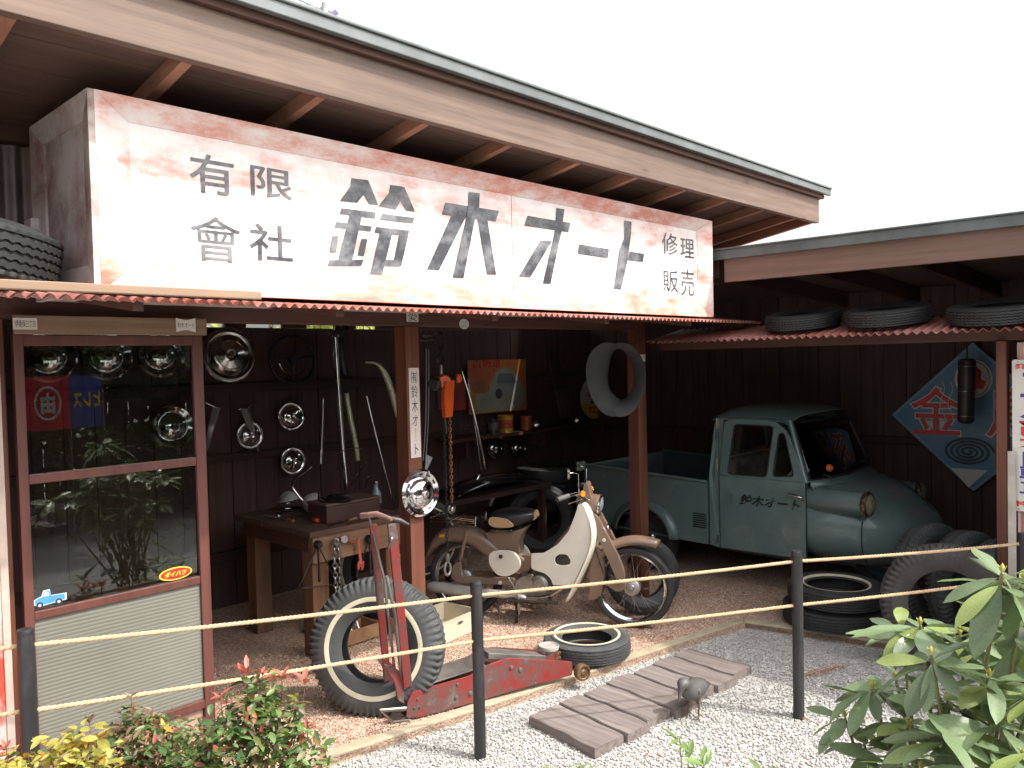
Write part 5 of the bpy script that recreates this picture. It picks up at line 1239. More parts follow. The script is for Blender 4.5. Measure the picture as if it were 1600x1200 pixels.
MB().box((c.x-.205, c.y+.015, BZ+.107), (c.x+.225, c.y+.245, BZ+.125)).build('lid', mat('brown_lid', (.12,.07,.055), .6, 0, .2, 8), tb, bevel=.006)
hubcap('black and chrome domed cap lying on the toolbox', Vector((c.x-.06, c.y+.12, BZ+.126)), (0,-.05,1), .115, 1, None, mat('black_chrome', (.05,.05,.055), .12, .8, .1, 10), 'domed_cap', 'cap')
oc = thing('orange_lens_cover', 'bright orange tail lamp cover at the front edge of the workbench', 'lens cover', tuple(bt(502,815)))
MB().box((bt(502,815).x-.05, bt(502,815).y-.02, BZ), (bt(502,815).x+.05, bt(502,815).y+.04, BZ+.028)).build('cover', mat('orange_plastic', (.60,.09,.02), .3, 0, .2, 8), oc, bevel=.01)
for i, (a, b, lab) in enumerate((((512,822),(545,813),'thin steel file lying beside the orange lens cover'), ((415,806),(448,812),'steel rod lying at the left edge of the workbench'))):
    t = thing('file' if i == 0 else 'steel_rod', lab, 'tool', tuple(bt(*a)))
    MB().tube([bt(*a, .008), bt(*b, .008)], [.006,.003], 6).build('shaft', CHD, t, smooth=50)
    MB().tube([bt(*b, .01), bt(*b, .01)+(bt(*b)-bt(*a)).normalized()*.07], [.009,.011], 8).build('handle', mat('handle_wood', (.25,.13,.06), .5), t, smooth=50)
fn_ = thing('funnel_stand', 'pale metal funnel standing on the floor between the bench legs', 'funnel', (2.98,4.75,0))
MB().lathe([(.10,0),(.105,.02),(.09,.03),(.03,.05),(.012,.10),(.010,.17)], 24, T(3.0,4.72,0)).build('funnel', mat('dull_zinc', (.36,.36,.34), .45, .6), fn_, smooth=50)
# crate of rods seen through the big tyre, plywood box
cr = thing('rod_crate', 'low brown wooden crate full of steel rods on the floor seen through the big tyre', 'crate', (3.05, 3.95, 0))
c = on(572, 1003, Z=0)
for a, b in (((0,0,0),(.28,.012,.09)), ((0,.2,0),(.28,.212,.09)), ((0,.013,0),(.012,.199,.09)), ((.268,.013,0),(.28,.199,.09)), ((.013,.013,0),(.267,.199,.008))):
    MB().box(tuple(Vector(a)+Vector((c.x-.16,c.y,.01))), tuple(Vector(b)+Vector((c.x-.16,c.y,.01)))).build('crate_board', mat('crate_wood', (.30,.17,.09), .7, 0, .25, 9), cr, bevel=.002)
for k in range(7):
    MB().tube([(c.x-.12+.02*k, c.y+.05+.02*(k%3), .03), (c.x-.20+.035*k, c.y+.15-.03*(k%2), .17+.01*(k%3))], .006, 8).build('rod', CHD, cr, smooth=50)
pb2 = thing('plywood_box', 'open pale plywood box with a hand hole on the floor right of the big tyre', 'box', (3.4, 3.9, 0))
PLY = wood('plywood', (.56,.47,.33), (.70,.62,.48), 0, .6, 0, 10, .05)
f0 = on(693,1007,Z=0); f1 = on(757,978,Z=0); bkp = on(672, 974, Z=0)
u = (f1-f0); u.z = 0; Lb = .36; u.normalize(); v = Vector((-u.y, u.x, 0)); Hb = .135
MP = Matrix(((u.x,v.x,0,f0.x),(u.y,v.y,0,f0.y),(0,0,1,0),(0,0,0,1)))
MFr = MP @ Matrix(((1,0,0,0),(0,0,1,0),(0,1,0,0),(0,0,0,1)))
hole = [(Lb/2+x-.01, .09+y) for x, y in ell(.032,.013,18)]
MB().prism([(0,0),(Lb,0),(Lb,Hb),(0,Hb)], .008, MFr, holes=[hole]).build('front_board', PLY, pb2, fixn=True, bevel=.001)
MB().box((0,.30,0),(Lb,.308,Hb), MP).build('back_board', PLY, pb2, bevel=.001)
MB().box((0,.0085,0),(.008,.2995,Hb), MP).build('side_board', PLY, pb2, bevel=.001); MB().box((Lb-.008,.0085,0),(Lb,.2995,Hb), MP).build('side_board', PLY, pb2, bevel=.001)
MB().box((.0085,.0085,.003),(Lb-.0085,.2995,.009), MP).build('base_board', PLY, pb2)
bag = thing('blue_packet', 'blue and white plastic packet lying in the plywood box', 'packet', tuple(MP @ Vector((.1,.12,.02))))
MB().box((.02,.05,.0125),(.14,.22,.085), MP).build('packet', two('blue_white_print', (.10,.30,.60), (.65,.75,.85), .45, .52, 26, (1,1,1), (.3,.4), 0, .2), bag, bevel=.02)
MB().box((.03,.20,.086),(.13,.23,.11), MP).build('packet_flap', MATS['blue_white_print'], bag, bevel=.008)

# ------------------------------------------------------------------ hoist and chains
HY = 3.9
ho = thing('lever_hoist', 'orange and black lever chain hoist hanging from the beam right of the middle post', 'hoist', tuple(on(690,600,Y=HY)))
ORG = mat('orange_hoist_paint', (.72,.11,.02), .32, 0, .12, 6)
def hp(px, py, dy=0): return on(px, py, Y=HY-dy)
c = hp(692, 597); MB().lathe([(0,.055),(.035,.055),(.045,.045),(.048,.02),(.048,-.02),(.04,-.035),(0,-.035)], 28, axis_m(c, (-.5,-1,.1))).build('gear_case', ORG, ho, smooth=40)
c2 = hp(680, 600); MB().lathe([(0,.05),(.030,.05),(.042,.04),(.044,0),(.044,-.02)], 24, axis_m(c2, (-.9,-.6,0))).build('side_cover', BLACK, ho, smooth=40)
c3 = hp(716, 591); MB().lathe([(0,.02),(.022,.018),(.030,.005),(.030,-.015),(0,-.02)], 22, axis_m(c3, (.9,-.5,0))).build('hand_wheel', ORG, ho, smooth=40)
MB().tube([c, c3], .014, 10).build('wheel_shaft', BLACK, ho)
MB().prism(roundpoly([(p.x, p.z) for p in (hp(686,596), hp(700,594), hp(697,650), hp(686,652), hp(684,620))][::-1], .01), .035, Matrix(((1,0,0,0),(0,0,-1,HY-.03),(0,1,0,0),(0,0,0,1)))).build('lever', ORG, ho, bevel=.006, fixn=True)
MB().prism(roundpoly([(p.x, p.z) for p in (hp(678,605), hp(688,603), hp(689,640), hp(681,638))][::-1], .01), .03, Matrix(((1,0,0,0),(0,0,-1,HY),(0,1,0,0),(0,0,0,1)))).build('lever_guard', BLACK, ho, bevel=.005, fixn=True)
MB().bar(hp(694,650,.02), hp(697,678,.02), .020, .014).build('lever_grip', mat('grey_rubber', (.05,.05,.055), .6), ho, bevel=.004)
hk = hp(689, 570)
MB().tube([hk+Vector((.028*math.cos(a), 0, .035+.028*math.sin(a))) for a in np.linspace(-1.3, 3.9, 16)], .007, 8).build('top_hook', IRON, ho, smooth=60)
MB().tube([hk, hk-Vector((0,0,.06))], [.010,.014], 8).build('hook_shank', STEEL, ho, smooth=50)
mb = MB(); chain(mb, [hk+Vector((0,0,.06)), hp(690,528), Vector((hp(690,528).x, HY, 2.08))], .026, .006); mb.build('hanging_chain', IRON, ho, smooth=60)
lc = thing('rusty_load_chain', 'rusty brown chain hanging from the orange hoist down to a shiny ball hook', 'chain', tuple(hp(703,700)))
mb = MB(); chain(mb, [hp(702,610,.02), hp(704,700,.02), hp(706,785,.02)], .0125, .0036); mb.build('chain_links', mat('rusty_chain', (.28,.13,.06), .6, .5, .3, 20), lc, smooth=60)
e_ = hp(706,795,.02)
MB().lathe([(0,-.018),(.012,-.014),(.018,0),(.012,.014),(0,.018)], 18, T(*e_)).build('ball', CHR, lc, smooth=60)
MB().tube([e_+Vector((.028*math.cos(a), 0, .028*math.sin(a))) for a in np.linspace(2.2, 7.2, 14)], .005, 6).build('ring', STEEL, lc, smooth=60)
bc = thing('black_load_chain', 'dark chain with a swivel hook hanging in front of the rear wheel of the moped', 'chain', tuple(hp(698,800)))
mb = MB(); chain(mb, [hp(694,680,.01), hp(697,780,.01), hp(699,862,.01)], .0125, .0036); mb.build('chain_links', mat('black_chain', (.05,.05,.052), .4, .8, .3, 20), bc, smooth=60)
e_ = hp(699,872,.01); MB().tube([e_+Vector((0,0,.03)), e_-Vector((0,0,.02))], [.014,.017], 12).build('swivel', STEEL, bc, smooth=50)
MB().tube([e_+Vector((.026*math.cos(a), 0, -.068+.042*math.sin(a))) for a in np.linspace(-4.2, 1.5, 18)], [.009]*14+[.007,.006,.005,.004], 8).build('hook', mat('bare_hook_steel', (.42,.41,.39), .4, .8, .2, 12), bc, smooth=60)
# cables beside the post
for i, (x, lab) in enumerate(((664, 'left one of two thin grey cables hanging beside the middle post'), (668, 'right one of two thin grey cables hanging beside the middle post'))):
    t = thing('cable', lab, 'cable', tuple(hp(x, 600))); MB().tube(spline([hp(x+2,545), hp(x+2,600), hp(x+1,660), hp(x-3,720)], 4), .004, 6).build('cable_line', mat('grey_cable', (.16,.16,.17), .5), t, smooth=50)
t = thing('plastic_sheet', 'small clear plastic flap sticking out behind the middle post', 'plastic flap', tuple(hp(665,730)))
q = [on(664,735,Y=3.55), on(666,710,Y=3.55), on(676,715,Y=3.62), on(662,745,Y=3.55)]; MB().add(q, [(0,1,2,3)]).build('flap', mat('cloudy_plastic', (.25,.27,.28), .25, 0, .1), t, solid=.001)

# ------------------------------------------------------------------ chrome strips, fins, wheels on the walls
SY_ = 5.0
def strip(label, pts, wd, Y=SY_, name='chrome_trim', m=CHR, cat='trim strip', grp='chrome strips hanging in the workshop', flat=.4):
    P = spline([on(x, y, Y=Y) for x, y in pts], 4); rs = wd if isinstance(wd, list) else None
    n = len(P); r = [float(np.interp(i/(n-1), np.linspace(0, 1, len(rs)), rs)) for i in range(n)] if rs else [wd]*n
    t = thing(name, label, cat, tuple(P[0]), grp)
    vs, fs = [], []
    for i, p in enumerate(P):
        d = (P[min(i+1, n-1)]-P[max(i-1, 0)]).normalized(); s = d.cross(Vector((0,-1,0))).normalized()
        for a in np.linspace(-1, 1, 7): vs.append(p + s*(a*r[i]) + Vector((0, -r[i]*.9*(1-a*a), 0)))
    for i in range(n-1):
        for k in range(6): fs.append((i*7+k, i*7+k+1, (i+1)*7+k+1, (i+1)*7+k))
    MB().add(vs, fs).build('strip', m, t, smooth=60, solid=.002)
    MB().tube([P[0]+Vector((0,.004,0)), (P[0].x, Y+.01, 2.11)], .0016, 4).build('hanging_wire', IRON, t); return t
strip('short straight chrome strip at the left of the hanging strips', [(505,618),(504,660),(502,700),(501,728)], [.006,.012,.016,.014])
strip('long chrome strip whose dark upper end bends from the beam down to the toolbox', [(524,520),(526,560),(530,620),(536,700),(541,765)], [.03,.028,.02,.02,.02])
strip('pale greenish strip hanging at a slant beside the long chrome strip', [(541,614),(548,655),(556,695),(559,720)], [.018,.022,.022,.018], m=mat('pale_green_strip', (.55,.58,.40), .3, .4, .2, 8))
strip('thin chrome strip running from the wall down behind the middle post', [(572,615),(580,650),(592,700),(608,760),(622,815)], [.008,.010,.011,.010,.010])
strip('curved cream wing strip arching left of the middle post', [(570,566),(590,569),(604,590),(615,625),(620,652)], [.004,.012,.03,.03,.01], m=mat('cream_strip', (.66,.64,.50), .3, .3, .1, 8))
strip('long chrome strip right of the orange hoist', [(720,575),(735,625),(748,680),(758,733)], [.006,.014,.016,.014], Y=4.8)
strip('narrow chrome strip lying right behind the one beside the hoist', [(731,590),(738,640),(746,690),(752,738)], [.004,.006,.006,.005], Y=4.86)
strip('dark ribbed metal strip high above the long trims', [(533,528),(535,560),(540,588)], [.03,.035,.035], m=mat('dark_ribbed', (.05,.05,.055), .35, .8))
sb3 = thing('buckle_plate', 'small bright metal clasp hanging in the dark between the strips', 'clasp', tuple(on(542,590,Y=4.98)))
a = on(534,588,Y=4.96); b = on(550,592,Y=4.96); MB().box((a.x, 4.95, b.z), (b.x, 4.96, a.z)).build('clasp', CHR, sb3, bevel=.002); MB().tube([(a.x+.03,4.955,a.z),(a.x+.03,4.955,2.10)], .003, 6).build('clasp_wire', IRON, sb3)
fn2 = thing('chrome_ornament', 'small bright chrome ornament hanging below the strip right of the hoist', 'ornament', tuple(on(747,744,Y=4.8)))
MB().tube([on(751,736,Y=4.8), on(748,742,Y=4.8), on(745,750,Y=4.8)], [.006,.02,.014], 12).build('knob', CHR, fn2, smooth=60); MB().tube([on(751,736,Y=4.8), on(754,730,Y=4.84)], .003, 6).build('stem', CHR, fn2)
def fin(label, pts_top, tip, side):
    t = thing('chrome_fin', label, 'fin', tuple(on(*pts_top[1], Y=5.58)), 'pair of chrome fins on the back wall')
    a, b, c = [on(*p, Y=5.58) for p in pts_top]; d = on(*tip, Y=5.60)
    m = MB(); e = b.lerp(d,.5)
    f1_, f2_ = Vector((0,-.05,0)), Vector((.045 if side > 0 else .045,-.01,0))
    m.loft([[b+Vector((-.03,0,0)), b+f1_, b+Vector((.045,0,.01))], [e+Vector((-.022,0,0)), e+f1_*.7, e+Vector((.03,0,0))], [d+Vector((-.008,0,0)), d+f1_*.3, d+Vector((.008,0,0))]])
    m.build('blade', mat('bright_fin_metal', (.62,.60,.57), .22, .6, .15, 10), t, smooth=20, fixn=True)
    MB().tube([a, b, ], [.006,.012], 8).build('left_arm', CHR, t, smooth=50); MB().tube([b, c], [.012,.005], 8).build('right_arm', CHD, t, smooth=50)
fin('left chrome V-topped fin pointing down on the back wall', ((321,629),(338,637),(350,633)), (319,713), -1)
fin('right chrome V-topped fin with its tip over a dull hubcap', ((372,640),(381,638),(403,627)), (404,705), 1)
stw = thing('steering_wheel', 'black steering wheel with thin chrome horn ring hanging high on the dark back wall', 'steering wheel', tuple(on(457,562,Y=5.58)), world=False)
stw.rotation_euler = face(-.1,-1,.05)
MB().tube([(.185*math.cos(a), .185*math.sin(a), 0) for a in np.linspace(0, 2*math.pi, 41)[:-1]], .013, 8, closed=True).build('rim', BLACK, stw, smooth=60)
for a in (.2, 2.95, 4.7): MB().tube([(0,0,-.02), (.175*math.cos(a), .175*math.sin(a), 0)], .008, 6).build('spoke', BLACK, stw, smooth=50)
MB().tube([(.12*math.cos(a), .12*math.sin(a), .012) for a in np.linspace(3.4, 6.1, 16)], .003, 6).build('horn_ring', CHD, stw, smooth=50)
MB().lathe([(0,.03),(.03,.025),(.035,0)], 20).build('boss', BLACK, stw, smooth=40)
# shelf with posters, cans and small lamps on the right part of the back wall
sf = thing('wall_shelf', 'long dark shelf on the back wall behind the moped', 'shelf', (6.0, 5.5, 1.07))
MB().box((4.9, 5.42, 1.055), (7.28, 5.65, 1.085)).build('shelf_board', BEAMX, sf)
for x in (5.1, 6.2, 7.2): MB().box((x, 5.45, .90), (x+.03, 5.65, 1.053)).build('bracket', BEAMX, sf)
PY = 5.63
po = thing('car_poster', 'large faded orange poster with a painted round-bodied car on the back wall', 'poster', tuple(on(778,610,Y=PY)))
a, b = on(731,563,Y=PY), on(823,640,Y=PY); PWd, PHt = b.x-a.x, a.z-b.z; PM = basis(((a.x+b.x)/2, PY, (a.z+b.z)/2), (1,0,0), (0,0,1))
MB().box((-PWd/2,-PHt/2,-.006),(PWd/2,PHt/2,0), PM).build('sheet', two('faded_orange_print', (.42,.18,.05), (.40,.08,.04), .45, .62, 2.2, (1,1,1), (.5,.6), 0, 0), po)
def pshape(poly, col, name, z): MB().prism([(x*PWd/2, y*PHt/2) for x, y in poly], 0, PM, z0=z).build(name, mat('poster_'+name, col, .55, 0, .15, 6), po)
pshape(roundpoly([(-.75,-.95),(-.80,-.35),(-.5,-.05),(-.25,.05),(-.1,.55),(.15,.68),(.55,.62),(.82,.05),(.92,-.15),(.93,-.7),(.7,-.95)], .15), (.22,.24,.19), 'car_body', .0010)
pshape(roundpoly([(-.08,.08),(.02,.48),(.5,.46),(.70,.06)], .08), (.12,.15,.16), 'car_window', .0016)
pshape(roundpoly([(-.95,.1),(-.75,.32),(-.45,.22),(-.25,-.1),(-.45,-.25),(-.85,-.2)], .1), (.30,.11,.05), 'figure', .0013)
pshape([(x*.12+.0,y*.2-.3) for x, y in ell(1,1,16)], (.05,.05,.05), 'dark_emblem', .0020)
text_mb('自動車', .38, .09, PM @ T(-.15, PHt*.42, .0012), .02).build('lettering', mat('poster_red', (.42,.03,.02), .5), po)
pr_ = thing('red_poster', 'dark red poster half hidden beside the hoist chain', 'poster', tuple(on(722,625,Y=PY)))
a, b = on(706,590,Y=PY), on(730,640,Y=PY); MB().box((a.x,PY-.004,b.z),(b.x-.02,PY,a.z)).build('sheet', mat('dark_red_print', (.28,.04,.04), .5), pr_)
rs_ = thing('round_sign', 'round white tin sign with a yellow band behind the hanging rubber liner', 'sign', tuple(on(934,622,Y=PY)))
a, b = on(887,620,Y=PY), on(991,620,Y=PY); RRx = (b.x-a.x)/2; tz = on(934,587,Y=PY).z; bz_ = on(934,654,Y=PY).z; RRz = (tz-bz_)/2
RM = basis(((a.x+b.x)/2, PY-.01, (tz+bz_)/2), (1,0,0), (0,0,1)); RRx = min(RRx, RRz*1.02)
RM = basis((on(930,622,Y=PY).x, PY-.01, (tz+bz_)/2), (1,0,0), (0,0,1))
MB().prism(ell(RRx*1.12, RRz, 48), .008, RM, z0=-.008).build('disc', mat('tin_sign_white', (.55,.52,.47), .4, 0, .06), rs_, bevel=.001)
band = [(x*RRx*1.12*.985, y*RRz*.985) for x, y in [(math.cos(t), math.sin(t)) for t in np.linspace(math.pi+.28, 2*math.pi-.28, 24)]]
MB().prism(band, 0, RM, z0=.0008).build('yellow_band', mat('tin_yellow', (.66,.42,.03), .4), rs_)
MB().prism(roundpoly([(-.45*RRx,-.28*RRz),(.40*RRx,-.28*RRz),(.34*RRx,.10*RRz),(.10*RRx,.22*RRz),(-.15*RRx,.12*RRz)], .02), 0, RM, z0=.0014).build('blue_shirt', mat('tin_blue', (.05,.10,.28), .4), rs_)
MB().prism([(.08*RRx+x,.38*RRz+y) for x, y in ell(.13*RRx,.18*RRz,20)], 0, RM, z0=.0018).build('face', mat('tin_skin', (.50,.28,.20), .4), rs_)
text_mb('あ', .09, .13, RM @ T(-.42*RRx, .28*RRz, .0012), .02).build('lettering', MATS['poster_red'], rs_)
text_mb('オロナミ', RRx*1.1, .09, RM @ T(0, -.55*RRz, .0016), .035).build('lettering', MATS['poster_red'], rs_)
def can(label, px, py, R, H, m, txt, band_m):
    c = on(px, py, Y=5.5); t = thing('oil_can', label, 'can', (c.x, c.y, 1.086)); z0 = 1.087
    MB().lathe([(0,0),(R,0),(R,.006),(R*.98,.010),(R*.98,H-.01),(R,H-.006),(R,H),(R*.92,H),(R*.92,H-.006),(0,H-.006)], 32, T(c.x, c.y, z0)).build('can_body', m, t, smooth=40)
    MB().lathe([(R*.985,H*.25),(R*.987,H*.26),(R*.987,H*.74),(R*.985,H*.75)], 32, T(c.x, c.y, z0)).build('label_band', band_m, t, smooth=40)
can('yellow oil can with red label on the shelf under the car poster', 790, 650, .075, .17, mat('yellow_tin', (.62,.38,.04), .35, .2, .15, 8), '', mat('red_label', (.50,.08,.03), .4, 0, .3, 30))
can('orange red oil can right of the yellow one on the shelf', 822, 652, .055, .14, mat('orange_tin', (.50,.13,.03), .35, .2, .2, 8), '', mat('dark_orange_label', (.38,.09,.02), .4, 0, .3, 30))
can('dark oil can at the left end of the cans on the shelf', 770, 650, .05, .15, mat('dark_tin', (.06,.06,.06), .35, .5, .2, 8), '', mat('grey_label', (.14,.14,.13), .4))
gr = thing('radiator_grille', 'tall narrow chrome bar grille leaning on the back wall beside the car poster', 'grille', tuple(on(885,650,Y=5.4)))
g0, g1 = on(886,655,Y=5.42), on(862,545,Y=5.60)
for k in range(7):
    o_ = Vector((.032*(k-3), 0, 0)); MB().tube([g0+o_, g0.lerp(g1,.5)+o_*.9, g1+o_*.75], .0045, 6).build('grille_bar', CHD, gr, smooth=50)
for t_ in (.02, .45, .98): p = g0.lerp(g1, t_); MB().box((p.x-.115, p.y-.004, p.z-.008), (p.x+.115, p.y+.004, p.z+.008)).build('cross_bar', IRON, gr)
for px, lab in ((842, 'left small chrome lamp on the shelf under the grille'), (906, 'right small chrome lamp on the shelf near the round sign')):
    c = on(px, 657, Y=5.42); t = thing('small_lamp', lab, 'lamp', tuple(c)); A = axis_m(Vector((c.x, 5.44, 1.135)), (-.5,-1,.15))
    MB().lathe([(0,-.05),(.03,-.045),(.048,-.015),(.050,0)], 24, A).build('lamp_shell', mat('black_lamp', (.02,.02,.02), .3, .5), t, smooth=60)
    MB().lathe([(0,.020),(.025,.017),(.046,.004),(.050,.0)], 24, A).build('lens', CHR, t, smooth=60)
# grey rubber liner hung from the corner post
tl_ = thing('rubber_liner', 'grey flat rubber tyre liner ring hanging on the corner post', 'tyre liner', tuple(on(965,590,Y=3.36)))
LC = on(966, 588, Y=3.30); LN = Vector((-.93,-.36,.02)).normalized()
LM = axis_m(LC, LN); rings = []
side_v = LN.cross(Vector((0,0,1))).normalized(); up_v = side_v.cross(LN)
for k in range(64):
    a = 2*math.pi*k/64; rr = 1+.03*math.sin(2*a+.6)
    c = LC + side_v*(.130*rr*math.cos(a)) + up_v*(.205*rr*math.sin(a)); rad = (side_v*math.cos(a)*1.0+up_v*math.sin(a)).normalized()
    w2 = .092+.010*math.sin(3*a); r = []
    axv = (LN*.80 + rad*(.62*abs(math.cos(a))+.45*max(0,-math.sin(a)))).normalized()
    nrm_ = axv.cross(rad.cross(axv)).normalized() if False else rad.cross(axv).cross(axv).normalized()
    for j in range(10):
        th = 2*math.pi*j/10; r.append(c + axv*(w2*math.cos(th)) + nrm_*(.012*math.sin(th)) + rad*(.02*math.cos(th)**2))
    rings.append(r)
rings.append(rings[0])
MB().loft(rings, cap=False).build('liner_ring', mat('dusty_grey_rubber', (.05,.05,.052), .8, 0, .25, 5, .4, 14), tl_, smooth=70)
tp_ = LC+up_v*.22
MB().tube([tp_, (4.97, 3.40, tp_.z+.02)], .006, 6).build('hanging_peg', IRON, tl_)
for i, (p0, p1, r0, lab) in enumerate((((549,759),(577,719),.004,'thin chrome rod leaning in the dark above the toolbox'), ((569,767),(578,741),.005,'short bright rod leaning above the right end of the toolbox'), ((566,700),(520,712),.004,'faint curved rod behind the pale green strip'))):
    a, b = on(*p0, Y=4.7), on(*p1, Y=4.9); t = thing('metal_rod', lab, 'rod', tuple(a)); MB().tube(spline([a, a.lerp(b,.5)+Vector((0,0,.02)), b], 5), r0, 6).build('shaft', CHR, t, smooth=50)
gb2 = thing('glass_bottle', 'small cloudy glass bottle at the right end of the toolbox', 'bottle', tuple(on(590,775,Y=4.5)))
q = on(588,786,Y=4.5); MB().lathe([(0,0),(.035,0),(.037,.01),(.036,.07),(.018,.10),(.014,.13),(.016,.14),(0,.14)], 20, T(q.x, q.y, q.z)).build('bottle_glass', mat('cloudy_blue_glass', (.20,.25,.27), .15, 0, .1, 8), gb2, smooth=50)
MB().lathe([(.0165,.135),(.018,.137),(.018,.152),(0,.153)], 16, T(q.x, q.y, q.z)).build('bottle_cap', CHD, gb2, smooth=40)
bl = thing('hanging_belt', 'wide dark rubber belt strip hanging behind the upper end of the long trims', 'belt', tuple(on(528,520,Y=5.2)))
a, b = on(520,512,Y=5.2), on(545,650,Y=5.2); MB().box((a.x, 5.19, b.z), (b.x, 5.20, 2.1)).build('belt_strip', mat('dark_belt', (.02,.02,.022), .5), bl, bevel=.003)
MB().box((a.x, 5.17, 2.06), (b.x, 5.189, 2.12)).build('clamp', CHD, bl)
# small hanging hook board left of the hoist on the beam
hbk = thing('clamp_bracket', 'bent steel wire bracket fixed at the top right of the middle post', 'bracket', tuple(on(665,530,Y=3.6)))
MB().tube([on(657,532,Y=3.6), on(680,531,Y=3.7), on(679,523,Y=3.75), on(662,525,Y=3.6)], .006, 6).build('wire', STEEL, hbk, smooth=50)
# scrap parts heaped in the dark behind the moped
dk = thing('dark_bench', 'low dark bench holding black car parts behind the moped seat', 'bench', (4.8, 5.0, 0))
MB().box((4.3, 4.85, .62), (5.6, 5.35, .66)).build('bench_top', PLANK2, dk)
for x, y in ((4.35,4.88),(5.5,4.88),(4.35,5.27),(5.5,5.27)): MB().box((x, y, 0), (x+.06, y+.06, .618)).build('leg', PLANK2, dk)
dp = thing('black_mudguard', 'glossy black car mudguard lying on the dark bench behind the moped seat', 'mudguard', (4.9, 5.0, .67))
rings = []
for t in np.linspace(0, 1, 14):
    a = math.pi*(.1+.8*t); rings.append([(4.95-.55*math.cos(a), 5.0+dy*.16, .67+.13*math.sin(a)*(1-abs(dy)**2*.5)) for dy in np.linspace(-1, 1, 9)])
MB().loft(rings, cap=False, closed=False).build('mudguard_shell', mat('black_gloss', (.012,.012,.014), .15, 0, .1, 6, coat=.5), dp, smooth=70, solid=.004)

# ------------------------------------------------------------------ bollards and ropes
BM_ = two('black_painted_wood', (.018,.018,.020), (.045,.043,.042), .5, .7, 14, (1,1,.3), (.45,.65), 0, .15)
posts = [(.826,3.137,-.045,.91,'black wooden rope post at the far left in front of the door'), (2.539,2.671,-.045,.785,'black wooden rope post in front of the red jack'),
         (3.885,1.744,-.045,.81,'black wooden rope post right of the bird figure'), (4.97,.98,-.045,.81,'black wooden rope post at the right edge by the enamel sign')]
def bollard(x, y, z0, z1, label):
    t = thing('rope_post', label, 'post', (x, y, z0), 'black posts of the rope barrier'); r = .0275
    MB().tube([(x,y,z0),(x,y,z0+.02),(x+.002,y,(z0+z1)/2),(x,y,z1-.02)], [r*1.03,r,r*.98,r], 28).build('shaft', BM_, t, smooth=50)
    MB().lathe([(r,z1-.0195),(r*1.0,z1-.010),(r*.9,z1-.002),(r*.7,z1),(0,z1)], 28, T(x,y,0)).build('cap', BM_, t, smooth=30)
    return t
for p in posts: bollard(*p)
ROPE = mat('twisted_rope', (.52,.37,.22), .85, 0, .12, 30)
def rope(label, a, b, sag):
    a = Vector(a); b = Vector(b); L = (b-a).length; t = thing('barrier_rope', label, 'rope', tuple(a), 'tan ropes of the barrier')
    n = int(L/.0045); d = (b-a).normalized(); s = d.cross(Vector((0,0,1))).normalized(); u = s.cross(d); r0 = .0044
    for k in range(3):
        P = []
        for i in range(n+1):
            q = i/n; ph = 2*math.pi*(q*L/.055)+k*2*math.pi/3; c = a.lerp(b, q) - Vector((0,0,sag*4*q*(1-q)))
            P.append(c + s*(r0*math.cos(ph)) + u*(r0*math.sin(ph)))
        MB().tube(P, .0044, 6).build('strand', ROPE, t, smooth=70)
hs_ = [(.843,.615),(.725,.505),(.752,.50),(.755,.52)]
names = ('left', 'middle', 'right')
UZ = [on(37,1010,d=2.78).z, on(737,936,d=3.66).z, on(1240,881,d=4.0).z, on(1590,850,d=4.3).z]
LZ = [on(42,1114,d=2.78).z, on(742,1008,d=3.66).z, on(1240,951,d=4.0).z, on(1590,905,d=4.3).z]
for i in range(3):
    for Z_, nm in ((UZ, 'upper'), (LZ, 'lower')):
        a = Vector((posts[i][0], posts[i][1], Z_[i])); b = Vector((posts[i+1][0], posts[i+1][1], Z_[i+1])); d = (b-a).normalized()
        rope('%s twisted tan rope of the %s span between the black posts' % (nm, names[i]), a+d*.024, b-d*.024, .006)
for Z_, nm in ((UZ, 'upper'), (LZ, 'lower')):
    a = Vector((posts[0][0], posts[0][1], Z_[0])); rope('%s twisted rope running back to the left from the far left post' % nm, a+Vector((-.02,.02,0)), a+Vector((-.26,.196,-.02)), .004)

# ------------------------------------------------------------------ weathered stepping planks
SPM = wood('weathered_sleeper', (.13,.105,.095), (.27,.23,.21), 1, .9, 0, 34, 1.0)
A0, A1, Bn, Bf = Vector((2.937,2.72,0)), Vector((2.877,2.261,0)), Vector((4.259,2.168,0)), Vector((4.294,2.609,0))
nm_ = ('first weathered plank at the jack end of the stepping boards', 'second weathered plank from the jack end of the stepping boards', 'third weathered plank from the jack end of the stepping boards',
       'middle weathered plank of the row of stepping boards', 'fifth weathered plank from the jack end behind the bird figure', 'sixth weathered plank from the jack end of the stepping boards', 'last weathered plank at the corner end of the stepping boards')
wseed = [[random.Random(j*31+m_).uniform(-1,1) for m_ in range(6)] for j in range(9)]
def wav(j, k):
    t = k/14; return .007*(wseed[j][0]*math.sin(2.1*t+3*wseed[j][1])+.6*wseed[j][2]*math.sin(6.3*t+3*wseed[j][3])+.3*wseed[j][4]*math.sin(17*t+3*wseed[j][5]))
ts = [0,.155,.285,.43,.585,.72,.86,1.0]
off_ = [.0,.015,-.01,.02,-.015,.005,-.02]
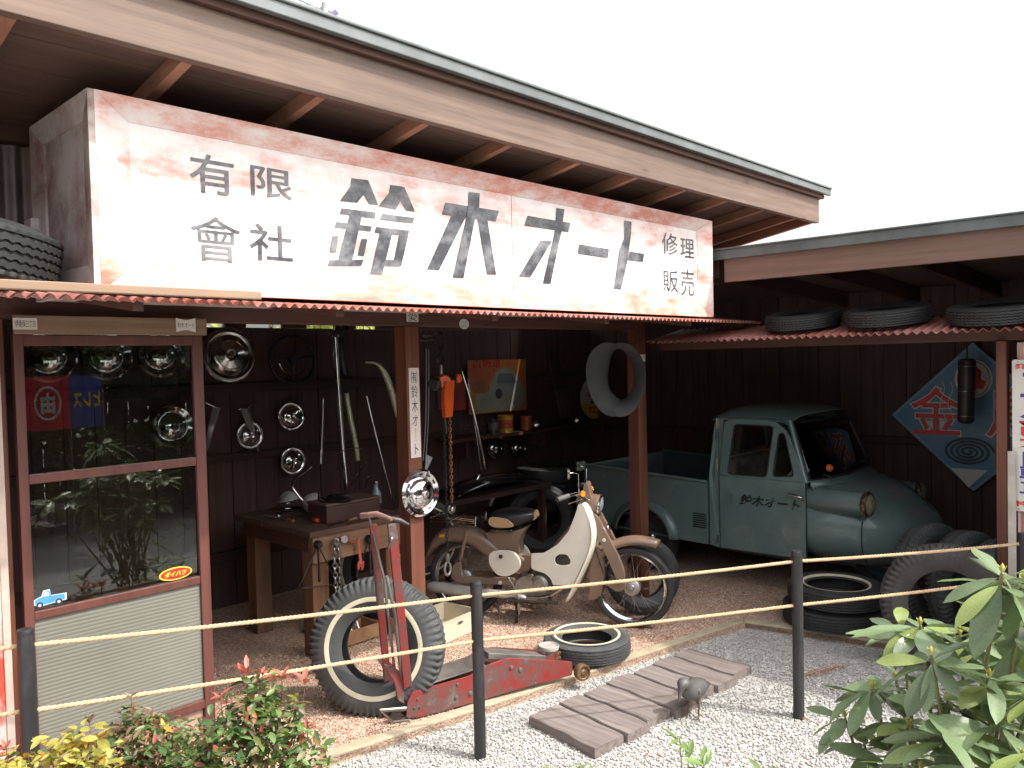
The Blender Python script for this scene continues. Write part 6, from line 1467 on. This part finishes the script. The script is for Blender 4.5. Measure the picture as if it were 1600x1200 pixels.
for i in range(7):
    a, b = ts[i], ts[i+1]-.010
    q = [A0.lerp(Bf, a), A0.lerp(Bf, b), A1.lerp(Bn, b), A1.lerp(Bn, a)]
    dv = (q[3]-q[0]).normalized(); q = [q[0]-dv*off_[i]*.5, q[1]-dv*off_[i]*.5, q[2]+dv*(off_[i]+.0), q[3]+dv*(off_[i])]
    t = thing('stepping_plank', nm_[i], 'plank', tuple((q[0]+q[2])/2-Vector((0,0,.04))), 'weathered planks laid in the gravel as a step')
    m = MB(); n = 14; vs = []; fs = []
    for k in range(n+1):
        s = k/n; l = q[0].lerp(q[3], s); r = q[1].lerp(q[2], s); ed_ = (r-l).normalized()
        w1_ = wav(i,k)*.8; w2_ = wav(i+1,k)
        l = l+ed_*w1_; r = r+ed_*w2_
        for z, ins in ((-.045,0),(-.004,0),(.004,.006)): vs.append(l+ed_*ins+Vector((0,0,z+.002*math.sin(k+i))))
        for f_ in (.35,.65): vs.append(l.lerp(r,f_)+Vector((0,0,.0055+.002*math.sin(k*1.3+i+f_*9))))
        for z, ins in ((.004,.006),(-.004,0),(-.045,0)): vs.append(r-ed_*ins+Vector((0,0,z+.002*math.sin(k+i+2))))
    c_ = 8
    for k in range(n):
        for j in range(c_-1): fs.append((k*c_+j, k*c_+j+1, (k+1)*c_+j+1, (k+1)*c_+j))
    fs.append(tuple(range(c_-1,-1,-1))); fs.append(tuple(n*c_+j for j in range(c_)))
    m.add(vs, fs).build('board', SPM, t, smooth=40, fixn=True)

# ------------------------------------------------------------------ cast bird figure
bp0 = on(1085, 1118, Z=-.035)
bi = thing('bird_figure', 'dark cast crow figure standing on the gravel with its beak lowered beside the planks', 'bird figure', tuple(bp0))
BDM = mat('cast_dark_metal', (.10,.096,.093), .55, .2, .3, 14, .5, 45)
toC = Vector((-.97,-.05,0)).normalized()      # head towards the camera and a little left
up = Vector((0,0,1)); lat = toC.cross(up)
def bpnt(f, h, l=0): return bp0 + (toC*f + up*h + lat*l)*1.14
spn = [(-.135,.105,.008,.004),(-.105,.118,.020,.010),(-.07,.125,.036,.026),(-.03,.122,.048,.044),(.01,.120,.052,.052),(.045,.128,.045,.048),(.066,.148,.031,.036),(.080,.168,.028,.031),(.094,.176,.030,.031),(.108,.170,.025,.026),(.118,.156,.012,.014),(.128,.138,.008,.010),(.136,.115,.004,.005),(.139,.104,.001,.001)]
rings = []
for i, (f_, h, rw, rh) in enumerate(spn):
    a = Vector(spn[max(0,i-1)][:2]); b = Vector(spn[min(len(spn)-1,i+1)][:2]); tv = (b-a).normalized(); nv = Vector((-tv.y, tv.x))
    rings.append([bpnt(f_+nv.x*rh*math.sin(t), h+nv.y*rh*math.sin(t), rw*math.cos(t)) for t in np.linspace(0, 2*math.pi, 17)[:-1]])
MB().loft(rings).build('body', BDM, bi, smooth=80, subd=1, fixn=True)
for s in (-1, 1):
    wr_ = []
    for t in np.linspace(0, 1, 8):
        f_ = .045-.165*t; h = .135-.02*t; wd = .036*math.sin(math.pi*(.18+.75*t))**.8
        wr_.append([bpnt(f_, h+wd*.7, s*(.030-.012*t)), bpnt(f_, h+.3*wd, s*(.052-.030*t)), bpnt(f_, h-.5*wd, s*(.053-.030*t)), bpnt(f_, h-1.0*wd, s*(.040-.022*t)), bpnt(f_, h-.2*wd, s*(.022-.01*t))])
    MB().loft(wr_).build('wing', BDM, bi, smooth=50, subd=1, fixn=True)
    L0 = bpnt(.01, .085, s*.024); MB().tube([L0, bpnt(.005,.045,s*.026), bpnt(.012,.008,s*.027)], [.009,.0045,.0045], 8).build('leg', mat('rusty_leg', (.14,.09,.06), .6, .3), bi, smooth=50)
    for a in (-.5, 0, .5, math.pi):
        d = toC*math.cos(a)+lat*math.sin(a); MB().tube([bpnt(.012,.008,s*.027), bpnt(.012,.006,s*.027)+d*.028, bpnt(.012,-.003,s*.027)+d*.038], [.004,.003,.0015], 6).build('toe', MATS['rusty_leg'], bi, smooth=50)
    MB().lathe([(0,.003),(.003,.002),(.0042,0)], 10, axis_m(bpnt(.098,.174,s*.0245), lat*s+toC*.3)).build('eye', INK, bi, smooth=60)

# ------------------------------------------------------------------ plants
def leaf_mesh(name, L, W, m, fold=.18, curl=.15, n=6, tip=.5, wavy=0):
    vs, fs = [], []
    for i in range(n+1):
        t = i/n; w_2 = W/2*math.sin(math.pi*min(1, (t*.94+.03))**tip_f(tip))**.8 if 0 < i < n else .0006
        z = -curl*L*t*t; x = L*t
        for s in (-1, -.5, 0, .5, 1):
            vs.append((x, s*w_2, z + fold*abs(s)*w_2 + wavy*math.sin(t*14+s)*W*.05))
    for i in range(n):
        for k in range(4): fs.append((i*5+k, i*5+k+1, (i+1)*5+k+1, (i+1)*5+k))
    me = bpy.data.meshes.new(name); me.from_pydata(vs, [], fs); me.polygons.foreach_set('use_smooth', [True]*len(fs)); me.materials.append(m); me.update(); return me
def tip_f(t): return t
RHT = leafmat('rhododendron_leaf_green', (.165,.22,.115), .38, .27, hue2=(.25,.31,.10))
RHS = mat('rhododendron_stem', (.20,.19,.08), .6, 0, .2, 12)
RHB = mat('rhododendron_bud', (.45,.42,.10), .5, 0, .2, 20)
rl = [leaf_mesh('leaf', 1, .34, RHT, .16, c, 8, 1.3, .4) for c in (.05, .18, .32)]
rh = thing('rhododendron_bush', 'broad leaved green bush with long leathery leaves and pale buds in the lower right corner', 'bush', tuple(on(1480, 1190, d=2.15)*1) , world=False)
root_ = on(1500, 1190, d=2.15); root_.z = -.045; rh.location = root_
nleaf = [0]; RR = random.Random(5)
def put_leaf(par, meshes, p, d, L, wsc=1.0, roll=0, name='leaf'):
    o = bpy.data.objects.new(name, RR.choice(meshes)); COL.objects.link(o); o.parent = par
    d = Vector(d).normalized(); up_ = Vector((0,0,1)); y = up_.cross(d)
    if y.length < .05: y = Vector((0,1,0))
    y.normalize(); z = d.cross(y); R = Matrix((d, y, z)).transposed().to_4x4()
    o.matrix_local = Matrix.Translation(p) @ R @ Matrix.Rotation(roll, 4, 'X') @ Matrix.Diagonal((L, L*wsc, L, 1)); nleaf[0] += 1; return o
def whorl(par, root, tip, n, L, axis=(0,0,1), e0=-.55, e1=.35, bud=True):
    axis = Vector(axis).normalized(); u = axis.orthogonal().normalized(); v = axis.cross(u); ph = RR.uniform(0, 6.28)
    for k in range(n):
        a = ph + k*2.39996; el = RR.uniform(e0, e1)
        d = (u*math.cos(a)+v*math.sin(a))*math.cos(el)+axis*math.sin(el)
        p = tip - axis*RR.uniform(0, .035) + d*.008
        put_leaf(par, rl, p-root, d, L*RR.uniform(.72, 1.12), RR.uniform(.75, 1.1), RR.uniform(-.5, .5))
    if bud:
        MB().lathe([(0,.0),(.004,.002),(.006,.007),(.004,.015),(0,.022)], 8, axis_m(tip-root, axis)).build('bud', RHB, par, smooth=60)
        for k in range(4):
            a = k*1.57; q = tip-root; MB().tube([q, q+Vector((.010*math.cos(a), .010*math.sin(a), .016))], [.004,.0008], 5).build('bud_scale', RHB, par, smooth=60)
def stem(par, root, a, b, r0=.007, r1=.0045, name='stem'):
    a = Vector(a); b = Vector(b); m = a.lerp(b,.55)+Vector((RR.uniform(-.02,.02), RR.uniform(-.02,.02), -.02))
    MB().tube([p-root for p in (a, m, b)], [r0, (r0+r1)/2, r1], 8).build(name, RHS, par, smooth=60)
tips = [(1566,893,1.95,10,.15),(1600,905,2.0,9,.14),(1455,1022,1.95,9,.125),(1438,975,2.2,10,.13),(1408,980,2.3,8,.12),(1546,1056,2.0,10,.14),(1362,1074,2.3,9,.12),(1590,965,2.1,9,.14),
        (1480,1090,2.1,9,.14),(1420,1130,2.2,9,.14),(1560,1130,1.9,9,.14),(1500,1180,1.9,9,.15),(1350,1160,2.3,8,.12),(1620,1080,1.9,9,.14),(1440,1200,2.0,9,.14),(1600,1180,1.8,9,.15),(1500,990,2.35,9,.13),(1545,985,2.3,8,.13),(1400,1060,2.4,8,.12),(1530,1230,1.7,9,.15),(1630,1000,2.1,9,.14),(1320,1120,2.35,6,.11),(1390,1190,2.2,8,.13),(1580,1030,2.2,9,.14),(1480,1140,1.95,8,.14),(1560,1200,1.8,8,.15)]
for i, (px, py, d, n, L) in enumerate(tips):
    tp2 = on(px, py, d=d); base = root_ + Vector((RR.uniform(-.12,.12), RR.uniform(-.12,.12), RR.uniform(.0,.3)))
    stem(rh, root_, base, tp2-Vector((0,0,.004)))
    ax = (tp2-base).normalized()*.35+Vector((0,0,1)); whorl(rh, root_, tp2, n+3, L*1.18, ax, -.75 if L > .12 else -.5, .45)
# inner mass so the ground does not show through
for k in range(90):
    q = root_+Vector((RR.gauss(0,.16), RR.gauss(0,.16), RR.uniform(.25,.80))); a = RR.uniform(0, 6.28)
    put_leaf(rh, rl, q-root_, (math.cos(a), math.sin(a), RR.uniform(-.8,.2)), RR.uniform(.10,.14), 1, RR.uniform(-.6,.6))

def small_leaf(name, m, asp=.42, fold=.25, curl=.2): return leaf_mesh(name, 1, asp, m, fold, curl, 4, .85)
G1 = leafmat('shrub_green', (.11,.175,.05), .4, .45, hue2=(.20,.13,.05)); G2 = leafmat('shrub_reddish', (.15,.11,.06), .35, .45, hue2=(.26,.08,.05))
Y1 = leafmat('shrub_yellow', (.36,.33,.08), .28, .45, hue2=(.55,.30,.05)); R1 = leafmat('shrub_red', (.36,.11,.08), .3, .45, hue2=(.42,.22,.07))
D1 = leafmat('shrub_dark_green', (.05,.10,.030), .35, .45)
lg, l2, ly, lr, ld = [[small_leaf('leaf', m, a) for a in (.36,.46)] for m in (G1, G2, Y1, R1, D1)]
TW = mat('twig', (.14,.075,.045), .7, 0, .2, 20)
def shrub(label, blobs, L, kinds, nobj, nstuff, cat='shrub', name='leafy_shrub', seed=1, tips_=None):
    """blobs: (px, py, d, radius_px, weight)"""
    r = random.Random(seed); c0 = on(blobs[0][0], blobs[0][1], d=blobs[0][2]); base = Vector((c0.x, c0.y, -.045))
    t = thing(name, label, cat, tuple(base), world=False)
    def rp():
        b = r.choices(blobs, [b[4] for b in blobs])[0]; c = on(b[0], b[1], d=b[2]); R = b[3]/FPX*b[2]
        while True:
            v = Vector((r.uniform(-1,1), r.uniform(-1,1), r.uniform(-1,1)))
            if v.length < 1: break
        j_ = r.uniform(.7,1.3); return c + Vector((v.x*R*j_, v.y*R*j_, v.z*R*j_)), v
    for k in range(26):
        p, v = rp(); p -= base; MB().tube([Vector((r.uniform(-.06,.06), r.uniform(-.06,.06), 0)), p*.55+Vector((0,0,.05)), p], [.004,.003,.0015], 5).build('twig', TW, t, smooth=60)
    def one():
        p, v = rp(); a = r.uniform(0, 6.28); d = Vector((math.cos(a), math.sin(a), r.uniform(-.7,.6)))
        return p-base, d, L*r.uniform(.6,1.25), r.choices([k[0] for k in kinds], [k[1] for k in kinds])[0]
    for k in range(nobj):
        p, d, l, ms = one(); put_leaf(t, ms, p, d, l, 1, r.uniform(-.8,.8))
    by = {}
    for k in range(nstuff):
        p, d, l, ms = one(); me = r.choice(ms); mm = me.materials[0]; mb = by.setdefault(mm.name, (MB(), mm))[0]
        d = d.normalized(); y = Vector((0,0,1)).cross(d).normalized(); z = d.cross(y); R = Matrix((d, y, z)).transposed().to_4x4()
        M = Matrix.Translation(p) @ R @ Matrix.Rotation(r.uniform(-.8,.8), 4, 'X') @ Matrix.Diagonal((l, l, l, 1))
        mb.add([v.co[:] for v in me.vertices], [tuple(f.vertices) for f in me.polygons], M)
    for k, (mb, mm) in by.items():
        o = mb.build('foliage', mm, t); o['kind'] = 'stuff'; o.data.polygons.foreach_set('use_smooth', [True]*len(o.data.polygons))
    for (px, py, d, n, l, ms) in (tips_ or []):
        c = on(px, py, d=d)-base; MB().tube([c*.3, c-Vector((0,0,.05)), c], [.003,.002,.001], 5).build('twig', TW, t, smooth=60)
        for k in range(n):
            a = r.uniform(0, 6.28); put_leaf(t, ms, c-Vector((0,0,r.uniform(0,.03))), (math.cos(a)*.7, math.sin(a)*.7, r.uniform(-.1,1)), l*r.uniform(.8,1.2), .9, r.uniform(-.5,.5))
    return t
shrub('yellow leaved shrub in the lower left corner beside the rope post', [(105,1185,2.6,55,3),(60,1215,2.5,50,2),(150,1200,2.6,55,2),(15,1200,2.5,25,1)], .050, [(ly,8),(lg,1)], 150, 260, seed=2,
      tips_=[(112,1165,2.6,9,.055,ly),(150,1150,2.62,7,.05,ly),(10,1165,2.5,6,.04,lr),(20,1190,2.5,6,.04,lr)])
shrub('reddish brown and green shrub in front of the lower door pane', [(230,1160,2.85,55,3),(260,1195,2.8,70,3),(175,1190,2.8,45,2),(205,1130,2.9,30,1)], .036, [(l2,5),(lg,4),(ld,2),(lr,.5)], 200, 900, seed=3,
      tips_=[(140,1122,2.9,5,.04,l2),(205,1085,2.9,4,.035,l2),(255,1130,2.8,5,.045,ly)])
shrub('dense green shrub with red and pink shoot tips right of the door', [(400,1125,2.75,55,4),(360,1170,2.7,65,4),(440,1150,2.75,55,3),(300,1195,2.7,55,3),(470,1190,2.7,45,2),(400,1085,2.8,30,1.0)], .042, [(lg,8),(ld,3),(l2,2),(lr,.6)], 270, 1300, seed=4,
      tips_=[(385,1045,2.8,6,.055,lr),(440,1055,2.8,7,.05,lr),(475,1060,2.8,6,.05,lr),(345,1085,2.75,5,.04,lr),(465,1085,2.8,6,.045,ly),(480,1130,2.75,6,.05,lr),(410,1050,2.8,6,.04,lr)])
shrub('low dark shrub filling the gap behind the yellow one at the bottom left', [(60,1235,2.75,60,2),(190,1230,2.75,60,2),(330,1235,2.6,70,2)], .04, [(ld,5),(l2,2)], 60, 500, seed=8)
# seedlings at the bottom edge
def seedling(label, pts, L, seed, m=None):
    r = random.Random(seed); c0 = on(pts[0][0], pts[0][1], d=pts[0][2]); base = Vector((c0.x, c0.y, -.045)); t = thing('seedling', label, 'seedling', tuple(base), world=False)
    for px, py, d, n in pts:
        c = on(px, py, d=d)-base; MB().tube([Vector((0,0,0)), c*.6, c], [.004,.003,.002], 6).build('stem', MATS['rhododendron_stem'], t, smooth=60)
        for k in range(n):
            a = r.uniform(0, 6.28); put_leaf(t, m or lg, c-Vector((0,0,r.uniform(0,.02))), (math.cos(a), math.sin(a), r.uniform(0,.9)), L*r.uniform(.7,1.2), .9, r.uniform(-.5,.5))
LG2 = leafmat('young_leaf', (.16,.24,.07), .25, .4); lyng = [leaf_mesh('leaf', 1, .38, LG2, .2, .2, 6, .85)]
seedling('small fresh green seedling at the bottom edge below the bird figure', [(1075,1175,2.7,6),(1062,1152,2.75,3),(1100,1195,2.6,5),(1190,1205,2.6,5)], .07, 11, lyng)
seedling('thin grass-like seedling at the bottom edge left of the planks', [(890,1210,2.6,4),(925,1205,2.6,4)], .10, 12, [leaf_mesh('leaf', 1, .14, LG2, .2, .3, 6, .85)])
# dry fern frond on the gravel
dl = thing('dry_frond', 'dry rust coloured fern frond lying on the gravel right of the third post', 'dead leaf', tuple(on(1285,1045,Z=-.03)))
DLM = leafmat('dry_rust_leaf', (.36,.14,.06), .3, .7); a, b = on(1262,1055,Z=-.03), on(1322,1040,Z=-.025)
MB().tube([a, a.lerp(b,.5)+Vector((0,0,.01)), b], [.0015,.002,.0015], 5).build('midrib', DLM, dl)
for k in range(22):
    t_ = k/22; p = a.lerp(b, t_); s = 1 if k % 2 else -1; d = ((b-a).normalized()*-.8+Vector((s*.5, s*.6, .1)))
    q = p+d.normalized()*.055*math.sin(math.pi*(.15+.8*t_)); n_v = Vector((0,0,1)).cross(q-p).normalized()*.006
    MB().add([p, p.lerp(q,.5)+n_v+Vector((0,0,.004)), q, p.lerp(q,.5)-n_v+Vector((0,0,.003))], [(0,1,2,3)]).build('leaflet', DLM, dl)
# scattered fallen leaves
fr_ = random.Random(3)
mb = MB()
for k in range(46):
    x, y = fr_.uniform(2.6,5.0), fr_.uniform(1.4,3.0); z = -.030
    if (x-K3.x)*n1.x+(y-K3.y)*n1.y > .07: z = .006
    a = fr_.uniform(0,6.28); l = fr_.uniform(.008,.018); c = Vector((x,y,z)); d = Vector((math.cos(a), math.sin(a), 0))*l; n_v = Vector((-math.sin(a), math.cos(a), .3))*l*.4
    mb.add([c-d, c+n_v, c+d, c-n_v], [(0,1,2,3)])
o = mb.build('fallen_leaf_litter', DLM); o['kind'] = 'stuff'; tag(o, 'tiny dry leaf scraps scattered over the gravel and kerb', 'leaf litter')

# ------------------------------------------------------------------ trees, hedges and the utility pole
def tree(label, x, y, h, r, seed, n=2600, name='broadleaf_tree', lm=None, grp=None, L=.10, low=.3):
    rr = np.random.default_rng(seed); t = thing(name, label, 'tree', (x, y, -.045), grp, world=False)
    rd = random.Random(seed)
    MB().tube([(0,0,0),(.04*h*.3,.0,h*.3),(0,.05,h*.65),(0,0,h*.9)], [.035*h,.026*h,.016*h,.005*h], 10).build('trunk', mat('tree_bark', (.10,.075,.055), .9, 0, .3, 8, .5), t, smooth=60)
    cl = []
    for k in range(12):
        a = rd.uniform(0, 6.28); q = Vector((math.cos(a)*r*rd.uniform(.4,.9), math.sin(a)*r*rd.uniform(.4,.9), h*rd.uniform(low+.15,.95)))
        cl.append((q, r*rd.uniform(.30,.5))); MB().tube([(0,0,h*rd.uniform(.25,.5)), q*.6+Vector((0,0,h*.15)), q], [.012*h,.007*h,.002*h], 6).build('limb', MATS['tree_bark'], t, smooth=60)
    V = []; F = []; per = n//12
    for q, cr_ in cl:
        P = rr.normal(0, 1, (per, 3)); P /= np.linalg.norm(P, axis=1)[:, None]; P *= (rr.uniform(.25, 1, (per, 1))**.5)*cr_; P += np.array(q)
        for p in P:
            a, b = rr.uniform(0, 6.28), rr.uniform(-.8, .8); d = np.array([math.cos(a)*math.cos(b), math.sin(a)*math.cos(b), math.sin(b)]); u_ = np.cross(d, [0,0,1]); u_ /= np.linalg.norm(u_)+1e-6; l = L*rr.uniform(.6,1.3)
            u_ = u_*math.cos(a*3)+np.cross(d,u_)*math.sin(a*3)
            i = len(V); V += [p-d*l*.5, p+u_*l*.25, p+d*l*.5, p-u_*l*.25]; F.append((i,i+1,i+2,i+3))
    MB().add([tuple(v) for v in V], F).build('crown', lm or leafmat('tree_leaf_green', (.08,.14,.035), .45, .5, hue2=(.22,.26,.06)), t)
    t.children[-1]['kind'] = 'stuff'
    return t
YT = leafmat('tree_leaf_yellow', (.30,.32,.07), .4, .5)
tree('yellowish green tree behind the workshop showing between the two roofs', 10.6, 7.0, 3.35, 1.5, 21, 5000, lm=YT)
tree('yellowish tree behind the left part of the workshop seen through the wall gap', 4.2, 8.2, 3.2, 1.7, 22, 6000, lm=YT, low=.1)
tree('second green tree behind the workshop glimpsed through the gap over the back wall', 6.6, 8.4, 3.1, 1.6, 23, 6000, low=.1)
tree('small tree whose top twigs stick up over the right end of the shed roof', 12.5, 2.0, 3.25, 1.2, 24, 3000)
# planting across the path, behind the viewer: what the door glass and the chrome mirror
for i, (x, y, h, r) in enumerate(((2.0,-4.4,2.7,1.1),(3.5,-4.0,2.9,1.15),(4.8,-4.6,3.1,1.2),(6.2,-4.2,2.8,1.15),(.4,-4.4,2.8,1.2),(-2.2,-3.6,3.0,1.3),(-4.6,-1.5,3.2,1.4),(-4.4,1.4,2.8,1.3),(7.8,-4.8,3.2,1.4))):
    nm2 = ('first','second','third','fourth','fifth','sixth','seventh','eighth','ninth')[i]
    tree('%s dark leafy bush of the planting behind the viewer' % nm2, x, y, h, r, 40+i, 6000 if i < 5 else 2600, 'hedge_bush', leafmat('hedge_dark_green', (.045,.085,.03), .5, .5), 'bushes across the path behind the viewer', .19, -.12)
_hr = np.random.default_rng(77); V = []; F = []
for k in range(9000):
    p = np.array([_hr.uniform(-1,9), -3.3+_hr.normal(0,.28), _hr.uniform(0,1)**.8*1.15]); a, b = _hr.uniform(0,6.28), _hr.uniform(-.8,.8); d = np.array([math.cos(a)*math.cos(b), math.sin(a)*math.cos(b), math.sin(b)])*.06
    u_ = np.cross(d, [0,0,1]); u_ *= .03/(np.linalg.norm(u_)+1e-6); i = len(V); V += [p-d, p+u_, p+d, p-u_]; F.append((i,i+1,i+2,i+3))
hd_ = MB().add([tuple(v) for v in V], F).build('low_hedge', leafmat('hedge_mid_green', (.06,.11,.03), .5, .4), loc=(4,-3.3,0)); hd_['kind'] = 'stuff'; tag(hd_, 'low leafy hedge across the path behind the viewer', 'hedge')
bf = thing('reflection_fence', 'added unseen dark fence behind the bushes that darkens the door glass reflection', 'fence', (3,-6,0))  # added, unseen fence: keeps bright gaps out of the door glass reflection
for k in range(50): MB().box((-5+k*.3, -6.02, -.04), (-5+k*.3+.28, -6.0, 2.5)).build('fence_board', DECK, bf)
for k in range(6): MB().box((-5+k*3-.05, -6.08, -.04), (-5+k*3+.05, -6.021, 2.55)).build('fence_post', DECK, bf)
ban = thing('banner_stand', 'pair of red and blue cloth banners on a rail across the path behind the viewer', 'banner', (2.9,-2.5,0))
MB().box((2.53,-2.52,1.18),(2.95,-2.50,1.74)).build('red_banner', mat('red_cloth', (.62,.03,.05), .7), ban)
MB().box((2.965,-2.52,1.18),(3.27,-2.50,1.74)).build('blue_banner', mat('blue_cloth', (.05,.09,.36), .7), ban)
BN = basis((2.74,-2.496,1.46), (-1,0,0), (0,0,1)); BN2 = basis((3.12,-2.496,1.46), (-1,0,0), (0,0,1))
MB().lathe([(.11,0),(.11,.002),(.13,.002),(.13,0)], 40, BN @ Matrix.Diagonal((1,1.4,1,1))).build('ring_mark', WHITE, ban)
text_mb('由', .14, .22, BN @ T(0,0,.003), .05).build('lettering', WHITE, ban); text_mb('ヒレス', .27, .17, BN2 @ T(0,.02,.003), .05).build('lettering', mat('yellow_cloth_print', (.75,.62,.05), .6), ban)
for x in (2.51, 2.957, 3.29): MB().cyl((x,-2.51,-.045),(x,-2.51,1.78), .010, n=10).build('pole', STEEL, ban)
up_ = thing('utility_pole', 'distant utility pole with crossarm and transformer fittings above the workshop roof', 'utility pole', tuple(on(508, 60, d=30)))
PC = mat('pole_concrete', (.30,.30,.32), .8); q = on(508, 20, d=30); b0_ = Vector((q.x, q.y, -.045))
MB().tube([b0_, (q.x, q.y, q.z+.35)], [.18,.12], 12).build('pole', PC, up_, smooth=50)
MB().bar(q+_r*-.5+Vector((0,0,-.15)), q+Vector((0,0,.25)), .10, .10).build('brace', PC, up_)
MB().bar(q+_r*-.7+Vector((0,0,.30)), q+_r*.5+Vector((0,0,-.05)), .06, .06).build('crossarm', PC, up_)
MB().cyl(q+_r*.18+Vector((0,0,-.12)), q+_r*.45+Vector((0,0,.05)), .10, n=12).build('insulator', mat('insulator_grey', (.22,.2,.3), .4), up_, smooth=50)
for i, (p0, p1, lab) in enumerate((((380,-40),(505,16),'upper power line running left from the utility pole'), ((380,-18),(484,26),'lower power line running left from the utility pole'), ((520,22),(640,90),'faint power line running right behind the roof'))):
    a, b = on(*p0, d=30), on(*p1, d=30); t = thing('power_line', lab, 'power line', tuple(a), 'power lines above the roof')
    MB().tube(spline([a, a.lerp(b,.5)-Vector((0,0,.03)), b], 6), .016, 6).build('wire', mat('wire_black', (.04,.04,.05), .6), t, smooth=50)
